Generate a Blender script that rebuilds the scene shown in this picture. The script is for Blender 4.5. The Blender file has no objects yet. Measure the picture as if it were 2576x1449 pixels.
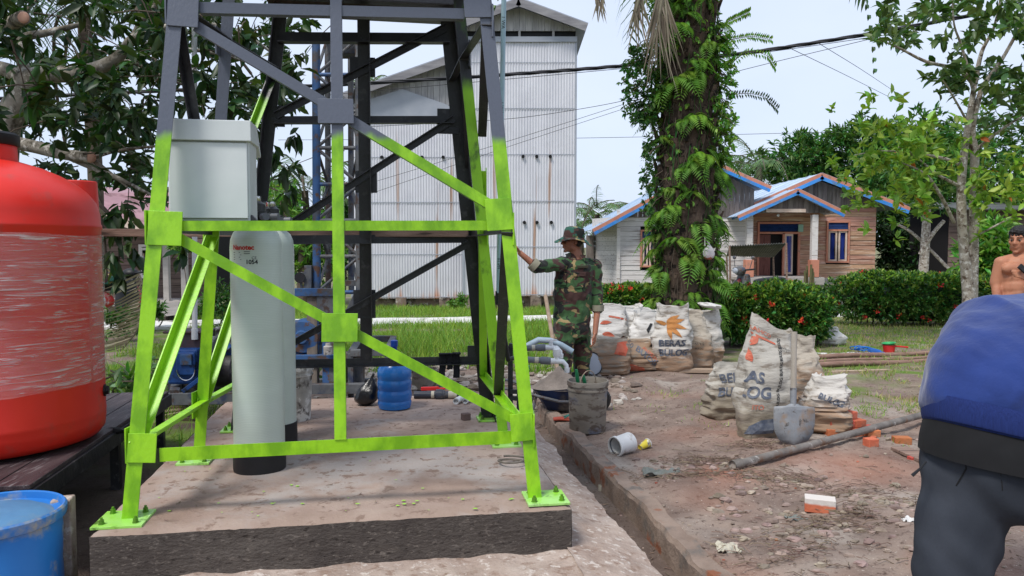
import bpy, bmesh, math, random
import numpy as np
from mathutils import Vector, Matrix, noise
random.seed(7); RNG = np.random.default_rng(11)
scene = bpy.context.scene
# ---------------------------------------------------------------- camera
CZ = 1.46; PITCH = math.radians(3.10); FPX = 1932.0          # photo measured at 2576 x 1449
cam = bpy.data.cameras.new('camera'); cam_ob = bpy.data.objects.new('camera', cam)
scene.collection.objects.link(cam_ob); scene.camera = cam_ob
cam.sensor_width = 36.0; cam.lens = 36.0*FPX/2576.0; cam.clip_start = 0.05; cam.clip_end = 3000
cam_ob.location = (0, 0, CZ); cam_ob.rotation_euler = (math.pi/2-PITCH, 0, 0)
# ---------------------------------------------------------------- world, sun, exposure
SUN_EL, SUN_AZ = math.radians(58), math.radians(-140)          # azimuth from +Y towards +X
world = bpy.data.worlds.new('World'); scene.world = world; world.use_nodes = True
wn = world.node_tree; wn.nodes.clear()
w_out = wn.nodes.new('ShaderNodeOutputWorld'); w_bg = wn.nodes.new('ShaderNodeBackground')
w_sky = wn.nodes.new('ShaderNodeTexSky'); w_sky.sky_type = 'NISHITA'; w_sky.sun_disc = False
w_sky.sun_elevation = SUN_EL; w_sky.sun_rotation = SUN_AZ; w_sky.air_density = 1.0; w_sky.dust_density = 2.0
w_tc = wn.nodes.new('ShaderNodeTexCoord'); w_map = wn.nodes.new('ShaderNodeMapping')
w_map.inputs['Scale'].default_value = (1.0, 1.0, 2.2)
w_nz = wn.nodes.new('ShaderNodeTexNoise'); w_nz.inputs['Scale'].default_value = 1.6; w_nz.inputs['Detail'].default_value = 5
w_rp = wn.nodes.new('ShaderNodeValToRGB')                      # thin overcast: cloud colour over the whole sky
w_rp.color_ramp.elements[0].position = 0.35; w_rp.color_ramp.elements[0].color = (4.55, 5.35, 7.0, 1)
w_rp.color_ramp.elements[1].position = 0.66; w_rp.color_ramp.elements[1].color = (5.5, 6.15, 7.4, 1)
w_mx = wn.nodes.new('ShaderNodeMixRGB'); w_mx.inputs[0].default_value = 0.86
w_bg.inputs['Strength'].default_value = 0.118
for a, b in ((w_tc.outputs['Generated'], w_map.inputs[0]), (w_map.outputs[0], w_nz.inputs['Vector']), (w_nz.outputs['Fac'], w_rp.inputs[0]),
             (w_sky.outputs[0], w_mx.inputs[1]), (w_rp.outputs[0], w_mx.inputs[2]), (w_mx.outputs[0], w_bg.inputs[0]), (w_bg.outputs[0], w_out.inputs[0])):
    wn.links.new(a, b)
sun = bpy.data.lights.new('sun', 'SUN'); sun.energy = 2.4; sun.angle = math.radians(14); sun.color = (1.0, 0.96, 0.9)
sun_ob = bpy.data.objects.new('sun', sun); scene.collection.objects.link(sun_ob)
sdir = Vector((math.sin(SUN_AZ)*math.cos(SUN_EL), math.cos(SUN_AZ)*math.cos(SUN_EL), math.sin(SUN_EL)))
sun_ob.rotation_euler = (-sdir).to_track_quat('-Z', 'Y').to_euler(); sun_ob.location = (0, 0, 30)
scene.view_settings.view_transform = 'Standard'; scene.view_settings.look = 'None'
scene.view_settings.exposure = 0.40; scene.view_settings.gamma = 1.0; scene.view_settings.use_curve_mapping = False
scene.render.engine = 'CYCLES'; scene.cycles.use_denoising = True; scene.cycles.max_bounces = 6
scene.cycles.transparent_max_bounces = 24; scene.cycles.caustics_reflective = False; scene.cycles.caustics_refractive = False
# ---------------------------------------------------------------- helpers: pixels of the photograph to points of the place
def ray(px, py):
    u, v = (px-1288)/FPX, (py-724.5)/FPX; c, s = math.cos(PITCH), math.sin(PITCH)
    return Vector((u, c-v*s, -s-v*c))
def P(px, py, Y): d = ray(px, py); return Vector((d.x, d.y, d.z))*(Y/d.y)+Vector((0, 0, CZ))
def G(px, py, z=0.0): d = ray(px, py); return d*((z-CZ)/d.z)+Vector((0, 0, CZ))
def onplane(px, py, p0, n):
    d = ray(px, py); c = Vector((0, 0, CZ)); return c+d*((p0-c).dot(n)/d.dot(n))
V = Vector
def lerp(a, b, t): return a+(b-a)*t
def sm(a, b, x): t = max(0., min(1., (x-a)/(b-a))); return t*t*(3-2*t)
def srgb(r, g, b, k=1.0):
    f = lambda c: (c/12.92 if c <= .04045 else ((c+.055)/1.055)**2.4)*k
    return (f(r/255.), f(g/255.), f(b/255.))
# ---------------------------------------------------------------- materials
MATS = {}
def mat(name, c1, c2=None, c3=None, scale=6., rough=.75, bump=.0, bscale=None, metal=0., stretch=(1, 1, 1), spread=.18, island=0., rnd=0.,
        transl=0., spec=.35, coat=0., detail=5., dirt=None, zfade=None, extra=None, alpha=None, subs=0., sheen=0.):
    """noise of c1/c2(/c3); dirt=(colour, amount, scale); zfade=(z, width, colour): colour above local z; island/rnd: value variation per piece"""
    if name in MATS: return MATS[name]
    m = bpy.data.materials.new(name); m.use_nodes = True; nt = m.node_tree; N = nt.nodes; L = nt.links
    b = N['Principled BSDF']; b.inputs['Roughness'].default_value = rough; b.inputs['Metallic'].default_value = metal
    b.inputs['Specular IOR Level'].default_value = spec; b.inputs['Coat Weight'].default_value = coat
    tc = N.new('ShaderNodeTexCoord'); mp = N.new('ShaderNodeMapping'); mp.inputs['Scale'].default_value = stretch
    L.new(tc.outputs['Object'], mp.inputs[0])
    def nz(sc, det=5., rg=.55):
        n = N.new('ShaderNodeTexNoise'); n.inputs['Scale'].default_value = sc; n.inputs['Detail'].default_value = det
        n.inputs['Roughness'].default_value = rg; L.new(mp.outputs[0], n.inputs['Vector']); return n
    n1 = nz(scale, detail); rp = N.new('ShaderNodeValToRGB'); L.new(n1.outputs['Fac'], rp.inputs[0])
    e = rp.color_ramp.elements; c2 = c2 or c1
    e[0].position = .5-spread; e[0].color = (*c1, 1); e[1].position = .5+spread; e[1].color = (*c2, 1)
    if c3: k = e.new(.5); k.color = (*c3, 1)
    col = rp.outputs[0]
    def mixc(fac, a, bcol, mode='MIX'):
        x = N.new('ShaderNodeMixRGB'); x.blend_type = mode
        if isinstance(fac, float): x.inputs[0].default_value = fac
        else: L.new(fac, x.inputs[0])
        L.new(a, x.inputs[1])
        if isinstance(bcol, tuple): x.inputs[2].default_value = (*bcol, 1)
        else: L.new(bcol, x.inputs[2])
        return x.outputs[0]
    def ramp(src, lo, hi):
        r = N.new('ShaderNodeMapRange'); r.inputs[1].default_value = lo; r.inputs[2].default_value = hi
        r.interpolation_type = 'SMOOTHSTEP'; L.new(src, r.inputs[0]); return r.outputs[0]
    if zfade:
        sp = N.new('ShaderNodeSeparateXYZ'); L.new(tc.outputs['Object'], sp.inputs[0])
        nn = nz(9, 4); ma = N.new('ShaderNodeMath'); ma.operation = 'MULTIPLY_ADD'; ma.inputs[1].default_value = zfade[1]*2.2; L.new(nn.outputs['Fac'], ma.inputs[0])
        L.new(sp.outputs[2], ma.inputs[2])
        col = mixc(ramp(ma.outputs[0], zfade[0]+zfade[1]*.6, zfade[0]+zfade[1]*1.6), col, zfade[2])
    if dirt:
        dn = nz(dirt[2], 6, .62); col = mixc(ramp(dn.outputs['Fac'], .62-dirt[1]*.35, .78-dirt[1]*.35), col, dirt[0])
        if len(dirt) > 3: dn2 = nz(dirt[5], 7, .65); col = mixc(ramp(dn2.outputs['Fac'], .62-dirt[4]*.35, .7-dirt[4]*.35), col, dirt[3])
    if island or rnd:
        if island: g = N.new('ShaderNodeNewGeometry'); src = g.outputs['Random Per Island']; amt = island
        else: g = N.new('ShaderNodeObjectInfo'); src = g.outputs['Random']; amt = rnd
        hs = N.new('ShaderNodeHueSaturation'); L.new(col, hs.inputs['Color'])
        r = N.new('ShaderNodeMapRange'); r.inputs[3].default_value = 1-amt; r.inputs[4].default_value = 1+amt; L.new(src, r.inputs[0]); L.new(r.outputs[0], hs.inputs['Value'])
        w = N.new('ShaderNodeTexWhiteNoise'); w.noise_dimensions = '1D'; L.new(src, w.inputs['W'])
        r2 = N.new('ShaderNodeMapRange'); r2.inputs[3].default_value = .5-.03*amt/.3; r2.inputs[4].default_value = .5+.03*amt/.3; L.new(w.outputs['Value'], r2.inputs[0]); L.new(r2.outputs[0], hs.inputs['Hue'])
        col = hs.outputs[0]
    if extra: col = extra(nt, tc, mp, col, mixc, ramp, nz)
    L.new(col, b.inputs['Base Color'])
    if sheen: b.inputs['Sheen Weight'].default_value = sheen
    if subs: b.inputs['Subsurface Weight'].default_value = subs; b.inputs['Subsurface Radius'].default_value = (.02, .008, .004)
    if bump:
        bn = nz(bscale or scale*5, 6, .6); bp = N.new('ShaderNodeBump'); bp.inputs['Strength'].default_value = min(bump, 1.); bp.inputs['Distance'].default_value = .01*max(1., bump)
        L.new(bn.outputs['Fac'], bp.inputs['Height']); L.new(bp.outputs[0], b.inputs['Normal'])
    if transl:
        t = N.new('ShaderNodeBsdfTranslucent'); L.new(mixc(1.0, col, (1.15, 1.25, .5), 'MULTIPLY'), t.inputs[0])
        mx = N.new('ShaderNodeMixShader'); mx.inputs[0].default_value = transl; L.new(b.outputs[0], mx.inputs[1]); L.new(t.outputs[0], mx.inputs[2])
        L.new(mx.outputs[0], N['Material Output'].inputs[0])
    if alpha is not None: b.inputs['Alpha'].default_value = alpha
    MATS[name] = m; return m
# ---------------------------------------------------------------- mesh builder and objects
class MB:
    def __init__(s): s.v = []; s.f = []
    def add(s, vs, fs):
        o = len(s.v); s.v.extend(tuple(x) for x in vs); s.f.extend(tuple(i+o for i in f) for f in fs); return s
    def box(s, c, size, M=None):
        c = V(c); hx, hy, hz = size[0]/2, size[1]/2, size[2]/2
        vs = [V((x, y, z)) for x in (-hx, hx) for y in (-hy, hy) for z in (-hz, hz)]
        if M is not None: vs = [M @ p for p in vs]
        return s.add([p+c for p in vs], [(0, 1, 3, 2), (4, 6, 7, 5), (0, 4, 5, 1), (2, 3, 7, 6), (0, 2, 6, 4), (1, 5, 7, 3)])
    def bar(s, a, b, n1, n2, w, t, o1=0., o2=0.):
        """rectangular bar a-b: width w along n1, thickness t along n2, axis offset by o1, o2"""
        a, b = V(a), V(b); ax = (b-a).normalized(); n1 = (V(n1)-ax*ax.dot(V(n1))).normalized(); n2 = (V(n2)-ax*ax.dot(V(n2))-n1*n1.dot(V(n2))).normalized()
        vs = []
        for p in (a, b):
            for x, y in ((-1, -1), (1, -1), (1, 1), (-1, 1)): vs.append(p+n1*(o1+x*w/2)+n2*(o2+y*t/2))
        return s.add(vs, [(3, 2, 1, 0), (4, 5, 6, 7), (0, 1, 5, 4), (1, 2, 6, 5), (2, 3, 7, 6), (3, 0, 4, 7)])
    def angle(s, a, b, n1, n2, w, t=.006):
        """angle iron: flange in n1 centred on the line, second flange from its -n1 edge along n2"""
        s.bar(a, b, n1, n2, w, t, 0, t/2); return s.bar(a, b, n1, n2, t, w*.85, -w/2+t/2, t+w*.425)
    def tube(s, pts, r, n=8, cap=True, flat=None):
        pts = [V(p) for p in pts]; m = len(pts); rs = r if hasattr(r, '__len__') else [r]*m
        t0 = (pts[1]-pts[0]).normalized(); up = V((0, 0, 1)) if abs(t0.z) < .9 else V((1, 0, 0)); nr = t0.cross(up).normalized(); vs = []; fs = []
        for i, p in enumerate(pts):
            t = (pts[min(i+1, m-1)]-pts[max(i-1, 0)]).normalized(); nr = (nr-t*nr.dot(t)).normalized(); bn = t.cross(nr)
            k = 1. if flat is None else flat
            for j in range(n):
                a = 2*math.pi*j/n; vs.append(p+nr*(math.cos(a)*rs[i])+bn*(math.sin(a)*rs[i]*k))
        for i in range(m-1):
            for j in range(n): fs.append((i*n+j, i*n+(j+1) % n, (i+1)*n+(j+1) % n, (i+1)*n+j))
        if cap: fs.append(tuple(range(n-1, -1, -1))); fs.append(tuple((m-1)*n+j for j in range(n)))
        return s.add(vs, fs)
    def lathe(s, c, prof, n=32, R=None, cap=(True, True), wob=None):
        c = V(c); vs = []; fs = []; m = len(prof)
        for i, (r, z) in enumerate(prof):
            for j in range(n):
                a = 2*math.pi*j/n; rr = r*(wob(a, z) if wob else 1.); p = V((math.cos(a)*rr, math.sin(a)*rr, z)); vs.append(c+(R @ p if R is not None else p))
        for i in range(m-1):
            for j in range(n): fs.append((i*n+j, i*n+(j+1) % n, (i+1)*n+(j+1) % n, (i+1)*n+j))
        if cap[0]: fs.append(tuple(range(n-1, -1, -1)))
        if cap[1]: fs.append(tuple((m-1)*n+j for j in range(n)))
        return s.add(vs, fs)
    def grid(s, fn, nu, nv, closed=False):
        vs = [fn(i/(nu-1 if not closed else nu), j/(nv-1)) for j in range(nv) for i in range(nu)]; fs = []
        for j in range(nv-1):
            for i in range(nu if closed else nu-1): k = (i+1) % nu; fs.append((j*nu+i, j*nu+k, (j+1)*nu+k, (j+1)*nu+i))
        return s.add(vs, fs)
    def ball(s, c, r, n=12, R=None, jit=0., seed=0.):
        c = V(c); r = (r,)*3 if not hasattr(r, '__len__') else r
        def fn(u, v):
            a = 2*math.pi*u; b = math.pi*(v-.5); d = V((math.cos(a)*math.cos(b), math.sin(a)*math.cos(b), math.sin(b)))
            k = 1+jit*noise.noise(d*1.7+V((seed, seed*.7, 0))) if jit else 1.
            p = V((d.x*r[0]*k, d.y*r[1]*k, d.z*r[2]*k)); return c+(R @ p if R is not None else p)
        return s.grid(fn, n, max(5, n//2+1), True)
    def prism(s, poly, d):
        """polygon (list of points) extruded by vector d"""
        n = len(poly); poly = [V(p) for p in poly]; d = V(d)
        return s.add(poly+[p+d for p in poly], [tuple(range(n-1, -1, -1)), tuple(range(n, 2*n))]+[(i, (i+1) % n, n+(i+1) % n, n+i) for i in range(n)])
    def xf(s, M): s.v = [tuple(M @ V(p)) for p in s.v]; return s
COL = scene.collection
def rootloc(o):
    while o.parent: o = o.parent
    return o.location
def setprops(o, label=None, cat=None, group=None, kind=None):
    for k, x in (('label', label), ('category', cat), ('group', group), ('kind', kind)):
        if x: o[k] = x
    return o
def root(name, label, cat, loc, group=None, rz=0.):
    o = bpy.data.objects.new(name, None); COL.objects.link(o); o.location = loc; o.rotation_euler = (0, 0, rz); o.empty_display_size = .1
    return setprops(o, label, cat, group)
def mkmesh(name, vs, fs, m, smooth=False):
    me = bpy.data.meshes.new(name); me.from_pydata(vs, [], fs); me.validate(); 
    for x in (m if isinstance(m, (list, tuple)) else [m]): me.materials.append(x)
    if smooth: me.polygons.foreach_set('use_smooth', [True]*len(me.polygons))
    return me
def part(name, mb, m, parent=None, smooth=False, bevel=0., local=False, label=None, fixn=True):
    """mesh object; geometry given in world coordinates unless local; parent's root must be unrotated for world geometry"""
    L0 = V((0, 0, 0)) if (local or parent is None) else V(rootloc(parent))
    me = mkmesh(name, [tuple(V(p)-L0) for p in mb.v], mb.f, m, smooth)
    if fixn:
        bm = bmesh.new(); bm.from_mesh(me); bmesh.ops.recalc_face_normals(bm, faces=bm.faces); bm.to_mesh(me); bm.free()
    o = bpy.data.objects.new(name, me); COL.objects.link(o); o.parent = parent
    if bevel:
        bv = o.modifiers.new('bevel', 'BEVEL'); bv.width = bevel; bv.segments = 2; bv.limit_method = 'ANGLE'
    if smooth and bevel == 0: smooth_angle(o)
    if label: o['label'] = label
    return o
def smooth_angle(o, ang=40.):
    me = o.data
    bm = bmesh.new(); bm.from_mesh(me); a = math.radians(ang)
    for e in bm.edges: e.smooth = not (len(e.link_faces) == 2 and e.calc_face_angle(0) > a)
    bm.to_mesh(me); bm.free()
def single(name, mb, m, label, cat, loc, group=None, smooth=False, bevel=0., kind=None):
    loc = V(loc); mb.v = [tuple(V(p)-loc) for p in mb.v]; o = part(name, mb, m, None, smooth, bevel); o.location = loc
    return setprops(o, label, cat, group, kind)
def structure(name, mb, m, smooth=False, bevel=0.):
    o = part(name, mb, m, None, smooth, bevel, fixn=True); o['kind'] = 'structure'; return o
def copy_tree(o, parent=None):
    c = o.copy(); COL.objects.link(c); c.parent = parent
    for ch in list(o.children): copy_tree(ch, c)
    return c
# leaf and blade scattering: template (verts nx3 in (side, along, normal) units, tris) placed at many frames at once
def norm(a): return a/np.maximum(np.linalg.norm(a, axis=1, keepdims=True), 1e-9)
def scatter_mesh(name, tv, tf, pos, d, up, sl, sw, m, smooth=False):
    pos = np.asarray(pos, float); d = norm(np.asarray(d, float)); up = np.asarray(up, float); s = norm(np.cross(d, up)); n = np.cross(s, d)
    sl = np.broadcast_to(np.asarray(sl, float), (len(pos),)); sw = np.broadcast_to(np.asarray(sw, float), (len(pos),))
    tv = np.asarray(tv, float); K = len(tv)
    vs = (pos[:, None, :]+tv[None, :, 0, None]*(s*sw[:, None])[:, None, :]+tv[None, :, 1, None]*(d*sl[:, None])[:, None, :]+tv[None, :, 2, None]*(n*sl[:, None])[:, None, :]).reshape(-1, 3)
    tf = np.asarray(tf, int); fs = (tf[None]+(np.arange(len(pos))*K)[:, None, None]).reshape(-1, tf.shape[1])
    me = bpy.data.meshes.new(name); me.vertices.add(len(vs)); me.vertices.foreach_set('co', vs.ravel().astype(np.float32))
    k = tf.shape[1]; me.loops.add(fs.size); me.loops.foreach_set('vertex_index', fs.ravel().astype(np.int32)); me.polygons.add(len(fs))
    me.polygons.foreach_set('loop_start', (np.arange(len(fs))*k).astype(np.int32)); me.update(calc_edges=True); me.validate()
    me.materials.append(m)
    if smooth: me.polygons.foreach_set('use_smooth', [True]*len(me.polygons))
    return me
LEAF_V = [(0, 0, 0), (-.5, .35, .10), (-.38, .7, .03), (0, 1, -.14), (.38, .7, .03), (.5, .35, .10), (0, .4, 0), (0, .72, -.04)]
LEAF_F = [(0, 6, 1), (1, 6, 2), (6, 7, 2), (2, 7, 3), (0, 5, 6), (5, 4, 6), (6, 4, 7), (4, 3, 7)]
KITE_V = [(0, 0, 0), (-.5, .45, .1), (0, 1, -.1), (.5, .45, .1)]; KITE_F = [(0, 2, 1), (0, 3, 2)]
BLADE_V = [(-.5, 0, 0), (.5, 0, 0), (.3, .55, .12), (-.3, .55, .12), (0, 1, .45)]; BLADE_F = [(0, 1, 2), (0, 2, 3), (3, 2, 4)]
def rdir(n, up=0.): a = RNG.normal(size=(n, 3)); a[:, 2] += up; return norm(a)
def meshob(name, me, parent=None, loc=None):
    """mesh with world coordinates -> object under parent (unrotated root)"""
    L0 = np.array(rootloc(parent)) if parent else (np.array(loc) if loc is not None else np.zeros(3))
    n = len(me.vertices); co = np.empty(n*3, np.float32); me.vertices.foreach_get('co', co); co = co.reshape(-1, 3)-L0.astype(np.float32); me.vertices.foreach_set('co', co.ravel()); me.update()
    o = bpy.data.objects.new(name, me); COL.objects.link(o); o.parent = parent
    if loc is not None and parent is None: o.location = loc
    return o
def text_mesh(s, size=.1, align='LEFT', bold=0.):
    """flat lettering: list of verts (x along the line, y up) and faces"""
    cu = bpy.data.curves.new('txt', 'FONT'); cu.body = s; cu.size = size; cu.align_x = align; cu.offset = bold; cu.resolution_u = 3
    o = bpy.data.objects.new('txt', cu); COL.objects.link(o); dg = bpy.context.evaluated_depsgraph_get(); dg.update()
    me = bpy.data.meshes.new_from_object(o.evaluated_get(dg)); vs = [v.co.copy() for v in me.vertices]; fs = [tuple(p.vertices) for p in me.polygons]
    bpy.data.objects.remove(o); bpy.data.curves.remove(cu); bpy.data.meshes.remove(me); return vs, fs
# ================================================================ GROUND, SLAB, PATH
E1 = V((.986, .166, 0)).normalized(); E2 = V((-E1.y, E1.x, 0)); C0 = V((.264, 3.355, 0))     # slab frame: right along the front, back; front right corner
SLZ = .305                                                                                     # top of slab
def st(x, y): r = V((x, y, 0))-C0; return r.dot(E1), r.dot(E2)
def W(s, t, z=0.): return C0+E1*s+E2*t+V((0, 0, z))
def fbm(x, y, sc, oct=4):
    return noise.fractal(V((x*sc, y*sc, 3.7)), .9, 2.1, oct)
def gz(x, y, fine=True):
    z = 0.
    if y > 14: z -= min(.75, .037*(y-14))
    if fine and -14 < x < 14 and y < 24:
        z += .022*fbm(x, y, 1.1, 3)+.009*fbm(x+7, y, 6., 4)
        if x > .6 and y < 8: z += .016*abs(fbm(x, y+3, 3.3, 4))+.010*abs(fbm(x+5, y, 13., 2))
        z += .10*math.exp(-((x-2.05)**2+(y-3.45)**2)/.35)+.06*math.exp(-((x-1.25)**2+(y-4.55)**2)/.10)+.05*math.exp(-((x-1.9)**2+(y-4.1)**2)/.05)
    s, t = st(x, y)
    if -2.6 < s < .665 and -1.6 < t < 3.9:                                   # low ground round the slab, trench on its right
        k = sm(3.9, 3.2, t)*sm(-2.6, -2.2, s); z = z*(1-k*.4)-.13*k*(1. if s > .3 else sm(-2.5, -1.9, s))
    if y < 3.3 and x < -1.2: z -= .2*sm(3.3, 2.7, y)
    if 2.7 < t < 6 and -2.2 < s < .9: z += .05*max(0., fbm(x, y, 2.3, 3))
    if fine and y > 7 and x < 2.6: z += .10*sm(7, 8, y)*sm(12, 9.5, y)*max(0., fbm(x*1.3, y, .9, 2))
    return z
def axis(lo, mid0, mid1, hi, step):
    a = list(np.arange(mid0, mid1+1e-6, step)); g = step; x = mid1
    while x < hi: g *= 1.22; x += g; a.append(min(x, hi))
    g = step; x = mid0; b = []
    while x > lo: g *= 1.22; x -= g; b.append(max(x, lo))
    return b[::-1]+a
GX = axis(-900, -4.6, 5.4, 900, .036); GY = axis(-300, 2.4, 10.5, 1500, .036)
gv = []; zone = []
def grassy(x, y):
    s, t = st(x, y); n = fbm(x+3, y, .8, 4)
    g = 0.
    if x < 2.5: g = sm(9.6, 10.6, y+n*.8)
    if x > 2.0: g = max(g, sm(6.6, 9., y+n*1.5)*sm(2.2, 3.4, x+n*.6))
    if x < -2.2: g = max(g, sm(5.0, 6.4, y+n*.8))
    if y > 12: g = 1.
    return max(0., min(1., g))
for y in GY:
    for x in GX:
        fine = -16 < x < 16 and 0 < y < 40
        gv.append((x, y, gz(x, y, fine))); s, t = st(x, y)
        g = grassy(x, y) if fine else 1.
        red = .30*max(0., fbm(x+9, y+2, 1.6, 3))*(1. if (x > .8 and y < 7.5) else .0)
        red += .55*math.exp(-((x-1.35)**2+(y-4.75)**2)/.06)+.4*math.exp(-((x-2.25)**2+(y-5.0)**2)/.15)
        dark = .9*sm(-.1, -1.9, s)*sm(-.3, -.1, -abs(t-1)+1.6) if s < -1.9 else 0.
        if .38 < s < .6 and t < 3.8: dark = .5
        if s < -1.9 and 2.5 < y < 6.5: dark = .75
        zone.append((g, min(1., red), dark, 1.))
nx = len(GX); gf = [(j*nx+i, j*nx+i+1, (j+1)*nx+i+1, (j+1)*nx+i) for j in range(len(GY)-1) for i in range(nx-1)]
def ground_extra(nt, tc, mp, col, mixc, ramp, nz):
    a = nt.nodes.new('ShaderNodeVertexColor'); a.layer_name = 'zone'; sp = nt.nodes.new('ShaderNodeSeparateColor'); nt.links.new(a.outputs[0], sp.inputs[0])
    n0 = nz(1.1, 4); pale = mixc(ramp(n0.outputs['Fac'], .5, .7), col, srgb(160, 150, 140))
    n = nz(26, 7, .7); pale = mixc(ramp(n.outputs['Fac'], .52, .70), pale, srgb(78, 62, 55))
    n2 = nz(60, 4, .7); pale = mixc(ramp(n2.outputs['Fac'], .62, .7), pale, srgb(182, 172, 160))
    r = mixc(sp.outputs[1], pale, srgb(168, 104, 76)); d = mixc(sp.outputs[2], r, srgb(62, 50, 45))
    g0 = nz(2.2, 5); gcol = mixc(ramp(g0.outputs['Fac'], .4, .62), d, srgb(96, 118, 48))
    return mixc(sp.outputs[0], d, gcol)
m_ground = mat('ground_mud', srgb(112, 96, 87), srgb(146, 129, 117), srgb(128, 111, 101), scale=3.2, rough=.92, bump=1., bscale=48, extra=ground_extra, spec=.2)
me = mkmesh('ground', gv, gf, m_ground, True)
ca = me.color_attributes.new('zone', 'FLOAT_COLOR', 'POINT'); ca.data.foreach_set('color', np.array(zone, np.float32).ravel())
ground = bpy.data.objects.new('ground', me); COL.objects.link(ground); ground['kind'] = 'structure'
# --- slab
m_slab = mat('slab_top', srgb(138, 116, 103), srgb(170, 151, 139), srgb(153, 132, 120), scale=2.4, rough=.85, bump=.5, bscale=55, dirt=(srgb(162, 152, 146), .4, 1.6, srgb(130, 109, 97), .2, 14))
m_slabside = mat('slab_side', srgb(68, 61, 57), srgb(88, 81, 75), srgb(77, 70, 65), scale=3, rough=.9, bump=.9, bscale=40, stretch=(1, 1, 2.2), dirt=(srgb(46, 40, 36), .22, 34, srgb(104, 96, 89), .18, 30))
L_S = 1.99; D_S = 2.72
def edge_n(a, b, s): return .010*fbm(a*1., b*1., 7., 4)*s
def slab():
    mb = MB(); ns, ntt = 90, 60
    def top(u, v):
        s, t = -L_S*(1-u), D_S*v; z = SLZ+.004*fbm(s*1.0, t*1.0, 3., 3)
        if u in (0., 1.) or v in (0., 1.): z -= .012+.006*abs(fbm(s*2, t*2, 9, 3))
        p = W(s, t, z)
        if v == 0.: p -= E2*(edge_n(s, 0, 1))
        return p
    mb.grid(top, ns, ntt); return mb
slab_ob = structure('concrete_slab', slab(), m_slab, True)
mb = MB()
def front(u, v):
    s = -L_S*(1-u); z = -.12+v*(SLZ-.012+.12); return W(s, -.002-.006*abs(fbm(s, z*3, 6., 4))-edge_n(s, 0, v), z)
mb.grid(front, 120, 24)
mb.grid(lambda u, v: W(.002+.004*fbm(u*3, v, 5, 3), D_S*u, -.12+v*(SLZ-.012+.12)), 50, 6); mb.grid(lambda u, v: W(-L_S-.002, D_S*u, -.12+v*(SLZ-.012+.12)), 20, 4); mb.grid(lambda u, v: W(-L_S*u, D_S+.002, -.12+v*(SLZ-.012+.12)), 20, 4)
sd = part('slab_edge', mb, m_slabside, slab_ob, True)
# apron of rough concrete in front of and beside the slab
m_apron = mat('apron_concrete', srgb(150, 131, 119), srgb(186, 170, 158), srgb(168, 150, 138), scale=5, rough=.92, bump=1., bscale=42, dirt=(srgb(140, 118, 104), .35, 16, srgb(196, 184, 174), .2, 22))
mb = MB()
def apr(u, v):
    s = -.02+.41*u; t = -1.1+4.6*v; z = .125-.10*u**1.3+.012*fbm(s*2, t*2, 4., 4)
    s += (.03*fbm(t, 1.3, 3, 4) if u > .8 else 0); 
    if u == 1.: z = -.16
    return W(s, t, z)
mb.grid(apr, 16, 150)
mb.grid(lambda u, v: W(-2.3+2.3*u, -.5+.505*v, .112+.013*fbm(u*6, v, 3, 4) if v > .02 else -.2), 70, 14)
structure('concrete_apron', mb, m_apron, True)
# kerb of old concrete along the trench
m_kerb = mat('kerb_concrete', srgb(122, 104, 92), srgb(148, 130, 117), scale=6, rough=.9, bump=.9, bscale=40, dirt=(srgb(105, 98, 92), .35, 5, srgb(132, 82, 58), .2, 4))
mb = MB(); prof = [(.575, -.17), (.577, .0), (.59, .024), (.68, .026), (.72, -.06)]
for i in range(len(prof)-1):
    a, b = prof[i], prof[i+1]
    def kf(u, v, a=a, b=b):
        t = -1.3+5.1*u; s = lerp(a[0], b[0], v); z = lerp(a[1], b[1], v); w = .022*fbm(t, 4., 2.2, 4)+.008*fbm(t, s*30+z*40, 7, 2); return W(s+w*.9, t, z+w*.5+.006*fbm(t*2, s*20, 5, 3))
    mb.grid(kf, 150, 3)
structure('kerb', mb, m_kerb, True)
# white concrete paths
m_path = mat('path_concrete', srgb(206, 202, 196), srgb(226, 224, 220), scale=3, rough=.9, bump=.3, dirt=(srgb(150, 145, 130), .3, 3))
def strip(name, pts, w, z=.05, m=m_path):
    mb = MB()
    for a, b in zip(pts, pts[1:]):
        for k in range(int(max(1, round((V(b)-V(a)).length/.8)))):
            n = max(1, round((V(b)-V(a)).length/.8)); p, q = lerp(V(a), V(b), k/n), lerp(V(a), V(b), (k+1)/n)
            p.z = gz(p.x, p.y)+z; q.z = gz(q.x, q.y)+z; mb.bar(p, q, (q-p).cross(V((0, 0, 1))), (0, 0, 1), w, .16, 0, -.08)
    return structure(name, mb, m)
strip('path', [(-22, 13.6, 0), (-8, 13.9, 0), (-3, 14.6, 0), (1.3, 16.2, 0), (5, 17.2, 0), (16, 19.0, 0)], 1.25)
strip('path', [(12.4, 18.6, 0), (11.0, 24, 0), (10.4, 31, 0)], 1.3)
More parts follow.
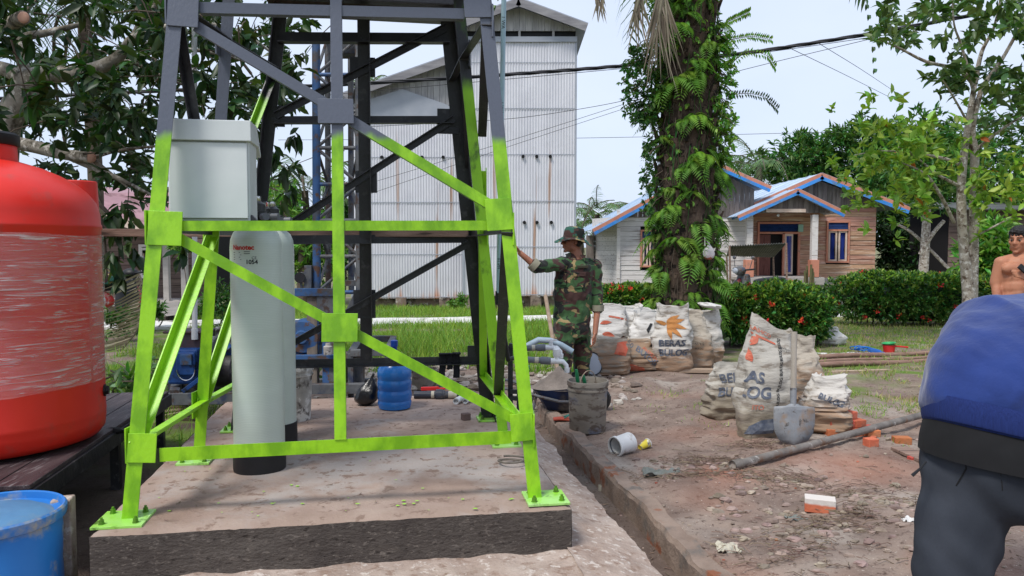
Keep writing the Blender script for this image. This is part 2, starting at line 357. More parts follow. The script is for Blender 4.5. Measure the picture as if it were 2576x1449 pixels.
# ================================================================ WATER TOWER FRAME
c_green = srgb(138, 196, 22); c_sky_grey = srgb(88, 93, 106)  # second colour: black paint with the sky's reflection put into it
def brush(nt, tc, mp, col, mixc, ramp, nz):
    n = nz(34, 5, .65); return mixc(ramp(n.outputs['Fac'], .50, .74), col, srgb(104, 166, 20))
m_green = mat('paint_lime', c_green, srgb(158, 222, 40), scale=5, rough=.38, bump=.15, bscale=80, spec=.5, stretch=(1, 1, .5), dirt=(srgb(120, 178, 34), .25, 9))
m_grad = mat('paint_lime_over_black', srgb(108, 162, 14), srgb(146, 202, 28), scale=11, rough=.38, bump=.2, bscale=80, spec=.5, stretch=(1, 1, .5), zfade=(1.64, .055, c_sky_grey), detail=9., spread=.10)
m_grad2 = mat('paint_lime_higher', srgb(120, 180, 30), srgb(150, 210, 40), scale=5, rough=.4, bump=.2, bscale=80, spec=.5, stretch=(1, 1, .5), zfade=(2.0, .10, srgb(38, 40, 46)), dirt=(srgb(60, 90, 30), .3, 9))
m_black = mat('paint_black', srgb(24, 24, 28), srgb(40, 41, 46), scale=9, rough=.42, bump=.2, bscale=60, spec=.5, dirt=(srgb(62, 62, 64), .18, 14))
TR = root('water_tower_frame', 'angle iron water tower frame painted lime green below and sky-greyed black above, bolted to slab', 'tower', W(-.95, 1.0, SLZ))
FLb, FRb = P(326, 1313, 1), P(1346, 1256, 1)
FLb, FRb, RLb, RRb, MLb, MRb = (G(px, py, SLZ) for px, py in ((326, 1311), (1346, 1258), (600, 1081), (1228, 1055), (500, 1160), (1268, 1118)))
fN = ((FRb-FLb).cross(V((0, 0, 1)))).normalized()                  # towards the camera
f_in = -fN
nF = ((FRb-FLb).normalized().cross((V((0, 0, 1))*2.2+f_in*.20))).normalized()
nR = ((RRb-RLb).normalized().cross((V((0, 0, 1))*2.2-f_in*.22))).normalized()
def F(px, py): return onplane(px, py, FLb, nF)
def R(px, py): return onplane(px, py, RLb, nR)
inF = f_in; inR = -f_in; rx = (FRb-FLb).normalized()
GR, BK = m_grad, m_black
def member(name, a, b, w, n2, m, t=.006, flip=1):
    ax = (b-a).normalized(); n1 = ax.cross(V(n2)).normalized()*flip
    mb = MB(); mb.angle(a, b, n1, n2, w, t); return part(name, mb, m, TR)
def plate(c, w, h, n, m, ang=0., off=.0, t=.008):
    up = V((0, 0, 1)); n = V(n).normalized(); s = up.cross(n).normalized(); u = n.cross(s); a = math.radians(ang); s, u = s*math.cos(a)+u*math.sin(a), u*math.cos(a)-s*math.sin(a)
    mb = MB(); mb.bar(c-u*h/2+n*off, c+u*h/2+n*off, s, n, w, t); return part('gusset_plate', mb, m, TR, bevel=.0015)
def leg(base, top, m, sx, n_in, w=.062):
    mb = MB(); mb.bar(base, top, rx, n_in, w, .007, 0, 0); mb.bar(base, top, rx, n_in, .007, w, -sx*(w/2-.0035), w/2+.0035); return part('leg', mb, m, TR)
up = V((0, 0, 1))
FLt, FRt = F(452, -95), F(1212, -75)
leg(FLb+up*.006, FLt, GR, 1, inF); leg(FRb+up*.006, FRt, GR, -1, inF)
RLt, RRt = R(712, -20), R(1118, -20)
leg(RLb+up*.006, RLt, BK, 1, inR, .07); leg(RRb+up*.006, RRt, BK, -1, inR, .085)
MLt = P(578, -40, 3.98); MRt = P(1150, -40, 4.22)
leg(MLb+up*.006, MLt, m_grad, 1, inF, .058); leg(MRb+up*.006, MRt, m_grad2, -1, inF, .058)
# front face
o = .007
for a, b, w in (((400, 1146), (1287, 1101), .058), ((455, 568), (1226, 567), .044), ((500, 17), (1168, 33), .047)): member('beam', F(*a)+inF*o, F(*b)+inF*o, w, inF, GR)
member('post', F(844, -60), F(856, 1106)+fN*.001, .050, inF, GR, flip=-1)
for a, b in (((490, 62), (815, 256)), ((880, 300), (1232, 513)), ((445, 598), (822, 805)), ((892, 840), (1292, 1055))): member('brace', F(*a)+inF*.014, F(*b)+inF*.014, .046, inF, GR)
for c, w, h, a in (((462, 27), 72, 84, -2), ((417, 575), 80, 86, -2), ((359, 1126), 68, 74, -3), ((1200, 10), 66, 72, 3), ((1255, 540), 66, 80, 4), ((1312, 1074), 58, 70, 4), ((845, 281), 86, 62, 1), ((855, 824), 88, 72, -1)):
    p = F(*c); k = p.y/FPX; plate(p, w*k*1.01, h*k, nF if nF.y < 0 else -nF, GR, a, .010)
# rear face, seen from inside: black
for a, b, w in (((640, 916), (1206, 905), .05), ((648, 604), (1180, 600), .055), ((690, 303), (1140, 302), .05), ((700, 96), (1128, 98), .07)): member('beam', R(*a), R(*b), w, inR, BK, flip=-1)
member('post', R(914, -20), R(922, 905), .075, inR, BK)
for a, b in (((640, 918), (1180, 612)), ((668, 605), (1142, 300)), ((695, 292), (1122, 72))): member('brace', R(*a)+inR*.012, R(*b)+inR*.012, .042, inR, BK)
for c, w, h in (((912, 168), 62, 48), ((921, 457), 54, 55), ((917, 765), 55, 72), ((1128, 305), 55, 62), ((1190, 600), 60, 40), ((1200, 892), 48, 46), ((690, 292), 50, 52), ((640, 604), 50, 50), ((632, 916), 50, 46)):
    p = R(*c); k = p.y/FPX; plate(p, w*k, h*k, inR, BK, 0, -.006)
# side faces: beams and braces between front, middle and rear legs
def on(a, b, z): t = (z-a.z)/(b.z-a.z); return lerp(a, b, t)
zb, zm, zt = .62, 1.54, 2.50
for sx, (f0, f1), (m0, m1), (r0, r1), sd in ((-1, (FLb, FLt), (MLb, MLt), (RLb, RLt), V((1, 0, 0))), (1, (FRb, FRt), (MRb, MRt), (RRb, RRt), V((-1, 0, 0)))):
    A = {k: (on(f0, f1, z), on(m0, m1, z), on(r0, r1, z)) for k, z in (('b', zb), ('m', zm), ('t', zt))}
    q = V((sx*.012, 0, 0)); mg = m_green if sx < 0 else m_grad2
    for k in 'bmt':
        mm = m_green if k == 'b' else BK if k == 'm' else BK
        member('beam', A[k][0]+q, A[k][1]+q, .04, sd, mm); member('beam', A[k][1]+q, A[k][2]+q, .04, sd, mm)
    if sx < 0:
        member('brace', A['m'][1]+q*2, A['b'][0]+q*2, .05, sd, m_green); member('brace', A['t'][0]+q*2, A['m'][1]+q*2, .042, sd, BK)
        member('brace', A['m'][2]+q*2, A['b'][1]+q*2, .05, sd, m_green); member('brace', A['t'][2]+q*2, A['m'][1]+q*2, .04, sd, m_grad2)
    else:
        member('brace', A['m'][0]+q*2, A['b'][1]+q*2, .055, sd, BK); member('brace', A['t'][0]+q*2, A['m'][1]+q*2+up*.55, .05, sd, BK)
        member('brace', A['m'][1]+q*2+up*.35, A['b'][2]+q*2, .05, sd, m_grad2); member('brace', A['t'][1]+q*2, A['m'][2]+q*2+up*.4, .045, sd, BK)
    for k in 'bmt':
        pl = plate(A[k][1]+q*2, .12, .14, -sd, m_grad2 if sx > 0 else m_grad, 0, .006)
        plate(A[k][0]+q*2.2+f_in*.04, .11, .15, -sd, GR, 0, .006)
# top platform: cross beams and deck boards seen from below
zp = 2.83
tl, trr, bl, br = on(FLb, FLt, zp)-rx*.08+fN*.1, on(FRb, FRt, zp)+rx*.08+fN*.1, on(RLb, RLt, zp)-rx*.05-fN*.02, on(RRb, RRt, zp)+rx*.05-fN*.02
for k in range(5):
    t = k/4; member('joist', lerp(tl, bl, t), lerp(trr, br, t), .075, (0, 0, 1), BK)
m_deck = mat('deck_board_dark', srgb(40, 36, 34), srgb(70, 64, 58), scale=5, rough=.8, bump=.3, stretch=(6, .6, 6), rnd=.25)
for k in range(9):
    if k == 6: continue
    t0, t1 = k/9+.006, (k+1)/9-.012; a, b = lerp(tl, bl, (t0+t1)/2)+up*.055, lerp(trr, br, (t0+t1)/2)+up*.055
    mb = MB(); mb.bar(a, b, f_in, up, (t1-t0)*(bl-tl).length, .022); part('deck_board', mb, m_deck, TR)
# base plates with anchor bolts
m_bolt = mat('bolt_painted', srgb(96, 150, 30), srgb(70, 90, 40), scale=30, rough=.45, bump=.3)
m_bplate = mat('base_plate_paint', srgb(140, 205, 50), srgb(176, 220, 140), scale=4, rough=.3, bump=.2, spec=.6, dirt=(srgb(70, 110, 30), .2, 12))
for b0, sx, sy, w in ((FLb, -.35, .1, .20), (FRb, .7, .05, .19), (MLb, -.2, 0, .17), (MRb, .1, 0, .17), (RLb, -.15, 0, .17), (RRb, .1, 0, .16)):
    c = b0+rx*sx*.07+f_in*sy*.1; mb = MB(); mb.bar(c-rx*w/2+up*.006, c+rx*w/2+up*.006, f_in, up, w, .012); bp = part('base_plate', mb, m_bplate, TR, bevel=.002)
    for ix in (-1, 1):
        for iy in (-1, 1):
            q = c+rx*ix*w*.33+f_in*iy*w*.33; mb = MB(); mb.lathe(q, [(.014, .012), (.014, .016), (.011, .016), (.011, .030), (.006, .030), (.006, .040)], 6); part('bolt', mb, m_bolt, bp)
# ================================================================ THINGS ON AND ROUND THE SLAB
def frame_xy(c): return E1, E2
UPV = V((0, 0, 1))
# --- control box on its shelf
m_box = mat('box_paint', srgb(196, 202, 202), srgb(212, 217, 216), scale=3, rough=.6, bump=.03, spec=.3)
m_seam = mat('dark_gap', srgb(40, 42, 44), rough=.8)
bc = P(529, 556, 3.50); bw, bh, bd = .352, .452, .20
CB = root('control_box', 'pale grey steel control box with sloped rain hood standing on tower shelf', 'control box', bc)
cc = bc+E2*bd/2
mb = MB(); mb.bar(cc, cc+UPV*(bh-.09), E1, E2, bw, bd); part('body', mb, m_box, CB, bevel=.004)
mb = MB(); mb.bar(bc+UPV*.012-E2*.009, bc+UPV*(bh-.10)-E2*.009, E1, E2, bw-.016, .014); dr = part('door', mb, m_box, CB, bevel=.003)
hb, ht = bc+UPV*(bh-.092)-E2*.03, bc+UPV*(bh)-E2*.03
a = .012
prof = [hb, ht, ht+E2*(bd-.02), hb+E2*(bd+.09)-UPV*.028, hb+E2*(bd+.085)-UPV*.045, hb+E2*(bd+.03)+UPV*.0]
mb = MB(); mb.prism([p-E1*(bw/2+a) for p in prof], E1*(bw+2*a)); part('hood', mb, m_box, CB, bevel=.003)
mb = MB(); mb.bar(bc-UPV*.022-E1*.2-E2*.02, bc-UPV*.022+E1*.2-E2*.02, E2, UPV, .05, .012, .02); mb.bar(bc-UPV*.016-E1*.19+E2*.12, bc-UPV*.016+E1*.19+E2*.12, E2, UPV, .2, .024); part('shelf', mb, m_black, CB)
mb = MB(); mb.prism([bc+E1*.176-UPV*.004, bc+E1*.21-UPV*.004, bc+E1*.178+UPV*.03], E2*.05); part('bracket', mb, m_black, CB)
# --- filter tanks
def fib(nt, tc, mp, col, mixc, ramp, nz):
    sp = nt.nodes.new('ShaderNodeTexWave'); sp.wave_type = 'BANDS'; sp.bands_direction = 'Z'; sp.inputs['Scale'].default_value = 38; sp.inputs['Distortion'].default_value = 2.5; sp.inputs['Detail'].default_value = 3
    nt.links.new(tc.outputs['Object'], sp.inputs['Vector']); return mixc(ramp(sp.outputs['Fac'], .2, 1.), col, srgb(188, 200, 191))
m_fib = mat('fibreglass', srgb(190, 202, 192), srgb(200, 211, 202), scale=4, rough=.35, bump=.12, bscale=90, extra=fib, spec=.5, stretch=(1, 1, 5))
m_boot = mat('boot_black', srgb(20, 20, 22), srgb(32, 32, 34), rough=.5, scale=6)
m_vblk = mat('valve_black', srgb(22, 23, 26), srgb(34, 35, 38), rough=.35, scale=8, spec=.5)
m_chrome = mat('chrome', srgb(200, 200, 200), rough=.12, metal=1.)
m_grey = mat('pvc_grey', srgb(92, 96, 104), srgb(112, 116, 122), rough=.4, scale=6)
def filter_tank(x, y, label):
    o = root('filter_tank', label, 'filter tank', (x, y, SLZ), 'fibreglass filter tanks')
    R0 = .128; c = V((x, y, SLZ))
    mb = MB(); mb.lathe(c, [(R0+.003, .0), (R0+.004, .015), (R0+.004, .125), (R0-.002, .128)], 40); part('boot', mb, m_boot, o, True)
    mb = MB(); H = 1.25; mb.lathe(c, [(R0-.004, .11), (R0, .125), (R0, H-.10), (R0*.97, H-.06), (R0*.86, H-.025), (R0*.66, H), (R0*.4, H+.016), (.035, H+.02)], 48); part('vessel', mb, m_fib, o, True)
    mb = MB(); mb.lathe(c, [(.04, H+.015), (.04, H+.04), (.058, H+.045), (.058, H+.07), (.05, H+.075), (.05, H+.12), (.03, H+.135)], 20); vv = part('valve', mb, m_vblk, o, True)
    for sgn, ang in ((1, 15), (1, 65)):
        a = math.radians(ang); d = V((math.cos(a)*1., -math.sin(a)*.5, 0)).normalized(); p = c+UPV*(H+.055)
        mb = MB(); mb.tube([p, p+d*.085], .022, 12); mb.tube([p+d*.055, p+d*.07], .031, 12); part('port', mb, m_vblk, vv, True)
        mb = MB(); mb.tube([p+d*.085, p+d*.125], .019, 12); part('pipe_stub', mb, m_grey, vv, True)
    mb = MB(); mb.lathe(c, [(.026, H+.13), (.028, H+.14), (.028, H+.158), (.018, H+.164)], 16); mb.tube([c+UPV*(H+.152), c+V((-.09, -.03, H+.165))], [.009, .011], 8); part('handle', mb, m_chrome, vv, True)
    return o
ft1 = filter_tank(-1.315, 3.95, 'tall pale green filter tank with printed label and black foot, nearer the front beam')
ft2 = filter_tank(-1.40, 4.47, 'tall pale green filter tank half hidden behind the labelled filter tank')
# print on the labelled tank, wrapped round its side
m_red = mat('print_red', srgb(190, 40, 38), rough=.5); m_blkp = mat('print_black', srgb(34, 36, 38), rough=.5); m_gryp = mat('print_grey', srgb(110, 118, 114), rough=.5)
tcn = V((-1.315, 3.95, 0)); toc = (V((0, 0, 0))-tcn).normalized(); rgt = UPV.cross(toc).normalized()
def wrap(vs, x0, z0, R0=.1292):
    out = []
    for p in vs:
        a = (x0+p[0])/R0; out.append(tcn+(rgt*math.sin(a)+toc*math.cos(a))*R0+UPV*(z0+p[1]))
    return out
def wtext(s, size, x0, z0, m, bold=0.):
    vs, fs = text_mesh(s, size, bold=bold); mb = MB(); mb.add(wrap(vs, x0, z0), fs); o = part('lettering', mb, m, ft1, fixn=False); return o
zz = lambda py: P(630, py, 3.83).z
wtext('Nanotec', .034, -.128, zz(628), m_red, .0012); wtext('CE', .02, -.022, zz(652), m_blkp); wtext('1054', .03, -.052, zz(664), m_blkp, .0008)
mb = MB()
for k in range(4): mb.add(wrap([(0, 0), (.045+.006*(k % 2), 0), (.045+.006*(k % 2), .0035), (0, .0035)], -.125, zz(636+k*6)), [(0, 1, 2, 3)])
for k in range(2): mb.add(wrap([(0, 0), (.03, 0), (.03, .004), (0, .004)], -.06, zz(634+k*5)), [(0, 1, 2, 3)])
part('small_print', mb, m_gryp, ft1, fixn=False)
# --- red water tank wrapped in film, on a black stand
m_redtank = mat('tank_red', srgb(205, 34, 22), srgb(222, 46, 32), scale=2, rough=.38, bump=.04, spec=.4, dirt=(srgb(196, 60, 50), .15, 6))
TK = V((-2.81, 4.10, .41))
RT = root('red_water_tank', 'large red plastic water tank wrapped in torn clear film on a black stand', 'water tank', TK)
mb = MB(); mb.lathe(TK, [(.47, .0), (.52, .015), (.545, .05), (.55, .10), (.55, .13), (.552, .14), (.55, .15), (.55, 1.14), (.556, 1.15), (.556, 1.165), (.55, 1.175), (.548, 1.23), (.53, 1.29), (.49, 1.345), (.43, 1.395), (.36, 1.435), (.28, 1.47), (.20, 1.495), (.165, 1.505), (.160, 1.60), (.158, 1.615)], 72); part('body', mb, m_redtank, RT, True)
mb = MB(); mb.lathe(TK, [(.172, 1.585), (.176, 1.59), (.176, 1.64), (.165, 1.652), (.05, 1.66)], 40); part('lid', mb, m_boot, RT, True)
tc0 = TK+V((.33, .30, 1.30)); mb = MB(); mb.lathe(tc0, [(.112, -.1), (.105, .115), (.10, .12)], 28); part('inlet_turret', mb, m_redtank, RT, True)
a = math.atan2(-TK.y, -TK.x)+1.28; d = V((math.cos(a), math.sin(a), 0)); q = TK+d*.545+UPV*.245
mb = MB(); mb.lathe(q, [(.034, -.005), (.034, .014), (.024, .016), (.024, .03)], 8, d.to_track_quat('Z', 'Y').to_matrix()); part('drain_plug', mb, m_boot, RT, True)
fm = bpy.data.materials.new('clear_film'); fm.use_nodes = True; nt = fm.node_tree; N = nt.nodes; L = nt.links
b = N['Principled BSDF']; b.inputs['Base Color'].default_value = (.86, .84, .84, 1); b.inputs['Roughness'].default_value = .22; b.inputs['Specular IOR Level'].default_value = .8
uv = N.new('ShaderNodeUVMap'); uv.uv_map = 'UVMap'
def fnz(scx, scy, sc, dist, lo, hi, rot=0.):
    mp = N.new('ShaderNodeMapping'); mp.inputs['Scale'].default_value = (scx, scy, 1); mp.inputs['Rotation'].default_value = (0, 0, rot); n = N.new('ShaderNodeTexNoise'); n.inputs['Scale'].default_value = sc; n.inputs['Detail'].default_value = 5; n.inputs['Distortion'].default_value = dist
    r = N.new('ShaderNodeMapRange'); r.inputs[1].default_value = lo; r.inputs[2].default_value = hi; L.new(uv.outputs[0], mp.inputs[0]); L.new(mp.outputs[0], n.inputs['Vector']); L.new(n.outputs['Fac'], r.inputs[0]); return r.outputs[0], n
s1, nn1 = fnz(1.2, 20, 3.4, .7, .55, .74, .10); s2, nn2 = fnz(1.3, 15, 4.6, 1.2, .57, .72, -.25); hz_, _ = fnz(1., 1.3, 1.4, .3, .35, .8); hole, _ = fnz(1., 1.8, 1.25, .8, .645, .655)
def mth(op, a, b):
    m_ = N.new('ShaderNodeMath'); m_.operation = op; m_.use_clamp = True
    for i, x in enumerate((a, b)):
        if isinstance(x, float): m_.inputs[i].default_value = x
        else: L.new(x, m_.inputs[i])
    return m_.outputs[0]
al = mth('ADD', mth('MULTIPLY', mth('MAXIMUM', s1, s2), .5), mth('ADD', .07, mth('MULTIPLY', hz_, .2))); al = mth('MULTIPLY', al, mth('SUBTRACT', 1.0, hole))
L.new(al, b.inputs['Alpha'])
bp = N.new('ShaderNodeBump'); bp.inputs['Strength'].default_value = .7; bp.inputs['Distance'].default_value = .02; L.new(nn1.outputs['Fac'], bp.inputs['Height']); L.new(bp.outputs[0], b.inputs['Normal'])
NU, NVV = 140, 44; vs = []; uvs = []
for j in range(NVV+1):
    for i in range(NU):
        A = 2*math.pi*i/NU; f = j/NVV; zl = .26+.06*math.sin(A*1.+1.9)+.02*noise.noise(V((A*2, 1, 0))); zh = 1.115+.03*noise.noise(V((math.cos(A)*2.2, math.sin(A)*2.2, 5)))
        z = lerp(zl, zh, f); r = .559+.006*noise.noise(V((A*4, z*18, 2)))+(.012*noise.noise(V((A*9, z*3, 8))) if f in (0., 1.) else 0)
        vs.append((TK.x+math.cos(A)*r, TK.y+math.sin(A)*r, TK.z+z)); uvs.append((A*.55*1.0, z))
fs = [(j*NU+i, j*NU+(i+1) % NU, (j+1)*NU+(i+1) % NU, (j+1)*NU+i) for j in range(NVV) for i in range(NU)]
me = mkmesh('wrapping_film', vs, fs, fm, True); ul = me.uv_layers.new(name='UVMap'); lv = np.empty(len(me.loops), np.int32); me.loops.foreach_get('vertex_index', lv); ul.data.foreach_set('uv', np.array(uvs, np.float32)[lv].ravel())
meshob('wrapping_film', me, RT)
# stand
m_stand = mat('stand_black', srgb(26, 25, 28), srgb(44, 42, 46), scale=8, rough=.5, bump=.3, dirt=(srgb(84, 80, 82), .2, 18))
m_sboard = mat('stand_board', srgb(46, 36, 38), srgb(74, 62, 62), scale=4, rough=.5, bump=.4, stretch=(8, .8, 4), rnd=.2, dirt=(srgb(110, 104, 104), .2, 9))
e0 = V((-2.13, 3.36, .40)); STD = root('tank_stand', 'low black stand of boards and steel under the red water tank', 'stand', (e0.x-.8, e0.y+1., 0))
for k in range(11):
    a = e0-E1*(.095+k*.165)+E2*.01-UPV*.012; mb = MB(); mb.bar(a, a+E2*2.25, E1, UPV, .158, .022); part('board', mb, m_sboard, STD, bevel=.003)
for a, b in ((e0, e0+E2*2.27), (e0-E1*1.85, e0-E1*1.85+E2*2.27)): mb = MB(); mb.bar(a-UPV*.066, b-UPV*.066, E1, UPV, .03, .085, -.015); part('frame_beam', mb, m_stand, STD, bevel=.003)
for a in (e0, e0+E2*2.27): mb = MB(); mb.bar(a-UPV*.069, a-E1*1.85-UPV*.069, E2, UPV, .03, .08, -.0); part('frame_beam', mb, m_stand, STD, bevel=.003)
for a in (e0-E1*.06+E2*.06, e0-E1*.06+E2*1.25, e0-E1*.06+E2*2.2, e0-E1*1.8+E2*.06, e0-E1*1.8+E2*2.2):
    z0 = gz(a.x, a.y)-.03; mb = MB(); mb.bar(V((a.x, a.y, z0)), V((a.x, a.y, .30)), E1, E2, .05, .05); part('leg', mb, m_stand, STD)
mb = MB(); mb.ball(P(285, 1083, 4.45)+UPV*.0, (.075, .03, .02), 14, None, .5, 3.); single('work_glove', mb, m_boot, 'black crumpled glove lying on the stand beside red tank', 'glove', P(285, 1090, 4.45), smooth=True)
# --- blue drum
m_drum = mat('drum_blue', srgb(34, 108, 182), srgb(46, 124, 196), scale=3, rough=.42, bump=.1, dirt=(srgb(146, 150, 148), .32, 4.5, srgb(170, 160, 140), .2, 2.2))
m_drumtop = mat('drum_top_dusty', srgb(70, 112, 150), srgb(88, 134, 172), scale=4, rough=.7, bump=.2, dirt=(srgb(116, 132, 142), .5, 3))
dc = V((-2.06, 3.0, 0)); dz = gz(dc.x, dc.y); BD = root('blue_drum', 'blue plastic drum with dusty lid and screw cap beside the slab corner', 'drum', (dc.x, dc.y, dz))
DH = .415-dz; c = V((dc.x, dc.y, dz))
mb = MB(); mb.lathe(c, [(.20, 0), (.225, .02), (.232, .1), (.236, .2), (.232, .3), (.238, DH-.10), (.234, DH-.06), (.232, DH-.035)], 56); part('barrel', mb, m_drum, BD, True)
mb = MB(); mb.lathe(c, [(.232, DH-.05), (.25, DH-.045), (.254, DH-.03), (.254, DH-.008), (.247, DH), (.238, DH-.004), (.234, DH-.03), (.205, DH-.036)], 56, cap=(False, False)); part('rim', mb, m_drum, BD, True)
mb = MB(); mb.lathe(c, [(.236, DH-.04), (.20, DH-.034), (.16, DH-.012), (.08, DH-.004), (.01, DH-.004)], 48, cap=(False, True)); part('lid', mb, m_drumtop, BD, True)
cp = c+V((-.02, -.085, DH-.012)); mb = MB(); mb.lathe(cp, [(.062, 0), (.062, .016), (.068, .018), (.068, .03), (.058, .032), (.052, .022), (.02, .02)], 30); part('screw_cap', mb, m_drum, BD, True)
mb = MB(); mb.bar(G(160, 1395, .0)*1.0, P(158, 1252, 3.22), E1, E2, .075, .08); q0 = P(158, 1252, 3.22)
mb = MB(); mb.bar(V((q0.x-.0, q0.y, gz(q0.x, q0.y)-.02)), q0, E1+E2*.1, E2, .078, .08); single('concrete_post', mb, m_apron, 'short square concrete post between the blue drum and slab corner', 'post', (q0.x, q0.y, 0), bevel=.006)
# --- pipes fixed to the tower, planks
m_pvcw = mat('pvc_white', srgb(206, 208, 210), srgb(220, 222, 222), scale=4, rough=.35, dirt=(srgb(170, 168, 160), .15, 6))
m_pvcb = mat('pvc_pale_blue', srgb(150, 182, 196), srgb(166, 194, 206), scale=4, rough=.35)
p0, p1 = P(490, 848, 6.45), P(489, 40, 6.45); ST1 = root('standpipe', 'upright white plastic pipe rising from the pump box behind the tower', 'pipe', p0)
mb = MB(); mb.tube([p0, p1], .0215, 14); part('pipe', mb, m_pvcw, ST1, True); mb = MB(); mb.tube([p0-UPV*.02, p0+UPV*.07], .027, 14); part('coupling', mb, m_pvcw, ST1, True)
a, b = P(1254, 745, 4.5), P(1268, -30, 4.1); DP = root('downpipe', 'pale blue plastic downpipe with printed marks strapped inside right side of tower', 'pipe', a)
mb = MB(); mb.tube([a, b], .0135, 14); part('pipe', mb, m_pvcb, DP, True)
mb = MB(); mb.tube([a-UPV*.05, a+UPV*.03], .0185, 12); part('coupling', mb, m_boot, DP, True)
q = P(1278, 905, 4.55); mb = MB(); mb.tube([a, lerp(a, q, .95), q, q+V((.1, .35, -.02))], .0135, 12); part('lower_pipe', mb, m_boot, DP, True)
ax = (b-a).normalized(); fr = (V((0, 0, CZ))-a); fr = (fr-ax*fr.dot(ax)).normalized(); sdx = ax.cross(fr)
for t, s in ((.10, 'PN 10'), (.62, 'AW 1'), (.88, 'AW 1')):
    vs, fs = text_mesh(s, .026); pp = lerp(a, b, t); mb = MB(); mb.add([pp+ax*v.x+sdx*(v.y-.009)+fr*.0142 for v in vs], fs); part('lettering', mb, m_blkp, DP, fixn=False)
m_plank = mat('plank_grey', srgb(116, 92, 82), srgb(150, 126, 112), scale=3, rough=.85, bump=.5, bscale=30, stretch=(.5, 6, 6), dirt=(srgb(70, 56, 50), .25, 5))
m_plankl = mat('plank_pale', srgb(150, 128, 108), srgb(182, 162, 142), scale=3, rough=.85, bump=.4, bscale=30, stretch=(.5, 6, 6))
a, b = P(215, 605, 4.72), R(1176, 587)+inR*.06; a = b+(a-b)*1.0; a.z = b.z+.0
mb = MB(); mb.bar(a, b, UPV, E2, .048, .022); single('scaffold_plank', mb, m_plank, 'long weathered plank resting across the back beam of the tower', 'plank', lerp(a, b, .5), bevel=.003)
# --- jug, bags, buckets, loose pipes on the slab
m_jug = mat('jug_blue', srgb(20, 92, 170), srgb(36, 116, 192), scale=3, rough=.22, spec=.6, bump=.05, stretch=(1, 1, 3))
jc = G(993, 1027, SLZ); JG = root('water_jug', 'blue ribbed water jug with dark hand pump standing on the slab', 'jug', jc); pr = [(.09, 0), (.112, .008), (.118, .03)]
for k in range(3): z = .05+k*.075; pr += [(.120, z), (.1165, z+.01), (.1165, z+.018), (.121, z+.026), (.121, z+.062)]
pr += [(.117, .285), (.095, .325), (.06, .352), (.032, .365), (.03, .385)]
mb = MB(); mb.lathe(jc, pr, 40); part('bottle', mb, m_jug, JG, True)
mb = MB(); q = jc+V((.0, 0, .37)); mb.lathe(q, [(.034, 0), (.034, .035), (.02, .04), (.02, .07), (.026, .075), (.026, .115), (.018, .12)], 16); part('pump', mb, mat('pump_blue', srgb(18, 52, 130), srgb(26, 70, 160), rough=.3), JG, True)
def bagmesh(c, w, d, h, top=.25, seed=1., n=26, tilt=(0, 0)):
    mb = MB()
    def fn(u, v):
        a = 2*math.pi*u; r = (math.sin(min(1., v*3.2+.25)*math.pi/2))*(1 if v < .5 else lerp(1, top, sm(.45, .92, v)))
        k = 1+.22*noise.noise(V((math.cos(a)*1.6, math.sin(a)*1.6, v*2.5+seed)))+.10*noise.noise(V((math.cos(a)*4, math.sin(a)*4, v*6+seed)))
        return c+V((math.cos(a)*w/2*r*k+tilt[0]*v*v, math.sin(a)*d/2*r*k+tilt[1]*v*v, h*v*(1+.05*math.sin(a*3+seed)*v)))
    mb.grid(fn, n, 16, True); nn = len(mb.v); mb.f.append(tuple(range(n-1, -1, -1))); mb.f.append(tuple(nn-n+i for i in range(n))); return mb
m_bag = mat('bag_black', srgb(16, 16, 18), srgb(28, 28, 30), rough=.28, bump=.7, bscale=18, spec=.6)
p = G(920, 1020, SLZ); single('plastic_bag', bagmesh(p, .16, .12, .23, .1, 2., 24, (.06, 0)), m_bag, 'black plastic bag tied at the top beside the blue jug', 'bag', p, smooth=True)
def bucket(name, label, c, r0, r1, h, m, inside=None, fill=.8, handle=None, grp=None, hm=None):
    o = root(name, label, 'bucket', c, grp); c = V(c)
    mb = MB(); mb.lathe(c, [(r0*.97, 0), (r0, .006), (lerp(r0, r1, .8), h*.8), (r1*1.03, h*.81), (r1*1.03, h*.84), (r1, h*.845), (r1*1.0, h*.90), (r1*1.05, h*.905), (r1*1.05, h*.985), (r1*1.03, h), (r1*.98, h), (r1*.96, h*.9), (lerp(r0, r1, .2)*.95, h*.15)], 44, cap=(True, True)); part('pail', mb, m, o, True)
    if inside: mb = MB(); mb.lathe(c, [(lerp(r0, r1, fill)*.955, h*fill), (.001, h*fill)], 32, cap=(False, False)); part('contents', mb, inside, o)
    if handle:
        pts = [c+V((math.cos(t)*r1*1.05*handle[0], r1*1.05*handle[1]*math.cos(t)-math.sin(t)*h*handle[2]*.3, h*.87+math.sin(t)*h*handle[2])) for t in np.linspace(0, math.pi, 15)]
        mb = MB(); mb.tube(pts, .0035, 6); part('handle', mb, hm or m_chrome, o, True)
    return o
m_plb = mat('bucket_plaster', srgb(150, 146, 138), srgb(196, 192, 184), scale=7, rough=.8, bump=.3, dirt=(srgb(70, 62, 56), .42, 9, srgb(214, 212, 206), .3, 14))
m_wet = mat('wet_dark', srgb(50, 48, 44), srgb(70, 66, 60), rough=.3)
bucket('paint_bucket', 'plaster stained white bucket standing behind the two filter tanks', G(733, 1055, SLZ), .125, .142, .37, m_plb, m_wet, .7, (.3, .95, -.45), 'buckets')
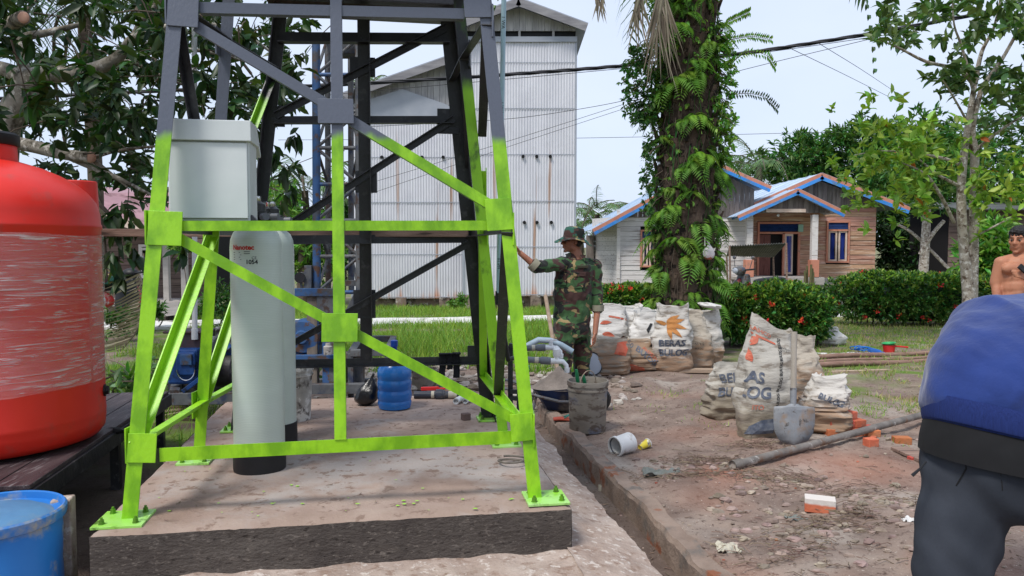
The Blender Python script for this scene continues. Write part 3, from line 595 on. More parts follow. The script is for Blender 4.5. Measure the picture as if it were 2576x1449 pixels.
def pipe(name, label, a, b, r, m, cat='pipe', grp=None, hollow=True, bands=()):
    a, b = V(a), V(b); o = root(name, label, cat, (a+b)/2, grp); mb = MB(); d = (b-a).normalized()
    if hollow: mb.tube([a+d*.06, a, b, b-d*.06], [r*.8, r*.8, r*.8, r*.8], 14, True); mb.tube([a, b], r, 16, False)
    for q in (a, b):
        n = 16; up0 = UPV if abs(d.z) < .9 else V((1, 0, 0)); s = d.cross(up0).normalized(); t = s.cross(d); vs = [q+(s*math.cos(2*math.pi*i/n)+t*math.sin(2*math.pi*i/n))*k for k in (r, r*.8) for i in range(n)]
        mb.add(vs, [(i, (i+1) % n, n+(i+1) % n, n+i) for i in range(n)])
    part('tube', mb, m, o, True)
    for nm, t0, t1, rr, bm in bands: mb = MB(); mb.tube([lerp(a, b, t0), lerp(a, b, t1)], rr, 16); part(nm, mb, bm, o, True)
    return o
m_pvcd = mat('pvc_dark', srgb(46, 50, 60), srgb(62, 66, 76), rough=.35, scale=5, dirt=(srgb(96, 92, 88), .25, 8))
m_lab = mat('pipe_label', srgb(196, 190, 172), srgb(170, 164, 148), rough=.7, scale=20)
m_redp = mat('red_plastic', srgb(186, 30, 34), srgb(204, 48, 46), rough=.35)
a, b = G(1042, 1003, SLZ)+UPV*.03, G(1196, 1003, SLZ)+UPV*.03
pipe('suction_pipe', 'dark grey plastic pipe with union coupling and paper label on slab edge', a, b, .028, m_pvcd, bands=(('coupling', .36, .46, .043, m_pvcd), ('sleeve', .46, .5, .036, m_pvcd), ('paper_label', .56, .70, .0287, m_lab), ('paper_label', .28, .33, .0287, m_lab)))
for px, lb in ((1147, 'short white pipe offcut lying with its open end out, beside another'), (1170, 'smaller white pipe offcut lying against the dark pipe')):
    q = G(px, 1018, SLZ)+UPV*.024; pipe('pipe_offcut', lb, q, q+V((.06, .22, .0)), .024 if px < 1160 else .019, m_pvcw)
q = G(1083, 992, SLZ)+E2*.08+UPV*.03; mb = MB(); mb.bar(q-E1*.07, q+E1*.07, E2, UPV, .02, .03); mb.bar(q+E1*.05, q+E1*.12-E2*.02, E2, UPV, .012, .014); single('red_tool', mb, m_redp, 'red handled tool lying behind the dark pipe on slab', 'tool', q, bevel=.005)
q = G(1241, 1054, SLZ); q = G(1238-70, 1056, SLZ); mb = MB(); mb.box(q+V((.01, 0, .022)), (.055, .05, .044), Matrix.Rotation(.4, 3, 'Z')); single('brick_piece', mb, mat('brick_grey', srgb(90, 74, 70), srgb(116, 96, 90), rough=.9, bump=.4), 'small dusty broken brick piece lying on the slab', 'brick', q, bevel=.004)
# black cloth over the back beam
q0 = R(1132, 897)+inR*.03; mb = MB()
for k, (dx, w, h) in enumerate(((-.05, .05, .17), (-.005, .045, .12), (.04, .05, .19))):
    def cf(u, v, dx=dx, w=w, h=h, k=k):
        s = (u-.5)*w*(1-.25*v); z = .03-.02*abs(2*v-.35) if v < .18 else .018-(v-.18)*h; y = (.028 if v < .08 else -.008)+.012*noise.noise(V((u*3+k, v*4, 1)))
        return q0+E1*(dx+s+.012*noise.noise(V((v*3, k, 2))))-E2*y+UPV*z
    mb.grid(cf, 8, 16)
cl = single('work_cloth', mb, mat('cloth_black', srgb(20, 21, 26), srgb(32, 33, 38), rough=.95), 'black cloth strips hung over the lower back beam of the tower', 'cloth', q0, smooth=True); sdm = cl.modifiers.new('thick', 'SOLIDIFY'); sdm.thickness = .004
# coil of rubber hose offcut on slab right
m_rub = mat('rubber_grey', srgb(92, 86, 78), srgb(120, 112, 102), rough=.8, scale=20)
q = G(1288, 1170, SLZ); mb = MB(); mb.tube([q+V((math.cos(t)*.07*(1+.1*math.sin(3*t)), math.sin(t)*.05, .012+.003*t)) for t in np.linspace(0, 8.5, 50)], .006, 6); single('rubber_ring', mb, m_rub, 'loose grey coil of rope lying on the slab by front right leg', 'rope', q, smooth=True)
# lime paint drips on the slab
m_drip = mat('paint_drip', c_green, srgb(156, 216, 60), rough=.4)
rd = random.Random(5); mb = MB()
for k in range(46):
    s, t = -rd.random()*1.9, (rd.gauss(.17, .08) if rd.random() < .75 else rd.random()*1.4)
    if t < .03: continue
    r = rd.uniform(.003, .011); c = W(s, t, SLZ+.0065); n = 7; mb.add([c+V((math.cos(2*math.pi*i/n)*r*rd.uniform(.6, 1.5), math.sin(2*math.pi*i/n)*r*rd.uniform(.5, 1.), 0)) for i in range(n)], [tuple(range(n))])
o = part('paint_drips', mb, m_drip, slab_ob); o['kind'] = 'stuff'
# ================================================================ DRILL RIG, PUMP, TAPS, BARROW behind and beside the tower
m_rblue = mat('rig_blue', srgb(48, 80, 124), srgb(60, 98, 146), scale=7, rough=.6, bump=.2, dirt=(srgb(74, 76, 80), .5, 6, srgb(92, 68, 56), .2, 12))
m_rgrey = mat('rig_grey', srgb(74, 76, 80), srgb(104, 106, 108), scale=7, rough=.6, bump=.3, dirt=(srgb(50, 60, 84), .3, 6, srgb(80, 64, 56), .25, 10))
m_wood = mat('rig_timber', srgb(92, 84, 76), srgb(128, 118, 108), scale=4, rough=.9, bump=.4, stretch=(4, 4, .6))
RD = 6.7
def Q(px, py, d=RD): return P(px, py, d)
RG = root('drill_rig', 'old blue and grey well drilling rig with lattice mast behind the tower', 'drill rig', V((Q(830, 985).x, RD, gz(-1.6, RD))))
def rbar(name, a, b, w, m, t=None): mb = MB(); ax = (b-a).normalized(); n1 = ax.cross(V((0, 1, 0))); n1 = n1 if n1.length > .1 else V((1, 0, 0)); mb.bar(a, b, n1, ax.cross(n1), w, t or w); return part(name, mb, m, RG, bevel=.003)
# mast: four chords with rungs and braces
ch = {'a': (797, 6.55), 'b': (905, 6.55), 'c': (826, 6.95), 'd': (884, 6.95)}
cp = {k: (P(x, 735, d), P(x-2, 95, d)) for k, (x, d) in ch.items()}
for k, (a, b) in cp.items():
    mb = MB(); mb.tube([a, b], .034 if k in 'ab' else .026, 10); part('mast_chord', mb, m_rblue if k == 'a' else m_rgrey, RG, True)
z0, z1 = cp['a'][0].z, cp['a'][1].z; nlev = 7
for i in range(nlev+1):
    t = i/nlev
    for k1, k2 in (('a', 'b'), ('c', 'd'), ('a', 'c'), ('b', 'd')):
        a, b = lerp(*cp[k1], t), lerp(*cp[k2], t); mb = MB(); mb.tube([a, b], .017, 8); part('rung', mb, m_rgrey if i % 3 else m_rblue, RG, True)
        if i < nlev and k1+k2 in ('ab', 'ac', 'bd'):
            b2 = lerp(*cp[k2], (i+1)/nlev); a2 = a; 
            if i % 2: a2, b2 = lerp(*cp[k1], (i+1)/nlev), b
            mb = MB(); mb.tube([a2, b2], .014, 8); part('lattice_brace', mb, m_rgrey, RG, True)
mb = MB(); c = P(880, 128, 6.7); mb.box(c, (.26, .2, .09)); part('crown_block', mb, m_rgrey, RG, bevel=.006)
rbar('base_skid', Q(742, 978, 6.3), Q(946, 976, 6.3), .08, m_rgrey); rbar('base_skid', Q(742, 965, 7.0), Q(946, 963, 7.0), .08, m_rgrey)
for x, m in ((788, m_wood), (822, m_rblue), (836, m_rgrey)): rbar('upright', Q(x, 975, 6.4), Q(x, 728, 6.5), .085 if x == 788 else .06, m)
rbar('cross_beam', Q(738, 735, 6.45), Q(845, 735, 6.45), .065, m_rblue); rbar('cross_beam', Q(840, 712, 6.6), Q(912, 712, 6.6), .05, m_rgrey); rbar('cross_beam', Q(738, 905, 6.4), Q(860, 905, 6.4), .09, m_rblue)
rbar('stay', Q(850, 850, 6.5), Q(905, 735, 6.5), .07, m_rgrey); rbar('stay', Q(765, 760, 6.5), Q(785, 800, 6.5), .03, m_rgrey)
mb = MB(); mb.box(Q(826, 768, 6.5), (.17, .14, .26)); part('gear_case', mb, m_rgrey, RG, bevel=.015)
mb = MB(); c = Q(768, 845, 6.5); mb.lathe(c+V((0, .1, 0)), [(.02, 0), (.13, .0), (.15, .04), (.15, .16), (.13, .2), (.06, .205), (.05, .23), (.02, .23)], 28, Matrix.Rotation(math.pi/2, 3, 'X')); mb.box(c-UPV*.02, (.26, .14, .30)); part('engine', mb, m_rblue, RG, True)
mb = MB(); c = Q(756, 698, 6.5); mb.lathe(c+V((0, .03, 0)), [(.01, 0), (.045, 0), (.045, .012), (.03, .02), (.03, .04), (.045, .048), (.045, .06), (.01, .06)], 20, Matrix.Rotation(math.pi/2, 3, 'X')); part('pulley', mb, m_black, RG, True); rbar('stay', Q(756, 698, 6.5), Q(760, 735, 6.5), .02, m_rgrey); rbar('upright', Q(776, 735, 6.52), Q(776, 668, 6.52), .06, m_rgrey)
# low tray frame to the right
q = [Q(882, 888, 6.4), Q(975, 886, 6.4), Q(990, 852, 7.1), Q(905, 852, 7.1)]
for a, b in zip(q, q[1:]+q[:1]): rbar('tray_beam', a, b, .055, m_rgrey)
for a in q: rbar('tray_leg', V((a.x, a.y, gz(a.x, a.y)-.03)), a, .045, m_rgrey)
rbar('tray_beam', Q(845, 900, 6.5), Q(930, 905, 6.5), .11, m_wood); rbar('stay', Q(850, 965, 6.4), Q(905, 925, 6.7), .04, m_rgrey)
rbar('upright', Q(902, 975, 6.5), Q(902, 915, 6.5), .09, m_rgrey); mb = MB(); mb.ball(Q(862, 935, 6.6), (.14, .14, .12), 16, None, .1); part('mud_pump', mb, m_stand, RG, True)
mb = MB(); c = Q(825, 892, 6.3); mb.lathe(c, [(.033, 0), (.036, .005), (.036, .068), (.02, .075), (.018, .095)], 16); PC = root('paint_tin', 'small grimy white tin standing on the drill rig ledge', 'tin', c); part('tin', mb, m_plb, PC, True)
# --- pump with diesel engine on skid
PD = 6.5; pz = gz(-2.6, PD); PM = root('water_pump', 'blue belt driven pump engine on a dark steel skid left behind the tower', 'pump', V((Q(500, 1000, PD).x, PD, pz)))
def pbar(name, a, b, w, m, t=None): mb = MB(); ax = (b-a).normalized(); n1 = V((0, 0, 1)) if abs(ax.z) < .9 else V((1, 0, 0)); mb.bar(a, b, n1, ax.cross(n1), w, t or w); return part(name, mb, m, PM, bevel=.004)
m_navy = mat('engine_blue', srgb(28, 62, 118), srgb(40, 84, 148), scale=9, rough=.5, bump=.15, dirt=(srgb(32, 34, 40), .35, 7))
pbar('skid', Q(420, 1004, 6.3), Q(612, 1000, 6.3), .10, m_rgrey, .05); pbar('skid', Q(425, 975, 6.8), Q(620, 972, 6.8), .10, m_rgrey, .05); pbar('skid_cross', Q(440, 992, 6.3), Q(445, 965, 6.8), .08, m_rgrey); pbar('skid_cross', Q(590, 992, 6.3), Q(590, 965, 6.8), .08, m_rgrey)
mb = MB(); mb.box(Q(480, 915, 6.55), (.26, .34, .30)); part('engine_block', mb, m_navy, PM, bevel=.02)
mb = MB(); mb.box(Q(468, 915, 6.36), (.165, .035, .20)); ec = part('engine_cover', mb, m_navy, PM, bevel=.015)
mb = MB(); mb.box(Q(468, 905, 6.335), (.10, .02, .09)); part('cover_panel', mb, m_rblue, ec, bevel=.006)
c = Q(468, 945, 6.33); mb = MB(); mb.tube([c+V((math.cos(t)*.075, 0, .05-abs(math.sin(t))*.09)) for t in np.linspace(0, math.pi, 14)], .005, 6); part('crank_handle', mb, m_chrome, ec, True)
mb = MB(); mb.box(Q(485, 856, 6.6), (.30, .26, .17)); mb.box(Q(480, 832, 6.6), (.36, .3, .02)); part('fuel_tank', mb, mat('rusty_blue', srgb(60, 74, 92), srgb(92, 58, 44), scale=5, rough=.7, bump=.3), PM, bevel=.012)
c = Q(532, 905, 6.42); mb = MB(); mb.lathe(c, [(.05, 0), (.19, 0), (.2, .01), (.2, .045), (.19, .055), (.05, .055)], 32, Matrix.Rotation(math.pi/2, 3, 'Y')); part('flywheel', mb, m_rgrey, PM, True)
mb = MB(); mb.lathe(Q(575, 930, 6.5), [(.03, -.14), (.13, -.13), (.15, -.05), (.15, .06), (.11, .1), (.05, .12)], 24, Matrix.Rotation(math.pi/2, 3, 'Y')); part('pump_housing', mb, m_stand, PM, True)
mb = MB(); mb.tube([Q(560, 865, 6.5), Q(575, 880, 6.45), Q(590, 900, 6.5)], .045, 12); part('pump_outlet', mb, m_navy, PM, True)
pbar('strut', Q(460, 985, 6.3), Q(520, 940, 6.32), .035, m_navy)
mb = MB(); mb.box(Q(572, 845, 6.7), (.2, .03, .16)); part('radiator', mb, m_plb, PM, bevel=.006)
# timber offcuts under and before the pump
for px, py, l, ang, h, lb in ((432, 1036, .36, .5, 0, 'thick timber offcut at the bottom of the stack before the pump skid'), (445, 1020, .32, .35, 1, 'thick timber offcut lying on top of the stack before pump skid'), (438, 1058, .34, .75, 0, 'thick timber offcut lying apart in front of the stacked ones'), (395, 1040, .5, .9, 0, 'short thin pale stick beside the stacked timber offcuts'), (372, 1048, .8, 1.0, 0, 'thin pale stick in the middle between red tank and pump'), (340, 1062, .9, .95, 0, 'longest thin pale stick lying next to the red tank stand')):
    c = G(px, py, .02+.035*h); d = V((math.cos(ang), math.sin(ang), 0)); mb = MB(); mb.bar(c-d*l/2, c+d*l/2, d.cross(UPV), UPV, .08 if px > 400 else .03, .032)
    single('timber_offcut' if px > 400 else 'timber_stick', mb, m_plank if px > 400 else m_plankl, lb, 'timber', c, 'timber pieces by the pump', bevel=.004)
# --- tap manifold on black stand
m_tap = mat('tap_white', srgb(214, 216, 220), srgb(226, 228, 230), rough=.3, scale=4)
TS = root('tap_stand', 'two white plastic taps on grey pipes carried by a black iron stand', 'tap', G(1298, 1030, 0))
sd_ = 5.35
for a, b in (((1284, 870), (1284, 1040)), ((1306, 870), (1306, 1030))): mb = MB(); mb.bar(P(*a, sd_), P(*b, sd_+.0), V((1, 0, 0)), V((0, 1, 0)), .035, .035); part('stand_post', mb, m_black, TS)
for a, b in (((1280, 868), (1312, 876)), ((1282, 985), (1308, 985)), ((1282, 1000), (1308, 1003))): mb = MB(); mb.bar(P(*a, sd_-.04), P(*b, sd_-.04), UPV, V((0, 1, 0)), .03, .03); part('stand_rail', mb, m_black, TS)
for (x0, y0, x1, y1, d, px) in ((1296, 877, 1372, 874, 5.5, 1385), (1296, 903, 1385, 908, 5.2, 1402)):
    a, b = P(x0, y0, d), P(x1, y1, d); mb = MB(); mb.tube([a, b], .021, 14); pp = part('feed_pipe', mb, m_grey, TS, True)
    mb = MB(); mb.tube([lerp(a, b, .72), b], .026, 14); part('socket', mb, m_grey, pp, True); mb = MB(); mb.tube([lerp(a, b, .55), lerp(a, b, .66)], .0225, 14); part('tape_band', mb, m_lab, pp, True)
    mb = MB(); t1 = b+V((.04, 0, 0)); t2 = b+V((.085, 0, -.006)); t3 = b+V((.108, 0, -.03)); t4 = b+V((.112, 0, -.075))
    mb.tube([b, t1, t2, t3, t4], [.02, .02, .017, .015, .013], 12); mb.tube([t4+UPV*.028, t4-UPV*.004], [.019, .017], 10); mb.tube([t1, t1+UPV*.03], .016, 10); tp = part('tap', mb, m_tap, TS, True)
    mb = MB()
    if y0 > 890: mb.lathe(t1+UPV*.03, [(.02, 0), (.024, .006), (.024, .05), (.015, .058), (.006, .075)], 12)
    else: mb.tube([t1+UPV*.035, t1+UPV*.05], .014, 10); mb.bar(t1+V((-.035, 0, .052)), t1+V((.045, 0, .052)), V((0, 1, 0)), UPV, .018, .012)
    part('tap_handle', mb, m_tap, tp, True)
mb = MB(); c = P(1322, 925, 5.3); mb.box(c, (.055, .05, .03)); mb.box(c-UPV*.05, (.05, .045, .07)); single('green_valve_box', mb, mat('teal_plastic', srgb(40, 130, 110), srgb(60, 150, 120), rough=.4), 'small teal plastic box below the taps on the stand', 'box', c, bevel=.004)
# --- wheelbarrow with sand
m_barrow = mat('barrow_blue', srgb(28, 52, 96), srgb(22, 26, 36), scale=4, rough=.5, bump=.2, dirt=(srgb(96, 90, 84), .3, 5))
m_sand = mat('wet_sand', srgb(96, 88, 82), srgb(128, 118, 110), scale=8, rough=.95, bump=1., bscale=40)
wc = V((G(1385, 968, 0).x, 6.75, 0)); WB = root('wheelbarrow', 'dented blue wheelbarrow tray full of grey sand behind the taps', 'wheelbarrow', wc)
mb = MB(); 
def tray(u, v):
    a = 2*math.pi*u; r = lerp(.55, 1., v); k = 1/max(abs(math.cos(a)), abs(math.sin(a)))**.55; return wc+V((math.cos(a)*.26*k*r+.03, math.sin(a)*.20*k*r, .03+.20*v*(1+.12*math.cos(a))))
mb.grid(tray, 40, 6, True); mb.f.append(tuple(range(39, -1, -1))); part('tray', mb, m_barrow, WB, True)
mb = MB(); mb.grid(lambda u, v: wc+V((math.cos(2*math.pi*u)*.27*v+.02, math.sin(2*math.pi*u)*.2*v, .215+.19*(1-v)**1.3*(1+.35*noise.noise(V((math.cos(6.28*u)*v*3, math.sin(6.28*u)*v*3, 1)))))), 30, 10, True); part('sand_load', mb, m_sand, WB, True)
mb = MB(); mb.lathe(wc+V((.36, .02, .1)), [(.05, -.03), (.1, -.03), (.115, 0), (.1, .03), (.05, .03)], 24, Matrix.Rotation(math.pi/2, 3, 'X')); part('wheel', mb, m_boot, WB, True)
for sy in (-1, 1): mb = MB(); mb.tube([wc+V((.36, sy*.05, .1)), wc+V((0, sy*.17, .12)), wc+V((-.45, sy*.22, .24)), wc+V((-.62, sy*.22, .25))], .014, 8); part('handle', mb, m_rgrey, WB, True); mb = MB(); mb.tube([wc+V((-.2, sy*.18, .16)), wc+V((-.24, sy*.2, -.0))], .012, 8); part('leg', mb, m_rgrey, WB, True)
m_hose = mat('hose_blue_grey', srgb(128, 146, 160), srgb(148, 164, 176), rough=.6, scale=9)
pts = [P(*q, 7.0) for q in ((1300, 905), (1312, 888), (1330, 868), (1355, 855), (1385, 857), (1412, 868), (1440, 885))]; mb = MB(); mb.tube(pts, .028, 10); single('suction_hose', mb, m_hose, 'thick grey blue hose arching behind the taps and wheelbarrow', 'hose', pts[3], smooth=True)
a, b = P(1372, 742, 7.6), P(1412, 985, 7.3); mb = MB(); mb.tube([a, b], .02, 10); single('digging_bar', mb, m_plankl, 'grey wooden tool shaft leaning upright just behind the soldier', 'tool', b, smooth=True)
# --- grey bucket with tools
m_gb = mat('bucket_grey', srgb(120, 112, 102), srgb(150, 142, 130), scale=5, rough=.75, bump=.2, dirt=(srgb(84, 100, 130), .3, 4, srgb(100, 88, 78), .3, 8), stretch=(1, 1, 2))
bk = G(1478, 1082, .01); bucket('mortar_bucket', 'grey dirty mortar bucket with tools in it beside the kerb', bk, .142, .156, .40, m_gb, m_wet, .82, (.45, .5, .33), 'buckets', m_plankl)
m_grn = mat('green_plastic', srgb(24, 96, 62), srgb(34, 120, 76), rough=.35)
TW = root('hand_trowel', 'green handled trowel standing in the grey mortar bucket', 'trowel', bk+V((-.05, -.02, .33)))
for dx, dh in ((-.075, .13), (-.02, .085)):
    q = bk+V((dx, -.03, .36)); mb = MB(); mb.tube([q, q+V((-.012, -.01, dh*.5)), q+V((-.02, -.01, dh))], [.013, .016, .012], 8); part('grip', mb, m_grn, TW, True)
mb = MB(); mb.bar(bk+V((-.075, -.03, .30)), bk+V((-.02, -.03, .37)), V((0, 1, 0)), UPV, .012, .008); part('shank', mb, m_chrome, TW)
m_rope = mat('rope_pinkish', srgb(126, 100, 92), srgb(150, 124, 114), rough=.9, scale=30)
q = G(1385, 1012, .01); mb = MB(); rr = random.Random(2); mb.tube([q+V((math.cos(t*1.9)*.10*(.6+.4*math.sin(t)), math.sin(t*1.3)*.09, .012+.01*abs(math.sin(t*2.3)))) for t in np.linspace(0, 12, 90)], .007, 6); single('tangled_rope', mb, m_rope, 'tangle of brown rope lying on mud between soldier and slab', 'rope', q, smooth=True)
# flip flops half behind the bucket
m_ff = mat('flipflop_red', srgb(150, 62, 50), srgb(170, 84, 64), rough=.8); m_ffs = mat('flipflop_teal', srgb(50, 120, 110), rough=.6)
FF = root('flip_flop', 'worn red flip flop with teal strap on the kerb by grey bucket', 'sandal', G(1428, 1056, .03))
c = G(1428, 1056, .03); mb = MB(); mb.grid(lambda u, v: c+V(((u-.5)*.24, (v-.5)*(.075+.02*math.sin(u*3)), .012+.006*math.sin(u*6))), 12, 5); so = part('sole', mb, m_ff, FF, True); so.modifiers.new('t', 'SOLIDIFY').thickness = -.015
mb = MB(); mb.tube([c+V((-.03, -.035, .02)), c+V((.02, 0, .045)), c+V((.06, 0, .02))], .006, 6); mb.tube([c+V((-.03, .035, .02)), c+V((.02, 0, .045))], .006, 6); part('strap', mb, m_ffs, FF, True)
# ================================================================ BUILDINGS
def wallpt(x, z, d): return V((x, d, z))
def xz(px, py, d): p = P(px, py, d); return p.x, p.z
def rect(px0, py0, px1, py1, d): x0, z1 = xz(px0, py0, d); x1, z0 = xz(px1, py1, d); return x0, x1, z0, z1
# --- corrugated iron buildings
def rust(nt, tc, mp, col, mixc, ramp, nz):
    m2 = nt.nodes.new('ShaderNodeMapping'); m2.inputs['Scale'].default_value = (1.5, 1.5, .07); nt.links.new(tc.outputs['Object'], m2.inputs[0])
    n = nt.nodes.new('ShaderNodeTexNoise'); n.inputs['Scale'].default_value = 2.6; n.inputs['Detail'].default_value = 6; nt.links.new(m2.outputs[0], n.inputs['Vector'])
    col = mixc(ramp(n.outputs['Fac'], .63, .74), col, srgb(170, 140, 122))
    sp = nt.nodes.new('ShaderNodeSeparateXYZ'); nt.links.new(tc.outputs['Object'], sp.inputs[0]); 
    ma = nt.nodes.new('ShaderNodeMath'); ma.operation = 'MULTIPLY_ADD'; ma.inputs[1].default_value = 1.5; nt.links.new(n.outputs['Fac'], ma.inputs[0]); mi = nt.nodes.new('ShaderNodeMath'); mi.operation = 'MULTIPLY'; mi.inputs[1].default_value = -.9; nt.links.new(sp.outputs[2], mi.inputs[0]); nt.links.new(mi.outputs[0], ma.inputs[2])
    return mixc(ramp(ma.outputs[0], .62, 1.05), col, srgb(198, 142, 112))
m_zinc = mat('zinc_sheet', srgb(200, 200, 206), srgb(214, 214, 219), scale=1.5, rough=.45, spec=.4, metal=.0, extra=rust, rnd=.03)
m_flash = mat('flashing_grey', srgb(150, 156, 166), srgb(166, 170, 178), rough=.5, scale=2)
m_gbrd = mat('gable_board', srgb(150, 148, 148), srgb(178, 176, 174), scale=4, rough=.85, bump=.3, stretch=(5, 5, .6), rnd=.12)
m_fasc = mat('fascia_grey', srgb(120, 118, 122), srgb(150, 148, 150), scale=3, rough=.85, bump=.3, stretch=(.6, 3, 3))
m_pier = mat('old_foundation', srgb(120, 100, 88), srgb(150, 136, 124), scale=3, rough=.95, bump=.6, dirt=(srgb(64, 56, 50), .4, 2.5, srgb(178, 172, 164), .2, 6))
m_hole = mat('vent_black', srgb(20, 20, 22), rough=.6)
def sheet_mesh(x0, x1, z0, z1, d, pitch=.076, amp=.011):
    n = max(8, int((x1-x0)/pitch*6)); mb = MB()
    mb.grid(lambda u, v: V((lerp(x0, x1, u), d-amp*math.sin(2*math.pi*(x0+(x1-x0)*u)/pitch), lerp(z0, z1, v))), n, 2); return mb
def zinc_building(name, label, pxl, pxr, d, seams, ridge, eaveL, eaveR, depth, holes, colw=.76, basepx=745):
    x0, x1 = xz(pxl, 500, d)[0], xz(pxr, 500, d)[0]; zs = [xz(500, y, d)[1] for y in seams]; zb = gz(0, d)
    o = root(name, label, 'building', ((x0+x1)/2, d, zs[-1]))
    mb = MB(); mb.box(((x0+x1)/2, d+depth/2+.06, (zs[0]+zs[-1])/2), (x1-x0-.04, depth, zs[0]-zs[-1]-.02)); part('wall_core', mb, m_flash, o)
    nc = max(1, round((x1-x0)/colw))
    for i in range(len(zs)-1):
        for c in range(nc):
            a, b = lerp(x0, x1, c/nc), lerp(x0, x1, (c+1)/nc); mb = sheet_mesh(a-.02, b+.02, zs[i+1]-.04, zs[i], d-.012-.004*(c % 2)-.006*(i % 2)); part('zinc_sheet', mb, m_zinc, o, True)
        mb = MB(); mb.bar(V((x0, d-.032, zs[i+1])), V((x1, d-.032, zs[i+1])), UPV, V((0, 1, 0)), .018, .006); part('seam_strip', mb, m_flash, o)
    mb = MB(); mb.grid(lambda u, v: V((x1+.012*math.sin(2*math.pi*u*depth/.076), d+depth*u, lerp(zs[-1], zs[0], v))), 200, 2); part('side_sheeting', mb, m_zinc, o, True)
    for x in (x0, x1): mb = MB(); mb.box((x, d-.01, (zs[0]+zs[-1])/2), (.06, .06, zs[0]-zs[-1])); part('corner_trim', mb, m_flash, o)
    for px, py in holes:
        p = P(px, py, d-.03); mb = MB(); mb.tube([p+V((0, .05, 0)), p+V((0, -.06, -.01))], .045, 12); part('vent_pipe', mb, m_hole, o, True)
    mb = MB(); mb.box(((x0+x1)/2, d+depth/2+.1, (zs[-1]+zb)/2-.1), (x1-x0-.2, depth-.1, zs[-1]-zb+.2)); part('foundation', mb, m_pier, o)
    npier = 4
    for k in range(npier): x = lerp(x0+.15, x1-.15, k/(npier-1)); mb = MB(); mb.box((x, d+.06, (zs[-1]+zb)/2-.1), (.30, .2, zs[-1]-zb+.18)); part('pier', mb, m_pier, o, bevel=.02)
    rX, rZ = xz(*ridge, d); lx, lz = xz(*eaveL, d); qx, qz = xz(*eaveR, d)
    # gable boards
    nb = int((x1-x0)/.16)
    for k in range(nb):
        a, b = lerp(x0, x1, k/nb), lerp(x0, x1, (k+1)/nb); top = lambda x: (lerp(rZ, lz, (rX-x)/(rX-lx)) if x < rX else lerp(rZ, qz, (x-rX)/(qx-rX)))-.12
        za = zs[0]+.28
        if min(top(a), top(b)) > za: mb = MB(); mb.prism([V((a+.004, d+.02, za)), V((b-.004, d+.02, za)), V((b-.004, d+.02, top(b))), V((a+.004, d+.02, top(a)))], V((0, .03, 0))); part('gable_board', mb, m_gbrd, o)
    mb = MB(); mb.box(((x0+x1)/2, d+.25, zs[0]+.2), (x1-x0, .3, .3)); part('recess_shade_fill', mb, m_hole, o)  # near-black box paints the shade in the gap under the boards
    mb = MB(); mb.box(((x0+x1)/2, d-.05, zs[0]+.04), (x1-x0+.06, .05, .14)); part('head_flashing', mb, m_flash, o)
    for k in range(3): mb = MB(); mb.box((lerp(x0, x1, .2+.3*k), d-.0, zs[0]+.2), (.06, .06, .2)); part('gable_post', mb, m_gbrd, o)
    for (ax, az), (bx, bz) in (((rX, rZ), (lx, lz)), ((rX, rZ), (qx, qz))):
        a, b = V((ax, d-.35, az)), V((bx, d-.35, bz)); nn = V((-(bz-az), 0, bx-ax)).normalized(); nn = nn if nn.z > 0 else -nn
        mb = MB(); mb.prism([a, b, b+nn*.035, a+nn*.035], V((0, depth+.5, 0))); part('roof_sheet', mb, m_flash, o)
        mb = MB(); mb.prism([a-V((0, .03, 0)), b-V((0, .03, 0)), b-V((0, .03, 0))-nn*.2, a-V((0, .03, 0))-nn*.2], V((0, .025, 0))); part('fascia', mb, m_fasc, o)
    return o
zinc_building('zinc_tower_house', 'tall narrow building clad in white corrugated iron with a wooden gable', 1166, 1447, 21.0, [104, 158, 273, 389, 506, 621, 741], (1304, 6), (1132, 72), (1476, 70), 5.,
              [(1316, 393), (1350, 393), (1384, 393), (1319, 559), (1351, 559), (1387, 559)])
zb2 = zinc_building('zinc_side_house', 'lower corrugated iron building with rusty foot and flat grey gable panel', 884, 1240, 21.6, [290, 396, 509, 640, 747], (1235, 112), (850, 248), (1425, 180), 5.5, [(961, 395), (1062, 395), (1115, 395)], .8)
d2 = 21.52; q = [xz(x, y, d2) for x, y in ((890, 292), (890, 262), (1012, 224), (1122, 262), (1165, 285), (1165, 292))]
mb = MB(); mb.prism([V((a, d2, b)) for a, b in q], V((0, .05, 0))); part('gable_panel', mb, m_flash, zb2)
# --- wooden houses
m_brown = mat('plank_brown', srgb(164, 122, 102), srgb(196, 154, 132), srgb(180, 138, 116), scale=3, rough=.82, bump=.3, stretch=(.35, 3, 5), rnd=.16, dirt=(srgb(132, 94, 78), .3, 3.5, srgb(204, 176, 158), .25, 2.4))
m_white = mat('plank_whitewash', srgb(196, 190, 186), srgb(220, 216, 213), scale=3, rough=.85, bump=.3, stretch=(.35, 3, 5), rnd=.12, dirt=(srgb(128, 112, 104), .25, 3))
m_gdark = mat('plank_gable', srgb(92, 84, 80), srgb(130, 120, 114), scale=3, rough=.85, bump=.3, stretch=(4, 4, .5), rnd=.2)
m_salmon = mat('trim_salmon', srgb(186, 122, 100), srgb(206, 142, 118), scale=3, rough=.7, dirt=(srgb(150, 116, 104), .25, 3))
m_btrim = mat('trim_blue', srgb(44, 126, 206), srgb(74, 150, 222), scale=2, rough=.6, dirt=(srgb(96, 120, 150), .3, 2.5))
m_louv = mat('louvre_navy', srgb(24, 48, 98), srgb(34, 64, 120), rough=.5)
m_curt = mat('curtain_blue', srgb(40, 62, 150), srgb(30, 46, 116), scale=1.5, rough=.7, stretch=(14, 14, .8), spread=.1)
m_frame = mat('frame_cream', srgb(196, 168, 150), srgb(214, 196, 182), rough=.7, scale=4)
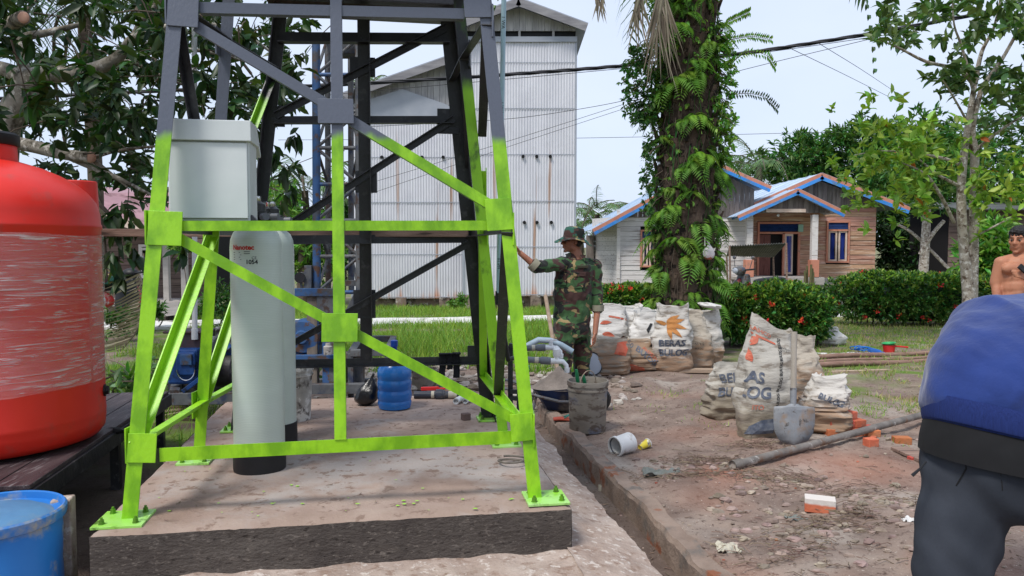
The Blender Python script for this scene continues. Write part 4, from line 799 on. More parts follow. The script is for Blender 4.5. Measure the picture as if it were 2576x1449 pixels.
m_door = mat('door_maroon', srgb(96, 52, 46), srgb(120, 70, 60), rough=.45, scale=5, stretch=(6, 6, .6))
m_inside = mat('inside_shade', srgb(24, 22, 24), rough=.9)  # near-black colour stands for the unlit interior
m_roofz = mat('roof_pale', srgb(168, 186, 206), srgb(190, 204, 220), scale=1.2, rough=.4, dirt=(srgb(140, 150, 166), .2, 1.5))
m_sill = mat('sill_grey', srgb(160, 154, 148), srgb(182, 176, 170), scale=2.5, rough=.85, bump=.2, stretch=(.5, 3, 3))
def planks(o, x0, x1, z0, z1, d, rows, openings, m, th=.03, name='plank', rd=random.Random(1)):
    for r in range(rows):
        a, b = lerp(z0, z1, r/rows)+.004, lerp(z0, z1, (r+1)/rows)-.004; segs = [(x0, x1)]
        for ox0, ox1, oz0, oz1 in openings:
            if b > oz0+.03 and a < oz1-.03:
                ns = []
                for s0, s1 in segs:
                    if ox1 <= s0 or ox0 >= s1: ns.append((s0, s1)); continue
                    if ox0 > s0+.02: ns.append((s0, ox0))
                    if ox1 < s1-.02: ns.append((ox1, s1))
                segs = ns
        for s0, s1 in segs:
            mb = MB(); dd = d+rd.uniform(-.008, .008); mb.add([(s0, dd-.012, a), (s1, dd-.012, a), (s1, dd+.006, b), (s0, dd+.006, b), (s0, dd+th, a), (s1, dd+th, a), (s1, dd+th, b), (s0, dd+th, b)], [(0, 1, 2, 3), (5, 4, 7, 6), (1, 5, 6, 2), (4, 0, 3, 7), (3, 2, 6, 7), (4, 5, 1, 0)]); part(name, mb, m, o)
def window(o, r, d, louv=.22, panes=2, curtain=m_curt, mfr=m_salmon):
    x0, x1, z0, z1 = r; w = root('window', '', '', (0, 0, 0)); bpy.data.objects.remove(w)
    mb = MB(); f = .07
    for a, b, c, e in ((x0, x0+f, z0, z1), (x1-f, x1, z0, z1), (x0+f, x1-f, z0, z0+f), (x0+f, x1-f, z1-f, z1)): mb.box(((a+b)/2, d-.02, (c+e)/2), (b-a, .10, e-c))
    zl = lerp(z1, z0, louv); mb.box(((x0+x1)/2, d-.02, zl), (x1-x0-2*f, .1, f)); wf = part('window', mb, mfr, o)
    n = 5
    for k in range(n):
        z = lerp(zl+f/2, z1-f, (k+.5)/n); mb = MB(); mb.box(((x0+x1)/2, d+.0, z), (x1-x0-2*f, .05, (z1-zl)/n*.5), Matrix.Rotation(-.5, 3, 'X')); part('louvre_slat', mb, m_louv, wf)
    for k in range(panes):
        a, b = lerp(x0+f, x1-f, k/panes)+.03, lerp(x0+f, x1-f, (k+1)/panes)-.03; mb = MB(); g = .07
        for c0, c1, e0, e1 in ((a, a+g, z0+f, zl-f/2), (b-g, b, z0+f, zl-f/2), (a+g, b-g, z0+f, z0+f+g), (a+g, b-g, zl-f/2-g, zl-f/2)): mb.box(((c0+c1)/2, d-.0, (e0+e1)/2), (c1-c0, .06, e1-e0))
        part('casement', mb, m_frame, wf)
        mb = MB(); zc0, zc1 = z0+f+g, zl-f/2-g; mid = (a+b)/2
        def cf(u, v, a=a+g, b=b-g, zc0=zc0, zc1=zc1): wd = 1-.35*math.exp(-((v-.35)/.12)**2); return V((lerp(a, b, .5+(u-.5)*wd), d+.05+.015*math.sin(u*28), lerp(zc0, zc1, v)))
        mb.grid(cf, 24, 12); part('curtain', mb, curtain, wf, True)
        mb = MB(); mb.box((mid, d+.10, (zc0+zc1)/2), (b-a-2*g, .01, zc1-zc0)); part('room_shade_sheet', mb, m_inside, wf)  # near-black sheet paints the unlit room behind the curtain
    return wf
def gable_roof(o, d, depth, ridge, el, er, fas=.30, sheet=m_roofz):
    rX, rZ = ridge
    for (bx, bz) in (el, er):
        a, b = V((rX, d, rZ)), V((bx, d, bz)); nn = V((-(bz-rZ), 0, bx-rX)).normalized(); nn = nn if nn.z > 0 else -nn; L_ = (b-a).length; n = int(L_/.3); mb = MB()
        mb.prism([a, b, b+nn*.03, a+nn*.03], V((0, depth, 0))); rs = part('roof_sheet', mb, sheet, o)
        for k in range(9): t = k/8; p = a+V((0, depth*t, 0))+nn*.03; mb = MB(); mb.bar(p, p+(b-a), V((0, 1, 0)), nn, .05, .03, 0, .012); part('roof_rib', mb, sheet, rs)
        e = V((0, -.03, 0)); mb = MB(); mb.prism([a+e+nn*.05, b+e+nn*.05, b+e-nn*fas*.42, a+e-nn*fas*.42], V((0, .03, 0))); part('fascia', mb, m_salmon, o)
        e = V((0, -.05, 0)); mb = MB(); mb.prism([a+e-nn*fas*.40, b+e-nn*fas*.40, b+e-nn*fas, a+e-nn*fas], V((0, .03, 0))); part('fascia', mb, m_btrim, o)
def gable_boards(o, d, x0, x1, zbase, ridge, el, er, m, w=.2, drop=.3):
    n = int((x1-x0)/w); rX, rZ = ridge
    top = lambda x: (lerp(rZ, el[1], (rX-x)/(rX-el[0])) if x < rX else lerp(rZ, er[1], (x-rX)/(er[0]-rX)))-drop*.6
    for k in range(n):
        a, b = lerp(x0, x1, k/n), lerp(x0, x1, (k+1)/n)
        if min(top(a), top(b)) > zbase+.02: mb = MB(); mb.prism([V((a+.006, d, zbase)), V((b-.006, d, zbase)), V((b-.006, d, top(b))), V((a+.006, d, top(a)))], V((0, .03, 0))); part('gable_board', mb, m, o)
HD = 33.
x0, _ = xz(1838, 700, HD); x1, zfl = xz(2200, 700, HD); zt = xz(0, 521, HD)[1]; zg = gz(12, HD)
WH = root('wooden_house', 'brown plank house on stilts with blue edged gables and front porch', 'house', ((x0+x1)/2, HD, zg))
mb = MB(); mb.box(((x0+x1)/2, HD+4.3, (zfl+zt)/2), (x1-x0-.05, 8.3, zt-zfl)); part('wall_core', mb, m_inside, WH)
win = rect(2079, 556, 2135, 661, HD); dorf = rect(1905, 558, 2010, 702, HD); lw = rect(1840, 575, 1868, 640, HD)
xm = xz(2062, 600, HD)[0]
planks(WH, xm, x1, zfl, zt, HD, 15, [win], m_brown); planks(WH, x0, xm, zfl, zt, HD, 15, [dorf], m_brown); planks(WH, x0-.1, xz(1885, 0, HD)[0], zfl, zt-.1, HD-.05, 15, [lw], m_white)
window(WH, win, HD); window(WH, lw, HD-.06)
# door group: louvres above, maroon leaf ajar, near-black panel for the unlit opening, side light
ax, bx, az, bz = dorf; mb = MB(); f = .09
for a, b, c, e in ((ax, ax+f, az, bz), (bx-f, bx, az, bz), (ax+f, bx-f, bz-f, bz)): mb.box(((a+b)/2, HD-.02, (c+e)/2), (b-a, .1, e-c))
zl = xz(0, 586, HD)[1]; xs1, xs2 = xz(1914, 0, HD)[0], xz(1982, 0, HD)[0]; mb.box(((ax+bx)/2, HD-.02, zl), (bx-ax-2*f, .1, f)); mb.box((xs2, HD-.02, (az+zl)/2), (f, .1, zl-az)); df = part('door_frame', mb, m_salmon, WH)
for k in range(5): mb = MB(); mb.box(((ax+bx)/2, HD, lerp(zl+.06, bz-.1, (k+.5)/5)), (bx-ax-2*f, .05, .045), Matrix.Rotation(-.5, 3, 'X')); part('louvre_slat', mb, m_louv, df)
mb = MB(); mb.box(((xs1+xs2)/2, HD+.15, (az+zl)/2), (xs2-xs1, .02, zl-az)); part('opening_shade_panel', mb, m_inside, df)  # shade of the doorway painted as a near-black panel
xd = xz(1950, 0, HD)[0]; mb = MB(); mb.box(((xs1+xd)/2, HD+.06, (az+zl)/2-.03), (xd-xs1, .045, zl-az-.1)); dl = part('door', mb, m_door, WH)
for i in range(2):
    for j in range(3): mb = MB(); mb.box((lerp(xs1, xd, .3+.4*i), HD+.03, lerp(az, zl, .2+.3*j)), ((xd-xs1)*.28, .03, (zl-az)*.22)); part('door_panel', mb, m_door, dl, bevel=.012)
sl = (xz(1985, 0, HD)[0], xz(2006, 0, HD)[0], xz(0, 690, HD)[1], xz(0, 588, HD)[1]); mb = MB()
mb.box(((sl[0]+sl[1])/2, HD-.01, (sl[2]+sl[3])/2), (sl[1]-sl[0], .08, sl[3]-sl[2])); sdl = part('side_light', mb, m_frame, WH); mb = MB(); mb.grid(lambda u, v: V((lerp(sl[0]+.07, sl[1]-.07, u), HD-.055-.006*math.sin(u*20), lerp(sl[2]+.1, sl[3]-.1, v))), 16, 3); part('curtain', mb, m_curt, sdl, True)
# sill, stilts, porch
mb = MB(); mb.box(((x0+x1)/2, HD-.06, zfl-.12), (x1-x0+.1, .08, .26)); part('sill_board', mb, m_sill, WH)
for px in (1850, 1930, 2010, 2074, 2140, 2195): x = xz(px, 0, HD)[0]; mb = MB(); mb.box((x, HD+.25, (zg+zfl)/2-.1), (.2, .2, zfl-zg+.1)); part('stilt', mb, m_pier, WH)
PDp = 31.2; px0, px1 = xz(1886, 0, PDp)[0], xz(2072, 0, PDp)[0]; zpf = xz(0, 697, PDp)[1]
mb = MB(); mb.box(((px0+px1)/2, PDp+.9, zpf-.07), (px1-px0+.5, 1.9, .12)); part('porch_floor', mb, m_sill, WH); mb = MB(); mb.box(((px0+px1)/2, PDp-.06, zpf-.16), (px1-px0+.5, .05, .28)); part('porch_skirt', mb, m_sill, WH)
for pxa in (1896, 2063):
    x = xz(pxa, 0, PDp)[0]; zt2 = xz(0, 540, PDp)[1]; mb = MB(); mb.box((x, PDp+.1, (zpf+zt2)/2), (.24, .24, zt2-zpf)); po = part('porch_post', mb, m_white if pxa < 2000 else m_white, WH, bevel=.01)
    mb = MB(); mb.box((x, PDp+.1, zpf+.35), (.34, .34, .7)); part('post_base', mb, m_salmon, po, bevel=.01)
    mb = MB(); mb.box((x+.03, PDp+.3, (gz(12, PDp)+zpf)/2), (.22, .22, zpf-gz(12, PDp))); part('stilt', mb, m_pier, WH)
rid, el, er = xz(2000, 478, PDp), xz(1850, 546, PDp), xz(2119, 536, PDp); gable_roof(WH, PDp-.3, 3.2, rid, el, er, .19); gable_boards(WH, PDp-.05, xz(1872, 0, PDp)[0], xz(2098, 0, PDp)[0], xz(0, 536, PDp)[1], rid, el, er, m_gdark)
mb = MB(); mb.box((xz(1985, 0, PDp)[0], PDp-.1, xz(0, 530, PDp)[1]), (1.6, .04, .14)); part('vent_strip', mb, m_frame, WH); mb = MB(); mb.ball((xz(1972, 0, PDp)[0], PDp+.2, xz(0, 541, PDp)[1]), .06, 10); part('porch_bulb', mb, m_tap, WH, True)
rid, el, er = xz(2053, 441, HD), xz(1826, 541, HD), xz(2271, 526, HD); gable_roof(WH, HD-.6, 10., rid, el, er, .24); gable_boards(WH, HD-.05, xz(1862, 0, HD)[0], xz(2236, 0, HD)[0], zt-.02, rid, el, er, m_gdark)
mb = MB(); mb.box((xz(2024, 0, HD)[0], HD-.08, xz(0, 574, HD)[1]), (.22, .06, .32)); mt = part('meter_box', mb, mat('meter_green', srgb(150, 190, 170), rough=.5), WH, bevel=.02)
mb = MB(); a, b = P(1960, 702, PDp-.2), P(2010, 735, PDp-2.0); mb.bar(a, b, V((1, 0, 0)), UPV, .9, .06); part('entry_ramp', mb, m_plank, WH)
pl = V((xz(2050, 0, 30.6)[0], 30.6, gz(12, 30.6))); PT = root('potted_cactus', 'cactus in a dark pot standing before the house porch post', 'plant', pl)
mb = MB(); mb.lathe(pl, [(.22, 0), (.32, .5), (.34, .52), (.3, .52)], 16); part('pot', mb, m_boot, PT, True); mb = MB()
for k in range(7): q = pl+V((.16*math.cos(k*2.4), .1*math.sin(k*2.4), .5)); mb.tube([q, q+V((.03*math.sin(k), 0, .55+.35*((k*37) % 7)/7))], [.06, .045], 8)
part('stems', mb, mat('cactus', srgb(110, 96, 70), srgb(86, 92, 58), rough=.9, scale=6), PT, True)
# --- whitewashed wing left of the palm
WD = 32.4; LWH = root('whitewashed_house', 'pale whitewashed plank house with blue edged roof behind the palm trunk', 'house', (xz(1640, 0, WD)[0], WD, gz(6, WD)))
x0, x1 = xz(1560, 0, WD)[0], xz(1905, 0, WD)[0]; zf2, zt2 = xz(0, 716, WD)[1], xz(0, 545, WD)[1]
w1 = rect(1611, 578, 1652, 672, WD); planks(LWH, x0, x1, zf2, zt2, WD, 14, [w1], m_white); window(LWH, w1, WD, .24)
mb = MB(); mb.box(((x0+x1)/2, WD+4, (zf2+zt2)/2), (x1-x0-.05, 7.8, zt2-zf2)); part('wall_core', mb, m_inside, LWH)
for r in range(14):
    a, b = lerp(zf2, zt2, r/14)+.004, lerp(zf2, zt2, (r+1)/14)-.004; mb = MB(); xl = xz(1508, 0, WD)[0]; mb.prism([V((x0, WD+.0, a)), V((xl, WD+2.4, a)), V((xl, WD+2.4, b)), V((x0, WD+.0, b))], V((.03, .03, 0))); part('plank', mb, m_white, LWH)
mb = MB(); mb.box((x0, WD-.03, (zf2+zt2)/2+.1), (.14, .1, zt2-zf2+.4)); part('corner_post', mb, m_white, LWH); mb = MB(); mb.box(((x0+x1)/2-.2, WD-.05, zf2-.1), (x1-x0+.4, .08, .24)); part('sill_board', mb, m_sill, LWH)
for px in (1575, 1640, 1720, 1800): x = xz(px, 0, WD)[0]; mb = MB(); mb.box((x, WD+.3, (gz(6, WD)+zf2)/2), (.2, .2, zf2-gz(6, WD))); part('stilt', mb, m_pier, LWH)
rid, el, er = xz(1792, 414, WD), xz(1487, 580, WD), xz(1928, 474, WD); gable_roof(LWH, WD-.6, 9., rid, el, er, .22); gable_boards(LWH, WD-.04, x0, x1, zt2-.02, rid, el, (xz(1990, 0, WD)[0], xz(0, 506, WD)[1]), m_gdark)
mb = MB(); mb.box((xl-.12, WD+2.2, xz(0, 650, WD)[1]), (.3, .5, 2.0)); part('lean_to', mb, m_gdark, LWH)
# --- awning before the house
AD = 26.5; AW = root('awning', 'dark corrugated awning sheet on thin crooked poles before the house', 'awning', P(1910, 700, AD))
m_awn = mat('awning_dark', srgb(62, 64, 62), srgb(84, 86, 82), scale=3, rough=.6, dirt=(srgb(110, 104, 96), .2, 3)); a, b, c, e = P(1828, 642, AD+1.4), P(1835, 618, AD-.8), P(1978, 611, AD-.8), P(1945, 646, AD+1.4)
mb = MB(); mb.grid(lambda u, v: lerp(lerp(a, e, u), lerp(b, c, u), v)+UPV*(.02*math.sin(u*2*math.pi*22)), 200, 4); sh = part('roof_sheet', mb, m_awn, AW, True); sh.modifiers.new('t', 'SOLIDIFY').thickness = .02
for q in (a, b, c, e):
    mb = MB(); g = gz(q.x, q.y); mb.tube([q, V((q.x+.04, q.y, (q.z+g)/2)), V((q.x, q.y, g-.05))], .035, 8); part('pole', mb, m_plank, AW, True)
# --- wooden house far left behind the red tank
m_pinkr = mat('roof_pink', srgb(150, 110, 116), srgb(172, 132, 136), scale=1.5, rough=.5, dirt=(srgb(120, 84, 84), .3, 2)); m_dkpl = mat('plank_dark', srgb(84, 70, 64), srgb(120, 102, 94), scale=3, rough=.9, bump=.3, stretch=(.35, 3, 5), rnd=.2)
LD = 16.5; LH = root('stilt_house', 'dark plank house with faded pink roof behind the red tank', 'house', (xz(330, 0, LD)[0], LD, gz(-8, LD)))
x0, x1 = xz(120, 0, LD)[0], xz(512, 0, LD)[0]; z0, z1 = xz(0, 752, LD)[1], xz(0, 560, LD)[1]; w1 = rect(352, 615, 392, 700, LD); planks(LH, x0, x1, z0, z1+.25, LD, 13, [w1], m_dkpl)
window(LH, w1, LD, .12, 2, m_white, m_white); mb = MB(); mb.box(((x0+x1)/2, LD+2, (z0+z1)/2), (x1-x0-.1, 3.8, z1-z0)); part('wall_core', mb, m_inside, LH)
mb = MB(); mb.box(((x0+x1)/2, LD-.5, z0-.03), (x1-x0, 1.0, .1)); part('porch_floor', mb, m_sill, LH)
for k in range(7): x = lerp(x0+.1, x1-.1, k/6); mb = MB(); g = gz(x, LD-.8); mb.box((x, LD-.85, (g+z0)/2-.05), (.14, .14, z0-g)); part('stilt', mb, m_pier, LH)
for px in (446, 400): x = xz(px, 0, LD-.9)[0]; mb = MB(); mb.box((x, LD-.85, (z0+z1)/2+.1), (.11, .11, z1-z0+.2)); part('porch_post', mb, m_sill, LH)
q = [P(140, 468, 17.6), P(470, 490, 17.6), P(410, 592, 15.2), P(140, 492, 15.2)]
mb = MB(); mb.add(q+[p+UPV*.05 for p in q], [(0, 1, 2, 3), (7, 6, 5, 4), (0, 4, 5, 1), (1, 5, 6, 2), (2, 6, 7, 3), (3, 7, 4, 0)]); part('roof_sheet', mb, m_pinkr, LH)
mb = MB(); mb.bar(q[3]-UPV*.03, q[2]-UPV*.03, UPV, V((0, 1, 0)), .16, .04); part('fascia', mb, m_frame, LH); mb = MB(); mb.prism([P(388, 470, 18), P(560, 470, 18), P(560, 600, 18), P(388, 600, 18)], V((0, .05, 0))); part('upper_wall', mb, m_gdark, LH)
RP = root('slatted_ramp', 'low ramp of grey slats leading to the dark plank house', 'ramp', P(430, 785, 14.9))
for k in range(11): t = k/10; a = lerp(P(392, 796, 14.6), P(405, 757, 15.7), t); b = lerp(P(447, 790, 14.6), P(452, 757, 15.7), t); mb = MB(); mb.bar(a, b, V((0, 1, 0)), UPV, .07, .03); part('slat', mb, m_sill, RP)
for k in (0, 1): a, b = (P(396, 797, 14.62), P(409, 760, 15.7)) if k == 0 else (P(442, 792, 14.62), P(449, 760, 15.7)); mb = MB(); mb.bar(a-UPV*.05, b-UPV*.05, V((1, 0, 0)), UPV, .05, .07); part('stringer', mb, m_sill, RP)
# ================================================================ TREES, HEDGES, PALMS, GRASS, WIRES
def leafmat(name, c1, c2, tr=.35, isl=.35, rough=.45, c3=None): return mat(name, c1, c2, c3, scale=3, rough=rough, island=isl, transl=tr, spec=.4)
m_bark = mat('bark_mottled', srgb(110, 104, 92), srgb(156, 148, 136), scale=7, rough=.95, bump=.8, bscale=22, dirt=(srgb(78, 72, 60), .35, 10, srgb(186, 180, 170), .25, 12))
m_bark2 = mat('bark_pale', srgb(138, 128, 116), srgb(182, 172, 160), scale=9, rough=.95, bump=.6, bscale=30, dirt=(srgb(92, 74, 62), .35, 12, srgb(204, 198, 190), .25, 16))
m_barkd = mat('bark_dark', srgb(70, 60, 52), srgb(104, 92, 80), scale=7, rough=.95, bump=.8, bscale=22)
m_cut = mat('cut_wood', srgb(178, 132, 112), srgb(196, 156, 134), scale=9, rough=.9)
m_lfdark = leafmat('leaf_backlit', srgb(36, 58, 30), srgb(58, 84, 40), .28, .5)  # backlit darkness of the leaves is put into this green
m_lfmid = leafmat('leaf_mid', srgb(58, 96, 44), srgb(88, 130, 60), .3, .45)
m_lflite = leafmat('leaf_light', srgb(84, 132, 52), srgb(120, 164, 70), .32, .4)
m_lfgrey = leafmat('leaf_greygreen', srgb(76, 104, 64), srgb(112, 142, 90), .3, .4)
m_hedge = leafmat('leaf_hedge', srgb(54, 94, 44), srgb(98, 136, 60), .25, .55, .38)
m_hedgel = leafmat('leaf_hedge_young', srgb(128, 164, 54), srgb(164, 190, 84), .3, .3, .4)
m_fern = leafmat('leaf_fern', srgb(84, 132, 46), srgb(134, 172, 66), .35, .35, .6)
m_fernd = leafmat('leaf_fern_dark', srgb(44, 84, 36), srgb(76, 116, 50), .3, .4, .6)
m_dry = leafmat('leaf_dry', srgb(112, 102, 86), srgb(152, 142, 124), .2, .3, .8)
m_orange = leafmat('leaf_orange', srgb(186, 92, 46), srgb(200, 130, 50), .3, .3)
def sprigs(name, pos, out, n, ln, m, parent, wr=.36, droop=.15, tmpl='leaf', spread=1.0, loc=None):
    """n leaves round each sprig position, fanning round direction out"""
    pos = np.repeat(np.asarray(pos), n, 0); out = np.repeat(norm(np.asarray(out)), n, 0); N_ = len(pos)
    d = norm(out+RNG.normal(size=(N_, 3))*.75*spread); d[:, 2] -= droop; d = norm(d); L_ = ln*RNG.uniform(.65, 1.2, N_)
    pos = pos+out*RNG.uniform(-.25, .35, N_)[:, None]*ln+RNG.normal(size=(N_, 3))*ln*.1; upv = rdir(N_, 1.6)
    tv, tf = (LEAF_V, LEAF_F) if tmpl == 'leaf' else (KITE_V, KITE_F)
    me = scatter_mesh(name, tv, tf, pos, d, upv, L_, L_*wr, m); return meshob(name, me, parent, loc)
def limb(pts, r, m, parent, name='limb', wob=.0, n=10):
    pts = [V(p) for p in pts]; fine = []; k = 6
    for i in range(len(pts)-1):
        p0, p1, p2, p3 = pts[max(i-1, 0)], pts[i], pts[i+1], pts[min(i+2, len(pts)-1)]
        for j in range(k):
            t = j/k; fine.append(.5*((2*p1)+(p2-p0)*t+(2*p0-5*p1+4*p2-p3)*t*t+(3*p1-p0-3*p2+p3)*t**3))
    fine.append(pts[-1]); rs = np.interp(np.linspace(0, 1, len(fine)), np.linspace(0, 1, len(r)), r)
    rs = [a*(1+.08*noise.noise(p*6)) for a, p in zip(rs, fine)]; mb = MB(); mb.tube(fine, rs, n); return part(name, mb, m, parent, True)
# --- big dark tree behind the red tank
TD = 6.6
b0 = P(10, 900, TD); b0.z = gz(b0.x, TD); T1 = root('broadleaf_tree', 'dark broad leaved tree with mottled bent trunk behind the red tank', 'tree', b0)
limb([b0, P(0, 600, TD), P(12, 345, TD), P(32, 280, TD), P(70, 235, TD), P(66, 190, TD)], [.16, .13, .115, .11, .13, .10], m_bark, T1, 'trunk', n=14)
def pp(l, d0, d1): return [P(x, y, lerp(d0, d1, i/max(1, len(l)-1))) for i, (x, y) in enumerate(l)]
for l, r, d1 in (([(66, 195), (120, 188), (210, 182), (290, 150), (335, 98), (385, 82), (440, 58)], [.075, .07, .05, .035, .02], 6.2), ([(66, 190), (50, 130), (62, 95), (120, 82), (200, 62)], [.05, .04, .035, .02], 6.9), ([(60, 195), (0, 170), (-90, 150)], [.07, .06, .04], 6.9),
                 ([(30, 358), (100, 372), (160, 388), (228, 396)], [.06, .055, .05, .045], 6.4), ([(150, 385), (230, 420), (300, 450), (380, 490)], [.03, .025, .018, .01], 6.2), ([(225, 400), (290, 380), (390, 368)], [.02, .015, .01], 6.2), ([(228, 398), (270, 430), (320, 470)], [.02, .015, .008], 6.3),
                 ([(335, 98), (355, 55), (395, 10), (420, -40)], [.03, .025, .02, .015], 6.4), ([(290, 150), (340, 160), (430, 200), (520, 240)], [.02, .016, .012, .008], 6.6), ([(335, 98), (410, 120), (520, 130), (640, 160)], [.025, .02, .015, .008], 7.0), ([(440, 58), (520, 60), (620, 90), (720, 160)], [.03, .022, .016, .008], 7.2), ([(-30, 75), (20, 62), (58, 44)], [.06, .055, .052], 5.9)):
    limb(pp(l, TD if l[0][0] < 200 else 6.5, d1), r, m_bark, T1)
for q in (P(59, 44, 5.88), P(229, 396, 6.38)): mb = MB(); mb.ball(q, (.045, .02, .045), 12); part('cut_end', mb, m_cut, T1, True)
ps, ou = [], []; rr = random.Random(4)
while len(ps) < 720:
    x, y = rr.uniform(-140, 770), rr.uniform(-90, 520); w = 1.0 if x < 430 else .55 if x < 700 else .35
    if y > 250: w *= .8
    if y > 330: w *= .5 if x < 420 else .45
    if x > 620 and y < 60: w *= .2
    if noise.noise(V((x/60., y/48., 1.3))) < -.08: w *= .10
    if 90 < x < 330 and y < 105: w *= .35
    if rr.random() > w: continue
    d = rr.uniform(5.6, 9.2) if x < 430 else rr.uniform(6.0, 9.5); p = P(x, y, d); ps.append(p); ou.append((rr.gauss(0, 1), rr.gauss(-.3, .8), rr.gauss(-.1, .6)))
sprigs('crown', ps, ou, 7, .165, m_lfdark, T1, .36, .25)
i = 0; tw = MB()
for p in ps[::3]: a = p+V((rr.gauss(0, .25), rr.gauss(0, .25), rr.uniform(-.1, .4))); tw.tube([a, lerp(a, p, .5)+V((0, 0, .03)), p], [.007, .005, .003], 4, False)
o = part('twigs', tw, m_barkd, T1); o['kind'] = 'stuff'
# hanging lower sprays of the same tree in front of the far house
ps = [P(x, y, d) for x, y, d in ((300, 520, 6.1), (255, 545, 6.0), (330, 560, 6.1), (280, 640, 6.0), (330, 625, 6.0), (262, 670, 6.2), (300, 690, 6.1), (450, 400, 6.4), (715, 420, 7.5), (730, 480, 7.6), (700, 560, 7.8), (690, 380, 7.3), (740, 330, 7.3), (710, 250, 7.2), (740, 180, 7.0), (465, 600, 7.5), (455, 640, 7.5), (300, 590, 6.1))]
sprigs('low_sprays', ps, [(0, -.2, -.6)]*len(ps), 9, .19, m_lfdark, T1, .36, .35)
limb([P(200, 470, 6.3), P(290, 560, 6.1), P(300, 660, 6.1)], [.02, .014, .006], m_barkd, T1, 'twig'); limb([P(245, 530, 5.9), P(262, 590, 6.0), P(270, 700, 6.1)], [.015, .01, .004], m_barkd, T1, 'twig')
# --- palm fronds
def frond_mesh(name, L_, nl, m, sag=.5, lw=.045, ll=.5, dead=False, seed=0):
    r = np.random.default_rng(seed); pos, d = [], []; ts = np.linspace(.14, 1., nl)
    rx_ = ts*L_*np.cos(sag*ts*.9); rz_ = L_*ts*np.sin(.9-sag*2.2*ts)*.8; tang = np.stack([np.gradient(rx_), np.zeros(nl), np.gradient(rz_)], 1); tang = norm(tang)
    for s in (-1, 1):
        for i in range(nl):
            pos.append((rx_[i], 0, rz_[i])); k = tang[i]*.55+np.array([0, s*1., (-.55 if not dead else -1.6)+r.normal()*.12]); d.append(k+r.normal(size=3)*.08)
    ln = ll*np.sin(np.clip(np.tile(ts, 2)*1.05+.12, 0, 1)*math.pi)**.6+.08; B = [(-.5, 0, 0), (.5, 0, 0), (.35, .6, -.06), (-.35, .6, -.06), (0, 1, -.28)]
    me = scatter_mesh(name, B, BLADE_F, pos, d, np.tile([0, 0, 1.], (len(pos), 1)), ln, lw, m); rib = [V((rx_[i], 0, rz_[i])) for i in range(nl)]; return me, rib
def palm(name, label, base, h, L_, nf, m, r=.16, grp=None, cat='palm', lw=.05, ll=.55, tilt0=0., seedb=0):
    o = root(name, label, cat, base, grp); limb([base, base+V((.1, 0, h*.5)), base+V((0, 0, h))], [r*1.2, r, r*.9], m_barkd, o, 'trunk')
    meshes = [frond_mesh('frond', L_, 26, m, s, lw, ll, False, i+seedb) for i, s in enumerate((.35, .6, .85))]; rg = random.Random(int(base[0]*10)+seedb)
    for k in range(nf):
        me, rib = meshes[k % 3]; fo = bpy.data.objects.new('frond', me); COL.objects.link(fo); fo.parent = o; fo.location = (0, 0, h); fo.rotation_euler = (rg.gauss(0, .15), rg.uniform(-.5, .35)+tilt0, k*2.4+rg.gauss(0, .2))
        if k < 3: mb = MB(); mb.tube(rib[::5]+[rib[-1]], .025, 5, False); rm = part('rib', mb, m_barkd, fo, local=True); rms = locals().setdefault('rms_', {}) ; rms[k] = rm.data
        else: ro = bpy.data.objects.new('rib', rms[k % 3]); COL.objects.link(ro); ro.parent = fo
    return o
def pbase(px, d, dz=0.): p = P(px, 700, d); p.z = gz(p.x, d); return p
palm('slim_palm', 'feathery palm rising beside the whitewashed house roof', pbase(1500, 42), xz(0, 540, 42)[1]-gz(0, 42), 3.0, 16, m_lfgrey, .14)
palm('slim_palm', 'smaller feathery palm half behind the tall zinc building corner', pbase(1458, 46), xz(0, 560, 46)[1]-gz(0, 46), 2.6, 14, m_lfgrey, .14)
palm('oil_palm', 'arching palm crown showing above roof right of the ferny trunk', pbase(1905, 46), xz(0, 420, 46)[1]-gz(0, 46), 4.0, 18, m_lfgrey, .2)
palm('oil_palm', 'second palm crown among trees just right of the arching palm', pbase(1975, 50), xz(0, 440, 50)[1]-gz(0, 50), 3.8, 16, m_lfgrey, .2)
palm('coconut_palm', 'thin leaved palm whose fronds hang behind the dark tree', pbase(230, 11), xz(0, 30, 11)[1]-gz(0, 11), 2.4, 15, m_lfdark, .1, None, 'palm', .03, .6)
palm('coconut_palm', 'distant palm showing between tower legs above the side building', pbase(935, 52), xz(0, 212, 52)[1]-gz(0, 52), 2.0, 14, m_lfgrey, .14)
palm('low_palm', 'low bushy palm below the zinc building edge behind drill rig', pbase(770, 26), xz(0, 480, 26)[1]-gz(0, 26), 2.2, 16, m_lfgrey, .12)
